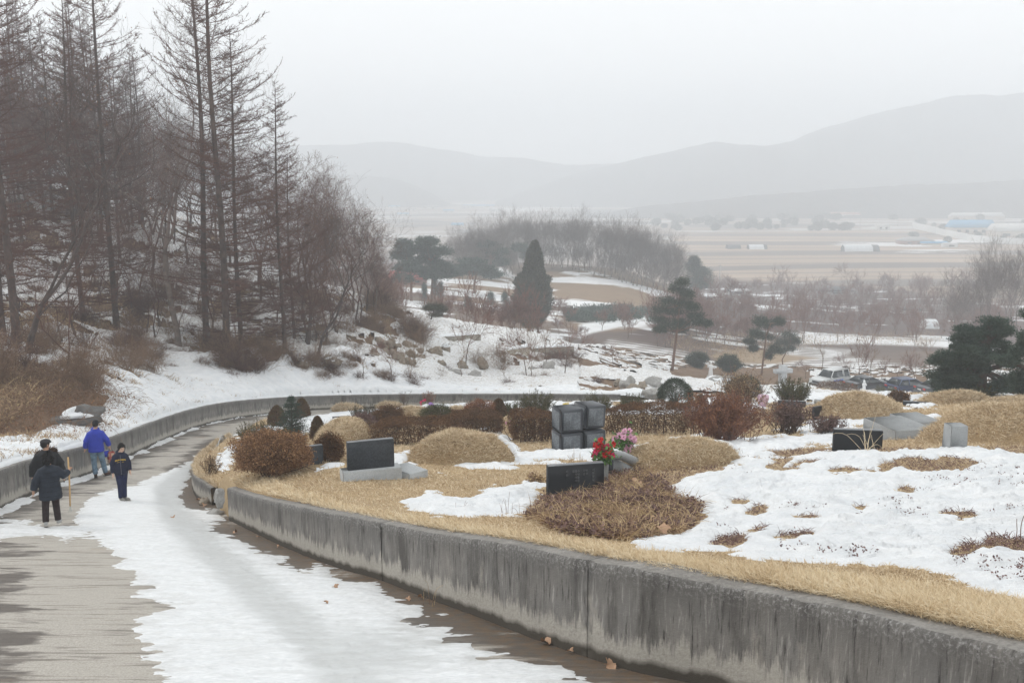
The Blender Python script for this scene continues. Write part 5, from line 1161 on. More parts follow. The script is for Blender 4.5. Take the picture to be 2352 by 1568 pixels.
# ------------------------------------------------------------------ shrubs on the terrace
def part_mesh(o, name, VQ, mat): return obj(name, raw_mesh(name, *VQ), mat, o)
def stems(rs, n, r, h, th=.012, spread=.5):
    S = []
    for k in range(n):
        az = rs.rand() * 6.28; t = rs.rand() * spread; d = np.array([math.cos(az) * math.sin(t), math.sin(az) * math.sin(t), math.cos(t)]); p = np.array([rs.randn() * r * .08, rs.randn() * r * .08, -.1]); pts = [p]
        for i in range(4): d = unit(d + rs.randn(3) * .15); p = p + d * h / 4; pts.append(p)
        S.append(poly_segs(np.array(pts), np.linspace(th, th * .35, 5)))
        for q in range(5): a = pts[2] + (pts[4] - pts[2]) * rs.rand(); S.append(np.array([[*a, *(a + unit(d + rs.randn(3) * .8) * h * .3), th * .4, th * .2]]))
    return seg_arrays(np.vstack(S), 4)
def bush(kind, u, v, wpx, hpx, label, seed, n=7000, leaf=.035, mat=None, name=None, depthk=1.0, zlift=0.0, group=None, cat='shrub'):
    p = base_at(u, v); sc = scale_at(p); rx = wpx * sc / 2; h = hpx * sc; rs = np.random.RandomState(seed); ry = rx * depthk; lf = max(leaf, sc * 1.7)
    name = name or {'ball': 'clipped_shrub', 'spike': 'juniper_bush', 'cone': 'bronze_conifer', 'loose': 'leafy_shrub'}.get(kind, 'shrub')
    o = empty(name, p + [0, ry * .6, 0], rs.rand() * .01); tag(o, label, cat, group)
    if kind == 'ball':
        rz = (h - zlift * h) / 2; pts, d = shell(rs, n, (rx, ry, rz), .66, lump=.42, nf=3.2, seed=seed); pts[:, 2] += h - rz; part_mesh(o, 'foliage', leaf_mesh(pts, lf, rs, 2, .045, d, .6), mat or M_AZAL); pts2, _ = shell(rs, n // 4, (rx * .8, ry * .8, rz * .8), .3, seed=seed); pts2[:, 2] += h - rz
        part_mesh(o, 'stems', join(stems(rs, 26, rx, h * .95, .016, .9), seg_arrays(np.c_[pts2, pts2 + rs.randn(len(pts2), 3) * rx * .09, np.full(len(pts2), .005), np.full(len(pts2), .003)], 3)), M_STEM)
    elif kind == 'spike':
        S = []; L = []; D = []
        for k in range(int(n / 40)):
            az = rs.rand() * 6.28; t = rs.rand() ** .7 * .95; q = np.array([math.cos(az) * rx * .5 * rs.rand() ** .5, math.sin(az) * ry * .5 * rs.rand() ** .5, h * .12 * rs.rand()]); d = unit(np.array([math.cos(az) * t * rx / h * 1.25, math.sin(az) * t * ry / h * 1.25, 1 + .15 * rs.randn()])); ln = h * rnd(rs, .6, 1.0) * (1.04 - .28 * t)
            S.append([*q, *(q + d * ln), .008, .003]); f = rs.rand(44) ** .8; pp = q + d * (f * ln)[:, None]; L.append(pp + rs.randn(44, 3) * .035 * (1.15 - f)[:, None] * rx * 1.6); D.append(np.repeat(d[None], 44, 0) + rs.randn(44, 3) * .25)
        L = np.vstack(L); D = np.vstack(D); part_mesh(o, 'foliage', leaf_mesh(L, lf * 1.5, rs, 1, .008, D, .22), mat or M_OLIVE); part_mesh(o, 'stems', seg_arrays(np.array(S), 3), M_STEM)
    elif kind == 'cone':
        m = n; f = rs.rand(m) ** .75; az = rs.rand(m) * 6.28; prof = np.maximum(1 - f ** 1.9, 0) ** .62 * np.minimum(1, (f + .10) * 3.2) * (1 + .12 * fbm(az * 1.2, f * 5, 3, seed)); r = prof * (.72 + .28 * rs.rand(m)); pts = np.stack([r * rx * np.cos(az), r * ry * np.sin(az), h * (.06 + f * .96)], 1); d = np.stack([np.cos(az) * .35, np.sin(az) * .35, np.ones(m)], 1)
        part_mesh(o, 'foliage', leaf_mesh(pts, lf * 1.5, rs, 2, .015, d, .45), mat or M_THUJA); part_mesh(o, 'stems', stems(rs, 8, rx, h * .85, .014, .25), M_STEM)
    elif kind == 'loose':
        S = []; L = []
        for k in range(int(n / 60)):
            az = rs.rand() * 6.28; t = rs.rand() ** .6 * 1.0; d = unit(np.array([math.cos(az) * t * rx / h * 1.15, math.sin(az) * t * ry / h, 1])); q = np.array([rs.randn() * rx * .30, rs.randn() * ry * .25, 0]); pts = [q]; ln = h * rnd(rs, .7, 1.08)
            for i in range(4): d = unit(d + rs.randn(3) * .12); q = q + d * ln / 4; pts.append(q)
            pts = np.array(pts); S.append(poly_segs(pts, np.linspace(.010, .004, 5)))
            for w in range(9):
                f = rs.rand() * 2.6 + 1.3; i = min(3, int(f)); a = pts[i] + (pts[i + 1] - pts[i]) * (f - i); e = a + unit(d + rs.randn(3) * .9) * h * rnd(rs, .10, .24); S.append(np.array([[*a, *e, .005, .003]])); L.append(a + (e - a) * rs.rand(6)[:, None])
        part_mesh(o, 'branches', seg_arrays(np.vstack(S), 3), M_STEM if mat is not M_RUST else M_TWIG_R); L = np.vstack(L)
        if mat is not None: part_mesh(o, 'foliage', leaf_mesh(L, lf, rs, 1, .02, None, .45), mat)
    return o
def hedge(u0, u1, v, hpx, label, seed, dpt=1.1, n=12000):
    p0 = base_at(u0, v); p1 = base_at(u1, v); c = (p0 + p1) / 2; sc = scale_at(c); L = np.linalg.norm((p1 - p0)[:2]); h = hpx * sc; rs = np.random.RandomState(seed); o = empty('clipped_hedge', c + [0, dpt / 2, 0], math.atan2(p1[1] - p0[1], p1[0] - p0[0])); tag(o, label, 'hedge')
    m = n; s = rs.rand(m, 3) * 2 - 1; ax = rs.choice(3, m, p=[.12, .46, .42]); sg = np.where(rs.rand(m) < .5, -1, 1); s[np.arange(m), ax] = sg * (1 - .22 * rs.rand(m) ** 1.5); s[(ax == 2), 2] = abs(s[(ax == 2), 2])
    nn = 1 + .22 * fbm(s[:, 0] * L * 1.1 + seed, s[:, 2] * 2 + s[:, 1], 3, seed); rnd_ = 1 - .12 * np.maximum(0, abs(s[:, 0]) + abs(s[:, 2]) - 1.4) * 2
    pts = np.stack([s[:, 0] * L / 2 * rnd_, s[:, 1] * dpt / 2 * nn * rnd_, h * (.55 + .45 * s[:, 2] * nn * rnd_)], 1); lf = max(.03, sc * 1.7); tz = (p1[2] - p0[2]) / L; pts[:, 2] += pts[:, 0] * tz
    inn = rs.rand(m // 4, 3) * 2 - 1; inn = np.stack([inn[:, 0] * L / 2 * .9, inn[:, 1] * dpt * .4, h * (.5 + .4 * inn[:, 2])], 1); inn[:, 2] += inn[:, 0] * tz
    part_mesh(o, 'foliage', leaf_mesh(pts, lf, rs, 2, .02, None, .6), M_HEDGE); ii = leaf_mesh(inn, lf * 1.6, rs, 1, .02, None, .7)
    st = np.stack([rs.rand(60) * L - L / 2, rs.randn(60) * dpt * .2, np.full(60, -.05)], 1); st[:, 2] += st[:, 0] * tz; part_mesh(o, 'branches', join(seg_arrays(np.c_[st, st + np.c_[rs.randn(60, 2) * .12, np.full(60, h * .7)], np.full(60, .014), np.full(60, .006)], 4), ii), M_STEM)
    return o
hedge(855, 1050, 1024, 56, 'clipped brown hedge left of the bronze cone conifer', 1)
hedge(1030, 1155, 1000, 46, 'short clipped brown hedge behind the middle mound', 2)
hedge(1168, 1278, 1016, 62, 'dark brown clipped hedge block left of the stacked cubes', 3)
hedge(1398, 1610, 1000, 66, 'long brown clipped hedge right of the stacked cubes', 4, n=16000)
bush('ball', 612, 1104, 168, 98, 'large round brown azalea bush on a short trunk at the terrace corner', 5, 15000, .032, zlift=.12)
bush('ball', 754, 1060, 58, 58, 'small round brown bush beside the plinth gravestone', 6, 6000, .03, M_HEDGE)
bush('spike', 582, 1036, 92, 66, 'olive juniper with upright spiky shoots behind the large azalea', 7, 9000, .035); bush('spike', 636, 1030, 80, 48, 'second olive juniper, between the azalea and the spruce', 8, 7000, .035)
bush('cone', 728, 1020, 36, 62, 'single bronze cone conifer standing alone in front of the narrow mound', 9, 5000, .03)
bush('cone', 634, 985, 46, 50, 'rounded bronze conifer left of the blue spruce', 10, 4500, .04); bush('cone', 692, 968, 40, 50, 'bronze conifer just behind the blue spruce', 11, 4500, .04); bush('cone', 1145, 965, 40, 46, 'bronze cone conifer behind the short hedge', 12, 4000, .045)
bush('cone', 1610, 936, 22, 28, 'small bronze conifer behind the right end of the long hedge', 13, 2500, .05); bush('cone', 1545, 942, 26, 22, 'small bronze conifer under the umbrella-shaped yew', 14, 2500, .05); bush('cone', 2338, 910, 34, 36, 'bronze conifer at the right edge below the dark pines', 15, 2500, .06); bush('cone', 884, 978, 26, 20, 'tiny bronze conifer in the hedge end', 16, 2000, .04)
bush('ball', 892, 984, 72, 48, 'round brown shrub behind the left hedge', 17, 6000, .035, M_HEDGE); bush('ball', 1000, 972, 70, 38, 'round dark green bush with violet flowers', 18, 5000, .04, M_OLIVE); bush('ball', 1100, 970, 76, 46, 'brown clipped bush left of the bronze cone conifer', 19, 6000, .04, M_RUST)
bush('spike', 832, 978, 66, 46, 'dark spiky yew left of the round brown shrub', 20, 6000, .04, M_CYP); bush('ball', 832, 985, 60, 30, 'low purple-brown bush at the foot of the spiky yew', 21, 3500, .04, M_PURPLE)
bush('spike', 1232, 958, 92, 56, 'dense olive juniper behind the stacked cubes, left side', 22, 9000, .05); bush('spike', 1372, 958, 76, 50, 'dense olive juniper directly behind the stacked cubes', 23, 8000, .05); bush('spike', 1456, 950, 74, 40, 'flat olive juniper right of the cubes before the far wall', 24, 7000, .05); bush('spike', 1175, 955, 40, 30, 'small olive juniper beside the bronze cone conifer', 25, 3000, .05)
bush('spike', 1826, 932, 84, 60, 'dark olive juniper behind the distant black gravestone', 26, 8000, .06); bush('spike', 2040, 905, 60, 18, 'low olive shrub in front of the white statue', 27, 3000, .07)
bush('loose', 1668, 1022, 170, 112, 'big rust-brown leafy shrub right of the long hedge', 28, 16000, .05, M_RUST); bush('loose', 1706, 955, 92, 96, 'dry twiggy shrub with few leaves in front of the dark dome topiary', 29, 7000, .05, M_WEED)
bush('loose', 1815, 1000, 112, 80, 'purple-leaved shrub between the rust-brown shrub and the broad mound', 30, 6000, .05, M_PURPLE); bush('loose', 1910, 1000, 80, 46, 'sparse low shrub left of the reedy black gravestone', 31, 3500, .045, M_PURPLE)
bush('loose', 480, 1092, 44, 46, 'small bare reddish shrub on the terrace corner above the kerb', 32, 1500, .03, M_WEED); bush('loose', 838, 1012, 90, 40, 'thin bare shrub left of the brown hedge', 33, 2500, .035, M_WEED)
bush('ball', 1930, 905, 90, 22, 'low brown bush on the slope under the sport utility car', 34, 4000, .07, M_HEDGE); bush('ball', 2068, 926, 38, 24, 'small round brown bush right of the broad mound', 35, 3000, .06, M_HEDGE)
bush('spike', 2262, 916, 92, 34, 'olive shrub behind the far round mound', 36, 4000, .07); bush('loose', 925, 935, 40, 34, 'thin bare red shrub against the far wall, left one', 37, 1200, .05, None); bush('loose', 982, 934, 40, 34, 'thin bare red shrub against the far wall, right one', 38, 1200, .05, M_RUST)
bush('ball', 1230, 1108, 20, 12, 'small tuft of dead grass at the foot of the inscribed gravestone', 39, 500, .05, M_WEED, name='grass_tuft')
# blue spruce and umbrella yew, dark dome
def conifer_tiers(name, u, v, wpx, hpx, label, seed, mat, tiers=11, droop=.1, n=60, leaf=.06, trunk=.05, cat='tree', start=.08, lump=0):
    p = base_at(u, v, near=False); sc = scale_at(p); rx = wpx * sc / 2; h = hpx * sc; rs = np.random.RandomState(seed); o = empty(name, p); tag(o, label, cat); L = []; D = []; S = []
    for t in range(tiers):
        f = start + (1 - start) * (t + rs.rand() * .5) / tiers; R_ = rx * (1 - f) ** .8 * 1.15 + rx * .04; nb = max(5, int(9 * (1 - f) + 4))
        for b in range(nb):
            az = b / nb * 6.283 + rs.rand() * .6; ln = R_ * rnd(rs, .7, 1.1) * (1 + lump * (rs.rand() - .5)); q = np.array([0, 0, h * f]); e = q + np.array([math.cos(az) * ln, math.sin(az) * ln, ln * rnd(rs, .0, .35) - droop * ln]); S.append([*q, *e, .012 + .01 * sc * 30, .004]); s = rs.rand(n) ** .7; pp = q + (e - q) * s[:, None]; w = ln * .22
            pp = pp + rs.randn(n, 3) * [w, w, w * .45]; L.append(pp); D.append(np.repeat(unit(e - q)[None], n, 0) + [0, 0, .25])
    part_mesh(o, 'crown', leaf_mesh(np.vstack(L), max(leaf, sc * 1.6), rs, 2, .02, np.vstack(D), .28), mat); top = h * 1.02; part_mesh(o, 'trunk', join(seg_arrays(np.array(S), 4), seg_arrays(np.array([[0, 0, -.3, 0, 0, h * .6, trunk, trunk * .5], [0, 0, h * .6, 0, 0, top, trunk * .5, .006]]), 7)), M_BARK_D); return o
conifer_tiers('spruce_tree', 672, 1006, 74, 102, 'young blue-green spruce with a pointed leader behind the low gravestones', 41, M_PINE2, 12, 0, 60, .045)
def dome_tree(name, u, v, wpx, hpx, crown_px, label, seed, mat, n=9000):
    p = base_at(u, v, near=False); sc = scale_at(p); rx = wpx * sc / 2; h = hpx * sc; ch = crown_px * sc; rs = np.random.RandomState(seed); o = empty(name, p); tag(o, label, 'tree'); pts, d = shell(rs, n, (rx, rx, ch), .7, zmin=-.25, lump=.10, seed=seed, nf=3); pts[:, 2] = np.maximum(pts[:, 2], -ch * .2) + h - ch
    part_mesh(o, 'crown', leaf_mesh(pts, max(.04, sc * 1.6), rs, 2, .03, d, .5), mat); S = []
    for k in range(9): az = k * .7; S.append([0, 0, h * .25, math.cos(az) * rx * .6, math.sin(az) * rx * .6, h - ch * .8, .04, .012])
    part_mesh(o, 'trunk', seg_arrays(np.array([[0, 0, -.3, .02, 0, h * .5, .08, .06]] + S), 6), M_BARK_D); return o
dome_tree('umbrella_yew', 1550, 945, 78, 78, 40, 'clipped dark green yew shaped like an umbrella, past the far wall', 42, M_PINE)
dome_tree('dome_topiary', 1708, 915, 82, 54, 38, 'dark green dome topiary half hidden by the twiggy shrub', 43, M_PINE)

# dry reeds, stalks and other small things
def reeds(u, v, hpx, n, label, seed, mat=M_GRASS, spread=.35, name='dry_stalks', th=.005, road=False):
    p = R(u, v) if road else base_at(u, v); sc = scale_at(p); rs = np.random.RandomState(seed); S = []
    for k in range(n):
        az = rs.rand() * 6.28; q = np.array([rs.randn() * .1, rs.randn() * .05, 0]); t = rs.rand() * spread; d = np.array([math.cos(az) * math.sin(t), math.sin(az) * math.sin(t), math.cos(t)]); L = hpx * sc * rnd(rs, .5, 1.1); pts = [q]; kink = rs.rand() < .5
        for i in range(8): d = unit(d + rs.randn(3) * .06 - ([0, 0, .45] if kink and i > 4 else [0, 0, 0])); q = q + d * L / 8; pts.append(q)
        S.append(poly_segs(np.array(pts), np.linspace(th, th * .5, 9)))
    o = obj(name, raw_mesh(name, *seg_arrays(np.vstack(S), 4)), mat, None, p + [0, -.15, .02]); tag(o, label, 'dry plant'); return o
reeds(1985, 1040, 92, 14, 'bent pale reeds in front of the low black gravestone', 51, M_GRASS2, .8, th=.0042)
reeds(2335, 1240, 120, 3, 'upright bare stems at the right edge of the snowfield', 52, M_TWIG_R, .08, th=.006); reeds(1330, 1090, 66, 9, 'thin leaning weed stalks across the inscribed gravestone', 53, M_WEED, .6)
reeds(1175, 1175, 66, 8, 'thin dead weed standing in the middle snow patch', 54, M_TWIG_R, .5, th=.003); reeds(1068, 1170, 34, 7, 'short dead weed at the left end of the middle snow patch', 55, M_TWIG_R, .5, th=.003); reeds(975, 1385, 66, 4, 'pale dead stalks growing at the foot of the retaining wall', 56, M_WEED, .25, th=.0028, road=True)
for k, (u, v) in enumerate([(975, 1380)]): pass
# fallen dry leaves (plane leaves) on the ice, along the wall and on the terrace
def leaf_plate(seed, s):
    rs = np.random.RandomState(seed); n = 14; a = np.linspace(0, 2 * np.pi, n, endpoint=False); r = s * (1 + .38 * np.sin(a * 5 + 1) * .6 + rs.randn(n) * .08); z = .35 * s * np.sin(a * 2 + rs.rand() * 6) + .15 * s * rs.randn(n); m = MB(); V = np.vstack([[0, 0, .1 * s], np.c_[r * np.cos(a), r * np.sin(a) * .8, z + .18 * s]]); m.add(V, None, [(0, 1 + k, 1 + (k + 1) % n) for k in range(n)]); m.tube([(0, -s * .3, .1 * s), (0, -s * 1.3, .25 * s)], s * .03, 4); return m.mesh('fallen_leaf')
M_FALL = m_simple('fallen_leaf_brown', (.40, .25, .16), .75, .4, 20); LM = [leaf_plate(k, 1.0) for k in range(5)]
lv_sp = [(770, 1352, .055, 'on the ice beside its torn edge'), (748, 1388, .045, 'lying flat on the white ice'), (397, 1190, .075, 'on the grey ice in front of the boy'), (940, 1378, .06, 'against the wall foot, leftmost of a small cluster'), (965, 1376, .055, 'against the wall foot beside the pale stalks'), (990, 1372, .075, 'upright leaf leaning on the wall near the pale stalks'), (1253, 1480, .085, 'large curled leaf left of the wall joint'), (1310, 1500, .045, 'small leaf close to the wall joint'), (1402, 1532, .085, 'large leaf at the wall foot right of the joint'),
         (540, 1225, .08, 'by the left end of the retaining wall'), (470, 1162, .09, 'at the kerb corner, larger'), (455, 1150, .08, 'at the kerb corner, smaller'), (690, 1268, .06, 'on wet concrete below the middle of the wall'), (592, 1236, .06, 'on the soil strip near the wall end'), (640, 1258, .05, 'on the soil strip below the wall')]
for k, (u, v, s, lab) in enumerate(lv_sp):
    p = R(u, v); o = obj('fallen_leaf', LM[k % 5], M_FALL, None, p + [0, 0, .03], (rs.randn() * .4, rs.randn() * .4, rs.rand() * 6), (s * .72, s * .6, s * .8)); tag(o, 'dry brown leaf ' + lab, 'leaf', 'fallen leaves on the road')
for k, (u, v, s, lab) in enumerate([(1520, 1232, .075, 'large curled tan leaf at the lower end of the weed heap'), (1340, 1222, .07, 'dry leaf under the weed heap'), (866, 1082, .05, 'dry leaf on the granite plinth'), (1500, 1212, .08, 'dry tan leaf on the weed heap'), (1465, 1120, .10, 'orange withered leaf on top of the weed heap')]):
    p = base_at(u, v); o = obj('fallen_leaf', LM[k % 5], M_FALL, None, p + [0, 0, .12], (.3, .2, k * 1.3), (s, s, s)); tag(o, lab, 'leaf', 'fallen leaves on the terrace')
# rocks at the broken corner
def rock(u, v, wpx, hpx, label, seed, mat=None, road=False, group=None, near=True, name='rock', snowtop=False):
    p = R(u, v) if road else base_at(u, v, near); sc = scale_at(p); w = wpx * sc; h = hpx * sc; m = MB().blob((0, w * .3, h * .4), (w * .5, w * .42, h * .62), 14, 9, .42, 2.0, seed); V, Q, T = m.arrays(); V = V + .03 * w * np.round(np.c_[vnoise(V[:, 0] / w * 4, V[:, 2] / w * 4, seed), vnoise(V[:, 1] / w * 4, V[:, 2] / w * 4, seed + 1), vnoise(V[:, 0] / w * 4, V[:, 1] / w * 4, seed + 2)] * 3)
    o = obj(name, raw_mesh(name, V, Q), mat or M_STONE, None, p, (0, 0, seed)); tag(o, label, 'rock', group)
    if snowtop: MB().blob((0, w * .3, h * .62), (w * .44, w * .38, h * .44), 14, 6, .3, 2, seed + 3, .1).build('snow_cap', M_SNOW, o, True)
    return o
rock(512, 1160, 26, 40, 'upright grey rock wedged in the gap between kerb and retaining wall', 1, M_STONEG); rock(482, 1158, 30, 16, 'flat tan rock at the kerb end', 2, M_STONE, True); rock(500, 1180, 34, 14, 'low stone block at the foot of the gap', 3, M_STONEG, True)
# ------------------------------------------------------------------ things beyond the terrace
def wedge_wall(u0, u1, v0, v1, h0, h1, th, label, mat, name='stone_wall', snow=True):
    a = base_at(u0, v0, False); b = base_at(u1, v1, False); s = (scale_at(a) + scale_at(b)) / 2; L = float(np.linalg.norm((b - a)[:2])); ang = math.atan2(b[1] - a[1], b[0] - a[0]); o = empty(name, a, ang); tag(o, label, 'wall'); dz = b[2] - a[2]
    n = 14; V = []
    for k in range(n + 1):
        f = k / n; x = f * L; zb = dz * f; h = lerp(h0, h1, f) * s + .05 * vnoise(np.array([k * 1.7]), np.array([3.1]), 3)[0]; V += [(x, 0, zb - .6), (x, -.03, zb + h), (x, th, zb + h), (x, th, zb - .6)]
    Q = []
    for k in range(n):
        i = k * 4; j = i + 4; Q += [(i, j, j + 1, i + 1), (i + 1, j + 1, j + 2, i + 2), (i + 2, j + 2, j + 3, i + 3)]
    Q += [(0, 1, 2, 3), (n * 4, n * 4 + 3, n * 4 + 2, n * 4 + 1)]
    obj('masonry', raw_mesh('masonry', V, Q), mat, o)
    if snow:
        V2 = []
        for k in range(n + 1):
            f = k / n; x = f * L; zb = dz * f + lerp(h0, h1, f) * s; V2 += [(x, .05, zb + .01), (x, .12, zb + .12), (x, th + .6, zb + .10), (x, th + 1.2, zb - .5)]
        Q2 = []
        for k in range(n):
            i = k * 4; j = i + 4; Q2 += [(i, j, j + 1, i + 1), (i + 1, j + 1, j + 2, i + 2), (i + 2, j + 2, j + 3, i + 3)]
        obj('snow_cap', raw_mesh('snow_cap', V2, Q2, smooth=True), M_SNOW, o)
    return o
def mat_masonry():
    t = NT('masonry'); v = t.n('ShaderNodeTexVoronoi', {'Vector': t.tc(), 'Scale': 2.6}, feature='F1'); e = t.n('ShaderNodeTexVoronoi', {'Vector': t.tc(), 'Scale': 2.6}, feature='DISTANCE_TO_EDGE'); c = t.mix(v.outputs['Color'], (.20, .185, .15), (.36, .33, .28)); c = t.mix(t.ramp(e.outputs[0], [(.0, 1), (.08, 0)]), c, (.10, .09, .075)); c = t.mix(t.ramp(t.noise(t.tc(), 5, 5, .7), [(.4, 0), (.7, .5)]), c, (.16, .14, .11)); return t.fin(c, .95, e.outputs[0], .8, .06)
M_MASON = mat_masonry(); M_MASON2 = m_simple('pale_render', (.42, .38, .31), .95, .2, 3, 1)
wedge_wall(978, 1104, 779, 790, 2, 24, .6, 'low masonry terrace wall on the snowy rise left of the tall cypress', M_MASON)
wedge_wall(1136, 1216, 812, 822, 2, 26, .6, 'pale rendered terrace wall in the snow below the tall cypress', M_MASON2); wedge_wall(1222, 1318, 815, 824, 14, 30, .6, 'dark masonry terrace wall overgrown with twigs right of the pale wall', M_MASON)
wedge_wall(1010, 1076, 764, 760, 5, 6, .4, 'low stone ledge on the snow above the left terrace wall', M_GRAN)
wedge_wall(1530, 1588, 916, 918, 14, 8, .35, 'short grey concrete wing wall beside the umbrella yew', M_GRAN2, snow=False)
# rocks
rs = np.random.RandomState(9)
for k in range(46):
    u = rnd(rs, 845, 1015); v = 786 + (u - 845) * .16 + rnd(rs, 0, 42)
    if u > 900 and v < 800 and rs.rand() < .5: v += 25
    w = rnd(rs, 10, 26); rock(u, v, w, w * rnd(rs, .6, .95), 'tan boulder in the jumbled rock pile on the snowy rise', 30 + k, M_STONE, group='boulders of the rock pile', near=False)
for k, (u, v, w, h, lab, m) in enumerate([(1030, 808, 26, 20, 'lone tan boulder on snow below the left terrace wall', M_STONE), (1094, 872, 32, 22, 'smooth light grey boulder on the snow bank above the far wall', M_STONEG), (1252, 856, 32, 26, 'angular pale boulder among twigs right of the tall cypress', M_STONEG), (1101, 846, 26, 24, 'brown boulder beside the tallest sapling', M_STONE), (1042, 864, 34, 16, 'flat grey rock left of the smooth light boulder', M_STONEG), (1228, 856, 26, 14, 'flat pale rock left of the angular boulder', M_STONEG), (1070, 850, 30, 20, 'brown boulder at the foot of the tallest sapling', M_STONE),
     (768, 840, 40, 22, 'snow-capped brown boulder at the right end of the wood', M_STONE), (690, 842, 26, 12, 'small dark boulder under the wood edge', M_STONE), (1412, 884, 22, 14, 'brown stone at the left end of the boulder row beyond the wall', M_STONE), (1436, 896, 40, 26, 'large grey boulder in the row beyond the wall', M_STONEG), (1462, 900, 32, 18, 'brown boulder second in the row beyond the wall', M_STONE), (1484, 892, 26, 16, 'small brown boulder in the middle of the row beyond the wall', M_STONE), (1506, 888, 44, 22, 'light flat-topped boulder near the umbrella yew', M_STONEG), (1492, 906, 50, 18, 'wide grey boulder lowest in the row beyond the wall', M_STONEG), (1530, 912, 26, 26, 'upright pale stone left of the umbrella yew', M_STONEG), (1640, 882, 78, 16, 'snow-covered rock base under the white statue with a raised arm', M_STONEG)]):
    rock(u, v, w, h, lab, 90 + k, m, near=False, snowtop=(k in (0, 7, 16)))
p = base_at(188, 968); rock(188, 985, 100, 44, 'big dark boulder with a thick snow cap on the bank behind the man in blue', 120, m_simple('dark_boulder', (.13, .125, .12), .95, .35, 4, 1), snowtop=True)
# saplings on the snow bank
SAP = [tree_meshes('sapling', broad(71, 6, .06, .5, .45, 4, br=(3, 4), gn=.75, up=.2, fmin=.009)), tree_meshes('sapling', broad(72, 6, .055, .35, .38, 4, br=(3, 5), gn=.8, up=.1, droop=.5, fmin=.009)), tree_meshes('sapling', broad(73, 6, .05, .15, .5, 4, br=(4, 5), gn=.78, up=.1, fmin=.008))]
for k, (u, v, hpx, lab) in enumerate([(835, 877, 105, 'slim bare sapling leftmost on the snow bank above the far wall'), (899, 869, 120, 'bare sapling in front of the rock pile, left side'), (943, 879, 130, 'bare sapling in front of the rock pile, centre'), (1060, 872, 90, 'short bushy sapling at the smooth grey boulder'), (1071, 848, 190, 'tallest bare sapling on the snow bank with arching twigs'), (1112, 864, 60, 'small arching sapling right of the tallest one'), (1157, 877, 45, 'tiny bare sapling alone on open snow'), (1208, 869, 150, 'multi-stemmed bare sapling in front of the tall cypress'), (1222, 866, 130, 'second stem cluster just right of the multi-stemmed sapling'), (1255, 838, 110, 'thin bare sapling behind the angular pale boulder'), (1298, 864, 150, 'leaning bare sapling rightmost on the snow bank'), (985, 735, 60, 'bare sapling on the skyline beside the low dark pine'), (1048, 750, 38, 'pollarded shrub on the stone ledge'), (1408, 840, 70, 'small bare tree on the ploughed field edge')]):
    p = base_at(u, v, False); sc = scale_at(p); h = hpx * sc; i = k % 3; s = h / [6.5, 6.5, 5.5][i]; make_tree('bare_sapling', SAP[i], (M_STEM, M_TWIG_R if k % 2 else M_TWIG_B), p - [0, 0, .1], s, k * 1.1, lab, 'sapling')
for k in range(30):
    u = rnd(rs, 850, 968); v = np.interp(u, [850, 905, 960], [700, 735, 790]) - rs.rand() * 10; p = base_at(u, v, False); s = rnd(rs, 1.0, 1.5); o = obj('bare_shrub', BU[k % 3], None, None, p, (0, 0, k), (s, s, s * .8)); tag(o, 'rusty shrub in the band of brush along the open ridge edge', 'shrub', 'brush band on the ridge edge')
for k in range(26):
    u = rnd(rs, 820, 1420); v = rnd(rs, 845, 890); p = base_at(u, v, False); s = rnd(rs, .35, .75); o = obj('bare_shrub', BU[3 if k % 2 else 0], None, None, p, (0, 0, k), (s, s, s * .8)); tag(o, 'small leafless shrub on the snow bank above the far wall', 'shrub', 'small shrubs on the snow bank')
for k in range(14):
    u = rnd(rs, 1090, 1330); v = rnd(rs, 820, 850); p = base_at(u, v, False); s = rnd(rs, .7, 1.1); o = obj('bare_shrub', BU[k % 3], None, None, p, (0, 0, k), (s, s, s * .8)); tag(o, 'leafless brown shrub near the terrace walls under the tall cypress', 'shrub', 'shrubs below the terrace walls')

def clump_tree(name, u, v, trunk, clumps, label, seed, mat, n=900, leaf=.05, r=.16, cat='tree', group=None, flat=.55, limbs=True, Y=None, nd=1.0, bark=None):
    """trunk: [(u,v)...] and clumps [(u,v,ru,rv)...] in photo pixels around the foot (u,v)"""
    p = base_at(u, v, False); sc = scale_at(p); rs = np.random.RandomState(seed); o = empty(name, p); tag(o, label, cat, group)
    T = np.array([[(a - u) * sc, 0.15 * rs.randn(), (v - b) * sc] for a, b in trunk]); T[0, 1] = 0; T[0, 2] -= .4; rad = np.linspace(r, r * .45, len(T)); S = [poly_segs(T, rad)]; L = []; D = []
    for (a, b, ru, rv) in clumps:
        c = np.array([(a - u) * sc, rs.randn() * ru * sc * .5 * nd, (v - b) * sc]); q = T[np.argmin(abs(T[:, 2] - (c[2] - rv * sc)))]
        if limbs: m = (q + c) / 2 + rs.randn(3) * .1; S.append(poly_segs(np.array([q, m, c]), np.array([r * .4, r * .25, r * .1])))
        k = int(n); rk = .78 if name == 'pine_tree' else 1; pts, d = shell(rs, k, (ru * sc * rk, ru * sc * nd * rk, rv * sc * rk), .12, lump=.75, nf=2.8, seed=seed + int(a)); pts[:, 2] = np.where(pts[:, 2] < 0, pts[:, 2] * flat, pts[:, 2]); L.append(pts + c); D.append(d * [1, 1, .3] + [0, 0, .5])
    obj('trunk', raw_mesh('trunk', *seg_arrays(np.vstack(S), 7)), M_BARK_D if name in ('dark_pine', 'low_pine') else M_BARK_P, o); obj('crown', raw_mesh('crown', *leaf_mesh(np.vstack(L), max(leaf, sc * 1.5), rs, 2, sc * (3.2 if name == 'pine_tree' else 2.0), np.vstack(D), .30)), mat, o); return o
M_BARK_P = m_simple('pine_bark', (.17, .095, .065), .95, .35, 3)
rs = np.random.RandomState(31)
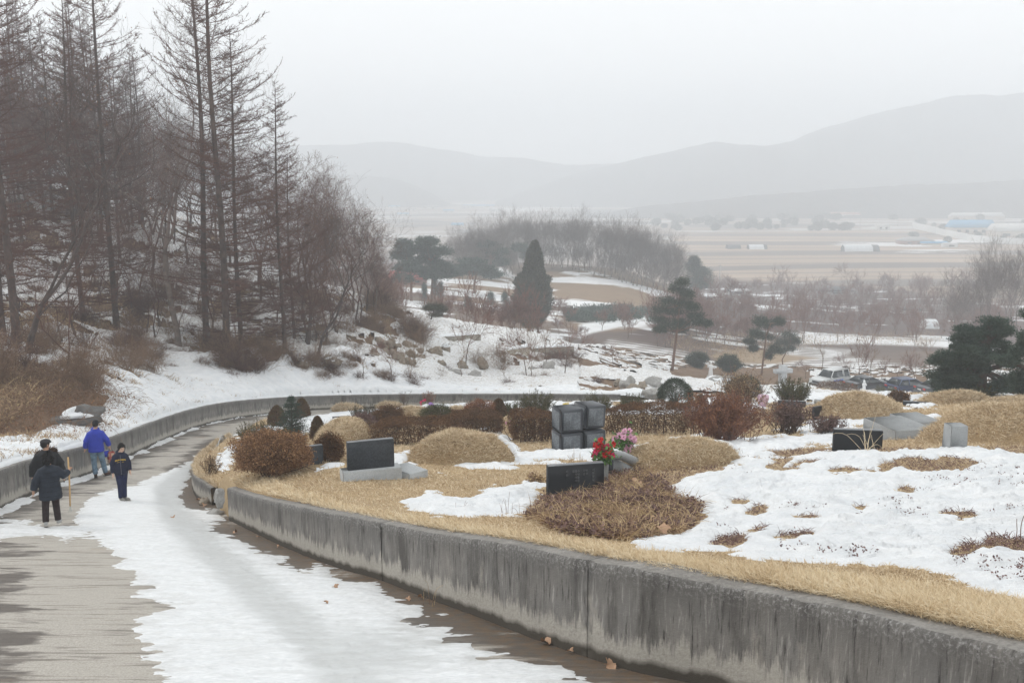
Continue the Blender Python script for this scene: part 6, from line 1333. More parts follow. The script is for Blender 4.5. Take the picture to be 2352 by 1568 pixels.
def fill(poly, n, ru, rv):
    return [(u, v, ru * rnd(rs, .7, 1.2), rv * rnd(rs, .7, 1.2)) for u, v in scatter_poly(poly, n, rs)]
# tall twin cypress
p = base_at(1222, 770, False); sc = scale_at(p); o = empty('cypress_tree', p); tag(o, 'tall dark columnar cypress on two trunks rising from the snowy ridge', 'tree'); rsx = np.random.RandomState(3)
m = 44000; f = rsx.rand(m) ** .85; az = rsx.rand(m) * 6.283; prof = np.interp(f, [0, .08, .2, .42, .58, .64, .78, .9, 1], [.35, .75, .98, 1.0, .88, .62, .42, .26, .03]) * (1 + .5 * fbm(az * 1.6, f * 9, 4, 5)) + .03; R_ = 40 * sc; h = 212 * sc
pts = np.stack([prof * R_ * (.35 + .65 * rsx.rand(m) ** .6) * np.cos(az) + (f * 8 - 2) * sc, prof * R_ * .9 * np.sin(az), h * (.09 + .91 * f)], 1); d = np.stack([np.cos(az) * .35, np.sin(az) * .35, np.ones(m)], 1)
part_mesh(o, 'crown', leaf_mesh(pts, .34, rsx, 1, .08, d, .38), M_CYP); part_mesh(o, 'trunk', seg_arrays(np.array([[-.5, 0, -.5, -.4, 0, h * .3, .22, .15], [1.0, 0, -.5, .6, 0, h * .35, .2, .14], [0, 0, h * .2, .3, 0, h * .93, .15, .03]]), 7), M_BARK_P)
clump_tree('pine_tree', 1543, 852, [(1543, 852), (1547, 810), (1552, 760), (1556, 700), (1558, 640)], [(1558, 645, 18, 14), (1548, 662, 26, 16), (1570, 672, 26, 16), (1532, 690, 30, 16), (1566, 694, 30, 18), (1585, 704, 22, 15), (1516, 712, 28, 16), (1550, 716, 34, 18), (1590, 722, 26, 15), (1508, 733, 26, 14), (1535, 742, 32, 16), (1566, 742, 30, 15), (1600, 738, 22, 12), (1622, 742, 14, 8), (1512, 754, 20, 10), (1558, 758, 24, 10)], 'tall green pine with a bare leaning trunk, left of the crooked pine', 1, M_PINE, 1000, .15, .17, flat=.6)
clump_tree('pine_tree', 1748, 862, [(1748, 862), (1751, 830), (1752, 800), (1757, 770), (1764, 740)], [(1740, 735, 22, 15), (1762, 748, 28, 15), (1784, 738, 14, 12), (1728, 762, 20, 14), (1756, 775, 30, 14), (1775, 800, 18, 18), (1722, 785, 16, 10), (1768, 818, 12, 16), (1730, 800, 12, 8)], 'crooked dark pine with ragged windswept clumps behind the white cross', 2, M_PINE, 1150, .15, .13, flat=.6)
clump_tree('pine_tree', 1800, 846, [(1800, 846), (1796, 825), (1806, 805), (1812, 780)], [(1808, 768, 22, 10), (1822, 782, 16, 10), (1798, 785, 18, 12), (1812, 800, 18, 10), (1790, 805, 14, 8)], 'smaller spreading pine just right of the crooked pine', 3, M_PINE, 1000, .15, .09, flat=.6)
clump_tree('round_evergreen', 1601, 846, [(1601, 846), (1601, 820)], [(1600, 818, 20, 13), (1590, 828, 14, 10), (1612, 826, 16, 12), (1602, 836, 16, 8)], 'rounded dark evergreen shrub left of the white statue', 4, M_PINE, 2200, .13, .08); clump_tree('round_evergreen', 1678, 866, [(1678, 866), (1678, 840)], [(1678, 830, 22, 12), (1664, 840, 16, 10), (1692, 842, 16, 10), (1678, 850, 14, 8)], 'rounded dark evergreen shrub right of the white statue', 5, M_PINE, 2200, .13, .08)
clump_tree('dark_pine', 2250, 915, [(2250, 915), (2252, 850), (2256, 780), (2258, 745)], fill([(2255, 722), (2225, 745), (2175, 790), (2150, 830), (2165, 880), (2150, 905), (2300, 915), (2330, 860), (2300, 780), (2280, 735)], 46, 26, 15), 'massive dark pine, left one of the pair at the right edge', 6, M_PINE2, 1400, .09, .30)
clump_tree('dark_pine', 2372, 925, [(2372, 925), (2372, 850), (2370, 750)], fill([(2350, 728), (2310, 770), (2300, 840), (2310, 905), (2450, 920), (2450, 740), (2390, 720)], 34, 26, 15), 'dark pine cut off by the right edge of the photo', 7, M_PINE2, 1400, .09, .30)
clump_tree('dark_pine', 2170, 905, [(2170, 905), (2170, 830)], fill([(2150, 820), (2140, 900), (2220, 905), (2220, 830)], 14, 20, 10), 'low dark pine skirt left of the massive pine', 8, M_PINE2, 1200, .09, .15)
clump_tree('low_pine', 985, 738, [(985, 738), (996, 715)], [(1000, 702, 24, 8), (985, 708, 16, 7), (1012, 712, 16, 9), (1003, 722, 20, 8)], 'low dark umbrella pine on the skyline of the snowy rise', 9, M_CYP, 1300, .09, .10)
clump_tree('blue_conifer', 1603, 672, [(1603, 672), (1603, 620)], [(1590, 598, 10, 10), (1592, 612, 20, 12), (1606, 624, 26, 13), (1608, 640, 30, 14), (1605, 655, 28, 12)], 'hazy blue-green conifer at the right end of the row of tall bare trees', 10, M_PINE2, 2200, .35, .2, flat=.9)
for k, (u, v, tr, cl, lab) in enumerate([(992, 690, [(992, 690), (994, 640), (990, 600)], [(985, 556, 26, 12), (968, 575, 28, 12), (1005, 580, 30, 12), (980, 600, 34, 14), (1012, 612, 28, 12), (960, 618, 24, 10), (995, 632, 34, 12), (1030, 630, 18, 8)], 'hazy tall pine above the graves on the knoll, left'), (945, 690, [(945, 690), (945, 620)], [(930, 565, 20, 14), (925, 590, 26, 16), (935, 615, 28, 14), (930, 638, 24, 12)], 'hazy pine beside the red-roofed house'),
      (1090, 676, [(1090, 676), (1090, 650), (1096, 625)], [(1085, 603, 34, 10), (1060, 618, 26, 9), (1110, 618, 30, 10), (1130, 632, 20, 8), (1080, 626, 30, 9), (1045, 628, 16, 7)], 'flat-topped hazy pine with a short clear trunk on the knoll'), (1128, 645, [(1128, 645), (1128, 590)], [(1118, 562, 24, 9), (1105, 578, 28, 10), (1140, 580, 26, 10), (1120, 596, 34, 11), (1150, 605, 20, 10), (1095, 600, 20, 9)], 'hazy layered pine behind the flat-topped pine'), (1210, 640, [(1210, 640), (1208, 600)], [(1195, 570, 20, 12), (1220, 585, 22, 12)], 'hazy pine partly hidden behind the tall cypress')]):
    clump_tree('hazy_pine', u, v, tr, cl, lab, 20 + k, M_PINE2, 1500, .42, .3)
for k, (u, v, w, h, lab) in enumerate([(975, 698, 7, 46, 'slim cypress leftmost of three on the snowy knoll'), (999, 690, 9, 54, 'tallest slim cypress of three on the snowy knoll'), (1012, 692, 8, 44, 'slim cypress rightmost of three on the snowy knoll'), (1127, 706, 12, 34, 'small rounded evergreen on the knoll, left'), (1160, 700, 10, 28, 'small rounded evergreen on the knoll, middle'), (1166, 722, 18, 30, 'round dark evergreen on the knoll by the tall cypress'), (1075, 712, 12, 30, 'small dark evergreen below the flat-topped pine')]):
    clump_tree('small_evergreen', u, v, [(u, v), (u, v - h * .5)], [(u, v - h * q, w * (1.1 - q * .7), h * .16) for q in (.3, .45, .6, .75, .9)], lab, 40 + k, M_PINE2, 350, .18, .12, nd=1)
# the row of tall bare trees on the knoll
HZ = [tree_meshes('tree', broad(81, 17, .22, .16, .36, 6, br=(3, 4), gn=.78, up=.2, fmin=.011)), tree_meshes('tree', broad(82, 17, .20, .12, .38, 6, br=(3, 4), gn=.78, up=.2, fmin=.011)), tree_meshes('tree', broad(83, 15, .20, .2, .36, 6, br=(3, 4), gn=.76, up=.22, fmin=.011))]
for m_ in HZ:
    pass
M_TWIG_H = m_simple('hazy_twigs', (.16, .13, .12), .95, .3, .3)
rs = np.random.RandomState(41)
tp_u, tp_v = [1030, 1080, 1130, 1200, 1260, 1330, 1400, 1460, 1510, 1560], [530, 510, 500, 478, 488, 486, 492, 505, 525, 555]; bs_v = [640, 640, 635, 618, 612, 618, 632, 650, 662, 668]
SCT = []
for k in range(58):
    u = 1035 + 525 * (k + rs.rand()) / 58; v = np.interp(u, tp_u, bs_v) + rnd(rs, -6, 10); tv = np.interp(u, tp_u, tp_v) + rnd(rs, -4, 22); p = base_at(u, v, False); sc = scale_at(p); i = k % 3; s = (v - tv) * sc / [21, 20.5, 19][i]; make_tree('tall_bare_tree', HZ[i], (M_BARK_G, M_TWIG_H), p - [0, 0, .3], s * 1.0, rs.rand() * 6, 'tall hazy bare tree in the dense row along the knoll', 'tree', 'row of tall bare trees on the knoll')
# orchard and scrub in the valley
UG = [tree_meshes('tree', broad(95, 6, .07, .08, .5, 4, br=(4, 5), gn=.76, up=.15, fmin=.014))]
for k in range(54):
    u = 1040 + 520 * (k + rs.rand()) / 54; v = np.interp(u, tp_u, bs_v) + rnd(rs, -4, 14); p = base_at(u, v, False); make_tree('grove_sapling', UG[0], (M_BARK_G, M_TWIG_H), p, rnd(rs, .8, 1.5), rs.rand() * 6, 'low bare sapling at the foot of the tall bare tree row', 'sapling', 'saplings under the tree row')
VS = [tree_meshes('tree', broad(91, 5, .07, .2, .65, 4, br=(4, 5), gn=.74, fmin=.016)), tree_meshes('tree', broad(92, 6, .07, .2, .5, 4, br=(4, 5), gn=.76, up=.2, fmin=.016))]
for k in range(210):
    u = rnd(rs, 1500, 2330); v = rnd(rs, 672, 800)
    if u < 1600 and v < 730: v = 740 + rs.rand() * 50
    p = base_at(u, v, False, y0=125); red = v > 700 and rs.rand() < .6; s = rnd(rs, .8, 1.4) * (1.0 if v > 710 else 1.3)
    make_tree('orchard_tree' if red else 'scrub_tree', VS[k % 2], (M_BARK_G, M_TWIG_R if red else M_TWIG_H), p, s, rs.rand() * 6, 'reddish bare fruit tree in the valley orchard' if red else 'grey bare scrub tree on the valley floor', 'tree', 'orchard trees in the valley' if red else 'scrub trees in the valley')
for k in range(46):
    u = rnd(rs, 880, 1460); v = rnd(rs, 735, 800) if u > 1000 else rnd(rs, 690, 735); p = base_at(u, v, False, y0=108)
    s = rnd(rs, .5, 1.0); make_tree('scrub_tree', VS[k % 2], (M_BARK_G, M_TWIG_H), p, s, rs.rand() * 6, 'low grey scrub tree in the hollow behind the snowy rise', 'tree', 'scrub trees in the hollow')
for k, (u, v, hpx, lab) in enumerate([(1886, 866, 105, 'bare tree directly behind the silver off-road car'), (1945, 872, 80, 'bare tree behind the dark sedan'), (1972, 872, 120, 'tall bare tree with two stems behind the dark sedan'), (2000, 874, 90, 'slender bare tree right of the two-stemmed tree'), (2060, 874, 70, 'bare tree behind the parking wall'), (2100, 880, 90, 'bare tree behind the blue car'), (2130, 884, 130, 'leaning bare tree left of the massive dark pine'), (1850, 870, 60, 'small bare bushy tree right of the cross'), (2025, 872, 60, 'low bare tree above the parking wall')]):
    p = base_at(u, v, False, y0=100); sc = scale_at(p); h = hpx * sc; i = k % 3; make_tree('bare_tree', [SAP[0], SAP[1], VS[1]][i], (M_BARK_G, M_TWIG_G), p, h / [6.5, 6.5, 7.0][i], k, lab, 'tree')
for k, (u, v, hpx, lab) in enumerate([(2215, 812, 210, 'big pale grey bare tree behind the massive pine, left one'), (2270, 815, 250, 'big pale grey bare tree behind the massive pine, middle one'), (2335, 820, 280, 'big pale grey bare tree at the right edge'), (2190, 800, 150, 'smaller pale bare tree, first of the pale trees from the left'), (2245, 790, 200, 'pale bare tree second from the left in the pale group'), (2300, 800, 240, 'pale bare tree second from the right edge'), (2385, 815, 260, 'pale bare tree cut off by the right edge')]):
    p = base_at(u, v, False, y0=120); sc = scale_at(p); make_tree('pale_bare_tree', HZ[k % 3], (M_BARK_G, M_TWIG_G), p, hpx * sc / [21, 20.5, 19][k % 3], k, lab, 'tree', None)
p = base_at(1948, 670, False, y0=250); sc = scale_at(p); make_tree('bare_tree', SAP[1], (M_BARK_G, M_TWIG_H), p, 84 * sc / 6.5, 1, 'single thin tree standing tall against the pale fields', 'tree')
# distant dark tree clumps
rs = np.random.RandomState(55)
def far_tree_mesh(seed):
    r = np.random.RandomState(seed); pts, d = shell(r, 500, (3, 3, 3.2), .3, lump=.4, seed=seed); pts[:, 2] += 3.4; return raw_mesh('crown', *leaf_mesh(pts, .9, r, 2, .2, d, .5)), raw_mesh('trunk', *seg_arrays(np.array([[0, 0, -1, 0, 0, 3, .25, .2]]), 5))
FT = [far_tree_mesh(k) for k in range(3)]
for k in range(130):
    if k < 96: u = rnd(rs, 1500, 2110); v = rnd(rs, 500, 530) if u < 1960 else rnd(rs, 490, 505)
    else: u = rnd(rs, 2090, 2400); v = rnd(rs, 488, 560)
    p = base_at(u, v, False, y0=300); s = rnd(rs, .45, 1.05); o = empty('far_tree', p, k); o.scale = (s * 1.3, s * 1.3, s); tag(o, 'dark tree clump fading in haze across the fields', 'tree', 'far trees beyond the fields'); obj('crown', FT[k % 3][0], M_PINE2, o); obj('trunk', FT[k % 3][1], M_BARK_G, o)

# ------------------------------------------------------------------ buildings in the valley
def col(name, c, r=.7): return m_simple(name, c, r, .08, .5)
C_W = col('white_wall', (.68, .68, .66)); C_B = col('blue_roof', (.12, .38, .62)); C_CR = col('cream_wall', (.55, .49, .42)); C_GR = col('grey_roof', (.36, .35, .34)); C_RED = col('red_roof', (.36, .09, .075)); C_DK = col('dark_roof', (.09, .095, .10)); C_WIN = col('window_dark', (.05, .06, .07), .2); C_BR = col('brown_brick', (.26, .13, .10)); C_TUN = col('tunnel_sheet', (.66, .68, .69), .4); C_SN = M_SNOW
def house(name, u, v, wpx, hpx, label, wall, roof, pitch=.35, dep=.6, nwin=3, turn=.1, y0=200, snow=False, hip=False, cat='building', eave=.04):
    p = base_at(u, v, False, y0=y0); sc = scale_at(p); w = wpx * sc; h = hpx * sc; d = w * dep if w < 25 else 14; rh = h * pitch; wh = h - rh; o = empty(name, p + [0, d / 2, 0], turn); tag(o, label, cat)
    MB().box((0, 0, wh / 2 - .5), (w, d, wh + 1)).build('wall', wall, o); e = .5; hx = w / 2 + e; hy = d / 2 + e; rx = hx * (.55 if hip else 1)
    V = [(-hx, -hy, wh), (hx, -hy, wh), (hx, hy, wh), (-hx, hy, wh), (-rx, 0, h + .01), (rx, 0, h + .01)]; MB().add(V, [(0, 1, 5, 4), (2, 3, 4, 5), (0, 3, 2, 1)], [(1, 2, 5), (3, 0, 4)]).build('roof', roof, o)
    for k in range(nwin): x = (k + .5) / nwin * w - w / 2; MB().box((x, -d / 2 - .04, wh * .52), (w / nwin * .42, .08, wh * .38)).build('window', C_WIN, o)
    if snow: MB().add([(x * .97, y * .97, z + .12) for x, y, z in V], [(0, 1, 5, 4), (2, 3, 4, 5)]).build('roof_snow', C_SN, o)
    return o
house('factory_hall', 2030, 476, 300, 20, 'very long pale grey factory hall far across the fields', C_CR, C_W, .4, nwin=14, turn=0); house('farm_shed', 1932, 490, 106, 14, 'long shed with a pale blue roof in front of the wooded hill', C_CR, C_B, .75, nwin=4, turn=0); house('farmhouse', 1944, 501, 66, 13, 'cream farmhouse with faded red roof below the long blue-roofed shed', C_W, col('faded_roof', (.5, .3, .26)), .4, nwin=4)
house('site_cabin', 2029, 529, 28, 12, 'small white cabin with two dark windows beside the fields', C_W, C_W, .12, nwin=2); house('factory_shed', 2238, 540, 100, 34, 'factory shed with blue roof behind the white boundary wall', C_CR, C_B, .5, nwin=5); house('factory_shed', 2330, 548, 90, 34, 'white-roofed factory shed at the right edge', C_CR, C_W, .5, nwin=2); house('factory_shed', 2250, 505, 120, 16, 'long pale shed behind the blue-roofed factory', C_CR, C_W, .5, nwin=0)
house('brick_house', 2110, 562, 72, 17, 'brown brick house with a dark hipped roof among the fields', C_BR, C_GR, .5, nwin=3, hip=True); house('farm_shed', 2150, 563, 60, 8, 'low shed with a bright blue roof beside the brick house', C_CR, C_B, .5, nwin=0); house('farm_shed', 2185, 568, 30, 10, 'tiny white-roofed shed right of the brick house', C_W, C_W, .3, nwin=1)
house('red_roofed_house', 936, 652, 76, 28, 'dark house with a red tiled roof half behind the hillside wood', C_BR, C_RED, .62, nwin=3, turn=-.1, y0=180, dep=.7); house('shed', 1698, 676, 42, 12, 'small shed with snow on its roof behind the tall pine', C_GR, C_DK, .4, nwin=1, snow=True, y0=200); house('shed', 1628, 690, 34, 14, 'small grey shed with snowy roof beneath the blue conifer', C_GR, C_DK, .4, nwin=1, snow=True, y0=200)
house('dark_hut', 1925, 676, 74, 16, 'low hut with a dark roof beyond the reddish orchard', C_GR, C_DK, .6, nwin=1, y0=200, hip=True); house('dark_hut', 2095, 716, 42, 10, 'small dark hut by the snowy track at right', C_GR, C_DK, .6, nwin=0, y0=180, hip=True); house('blue_building', 1050, 520, 26, 8, 'small blue-roofed building beyond the bare tree row', C_W, C_B, .6, nwin=1)
house('white_hall', 1100, 476, 70, 6, 'far pale hall in the left valley haze', C_W, C_B, .5, nwin=2, y0=400)
for k, (u, v, w, h) in enumerate([(905, 478, 26, 6), (945, 484, 20, 6), (985, 480, 34, 7), (1030, 488, 24, 7), (1070, 478, 22, 6), (1140, 486, 30, 6), (925, 495, 26, 6), (1190, 480, 26, 5)]): house('far_house', u, v, w, h, 'tiny pale house in the hazy far valley, %s from the left' % ORD[k], C_W, C_B if k % 3 == 0 else C_GR, .4, nwin=2, y0=400)
for k, (u, v, w, h) in enumerate([(2210, 478, 30, 12), (2250, 470, 36, 16), (2300, 476, 30, 12), (2340, 468, 30, 18), (2195, 462, 16, 30)]): house('far_house', u, v, w, h, 'hazy pale village building at the foot of the mountain, %s from the left' % ORD[k], C_CR, C_B if k == 2 else C_W, .3, nwin=3, y0=500)
def tunnel(u, v, wpx, hpx, label, mat, y0=250, endm=None, dpt=7):
    p = base_at(u, v, False, y0=y0); sc = scale_at(p); w = wpx * sc; r = hpx * sc; o = empty('greenhouse', p, .03); tag(o, label, 'greenhouse'); a = np.linspace(0, np.pi, 11); V = []
    for x in np.linspace(-w / 2, w / 2, 9): V += [(x, -math.cos(t) * dpt / 2, math.sin(t) * r - .1) for t in a]
    obj('sheeting', raw_mesh('sheeting', V, grid_faces(9, 11), smooth=True), mat, o)
    for x in (-w / 2, w / 2): b = [(x, -math.cos(t) * dpt / 2, math.sin(t) * r - .1) for t in a]; MB().add(b + [(x, 0, 0)], None, [(11, k, k + 1) for k in range(10)]).build('end_wall', endm or mat, o)
    if endm: MB().tube([(w / 2 + .2, 0, 0), (w / 2 + w * .22, 0, -.1)], [r * 1.02, r], 16).build('dark_bay', endm, o)  # dark-coloured bay at one end of the tunnel
tunnel(1968, 577, 66, 15, 'long white plastic greenhouse with a dark end bay on the fields', C_TUN, endm=C_DK); tunnel(1735, 572, 34, 11, 'short white greenhouse with a dark end bay, middle of the fields', C_TUN, endm=C_DK); tunnel(1684, 571, 30, 10, 'dark covered greenhouse left of the short white one', C_DK); tunnel(2132, 755, 30, 24, 'small white domed greenhouse in the scrub near the big bare trees', C_TUN, 150, dpt=5)
# white boundary wall
def long_wall(pts, hpx, label, mat, name='boundary_wall', th=.4, y0=250):
    P_ = [base_at(u, v, False, y0=y0) for u, v in pts]; o = empty(name, P_[0]); tag(o, label, 'wall'); m = MB()
    for a, b in zip(P_[:-1], P_[1:]):
        h = hpx * scale_at(a); d = unit(np.array([b[1] - a[1], a[0] - b[0], 0])) * th / 2; A, B = a - P_[0], b - P_[0]; m.add([A - d - [0, 0, 1], B - d - [0, 0, 1], B + d - [0, 0, 1], A + d - [0, 0, 1], A - d + [0, 0, h], B - d + [0, 0, h], B + d + [0, 0, h], A + d + [0, 0, h]], [(0, 1, 5, 4), (1, 2, 6, 5), (2, 3, 7, 6), (3, 0, 4, 7), (4, 5, 6, 7)])
    m.build('panels', mat, o); return o
long_wall([(2096, 524), (2150, 537), (2220, 552), (2300, 560), (2352, 561), (2420, 561)], 14, 'long white boundary wall bending round the factory yard', C_W); long_wall([(1950, 884), (2010, 888), (2062, 892), (2120, 894), (2200, 897)], 11, 'low pale concrete wall behind the parked cars', M_GRAN2, 'parking_wall', y0=95)
def pole(u, v, hpx, label, y0=200):
    p = base_at(u, v, False, y0=y0); h = hpx * scale_at(p); o = empty('utility_pole', p); tag(o, label, 'utility pole'); MB().tube([(0, 0, -.5), (0, 0, h)], [.2, .13], 8).build('pole', C_GR, o); MB().box((0, 0, h * .93), (1.8, .12, .12)).build('crossarm', C_GR, o)
pole(1652, 668, 62, 'thin utility pole left of the pale fields beside the blue conifer'); pole(1975, 530, 60, 'faint far utility pole near the long blue-roofed shed', 400); pole(2062, 520, 56, 'faint far utility pole beside the white boundary wall', 400)
# sapling nursery (evergreen rows) seen as one dark band
pts, uvn = hits(scatter_poly([(1290, 716), (1420, 706), (1500, 714), (1505, 730), (1400, 742), (1300, 740)], 700, np.random.RandomState(3)), y1=500, y0=120); rsn = np.random.RandomState(4); L = np.repeat(pts, 26, 0) + np.abs(rsn.randn(len(pts) * 26, 3)) * [.25, .25, .45]; tag(obj('nursery_rows', raw_mesh('nursery_rows', *leaf_mesh(L, .35, rsn, 1, .05, np.repeat([[0, 0, 1.]], len(L), 0), .4)), M_PINE2), 'rows of small dark nursery conifers behind the tall cypress', 'saplings', None, 'stuff')
pts, uvn = hits(scatter_poly([(1540, 770), (2160, 770), (2160, 800), (1900, 800), (1700, 835), (1540, 805)], 500, np.random.RandomState(5)), y1=500, y0=110); L = np.repeat(pts, 30, 0) + rsn.randn(len(pts) * 30, 3) * [.5, .5, .4] + [0, 0, .5]; tag(obj('valley_brush', raw_mesh('valley_brush', *leaf_mesh(L, .22, rsn, 1, .05, np.repeat([[0, 0, 1.]], len(L), 0), .25)), M_WEED), 'reddish brown brush between the snowy fields of the valley', 'brush', None, 'stuff')

# ------------------------------------------------------------------ cross, statues
M_CROSS = m_simple('cross_stone', (.50, .51, .52), .8, .08, 3)
def white_cross():
    p = base_at(1797, 884, False, y0=80); sc = scale_at(p); h = 47 * sc; o = empty('white_cross', p, facing(p, .55)); tag(o, 'tall white stone cross standing on the snowy edge left of the parked cars', 'cross'); w = 16 * sc; m = MB().box((0, 0, h / 2 - .2), (w, w * .8, h + .4), bev=.03); m.build('upright', M_CROSS, o); MB().box((0, 0, h * .72), (44 * sc, w * .86, 10 * sc), bev=.03).build('crossbeam', M_CROSS, o)
white_cross()
def loft(rings, n=14):
    """rings: (cx, cy, z, rx, ry)"""
    V = []; th = np.arange(n) / n * 2 * np.pi
    for cx, cy, z, rx, ry in rings: V += [(cx + rx * math.cos(t), cy + ry * math.sin(t), z) for t in th]
    V += [(rings[0][0], rings[0][1], rings[0][2]), (rings[-1][0], rings[-1][1], rings[-1][2])]; m = len(rings); Q = [(i * n + k, i * n + (k + 1) % n, (i + 1) * n + (k + 1) % n, (i + 1) * n + k) for i in range(m - 1) for k in range(n)]
    T = [(m * n, (k + 1) % n, k) for k in range(n)] + [(m * n + 1, (m - 1) * n + k, (m - 1) * n + (k + 1) % n) for k in range(n)]; return np.array(V), Q, T
def statue(u, v, hpx, label, pose, turn, M=None):
    p = base_at(u, v, False, y0=60); sc = scale_at(p); h = hpx * sc; k = h / 1.8; o = empty('statue', p + [0, 0, 0], turn); tag(o, label, 'statue'); m = MB()
    m.add(*loft([(0, 0, 0, .30, .26), (0, 0, .5, .25, .22), (0, 0, .95, .20, .17), (0, 0, 1.15, .22, .16), (0, 0, 1.36, .24, .14), (0, 0, 1.46, .15, .11), (0, 0, 1.52, .06, .06), (0, 0, 1.58, .085, .09), (0, 0, 1.68, .11, .115), (0, 0, 1.78, .08, .09), (0, 0, 1.80, .02, .02)]))
    if pose == 'raise': m.tube([(-.2, 0, 1.38), (-.34, 0, 1.25), (-.36, -.05, 1.62), (-.36, -.05, 1.9)], [.08, .09, .07, .045], 9); m.tube([(.2, 0, 1.38), (.34, -.1, 1.12), (.5, -.3, 1.25), (.55, -.34, 1.32)], [.08, .09, .06, .04], 9)
    else: m.tube([(-.2, 0, 1.38), (-.3, -.05, 1.1), (-.05, -.22, 1.2)], [.09, .09, .05], 9); m.tube([(.2, 0, 1.38), (.3, -.05, 1.1), (.05, -.22, 1.2)], [.09, .09, .05], 9); m.add(*loft([(0, .02, 1.40, .20, .16), (0, .02, 1.60, .15, .14), (0, .02, 1.80, .12, .12), (0, .02, 1.87, .03, .03)]))
    f = m.build('figure', M_WHITE, o, True); f.scale = (k, k, k); b = MB().box((0, 0, -.15), (.8 * k, .7 * k, .4), bev=.03).build('plinth', M_WHITE, o); return o
statue(1632, 868, 38, 'white robed statue raising one arm between two round evergreens', 'raise', .2); statue(1984, 902, 30, 'white hooded statue in front of the dark sedan', 'fold', .3)

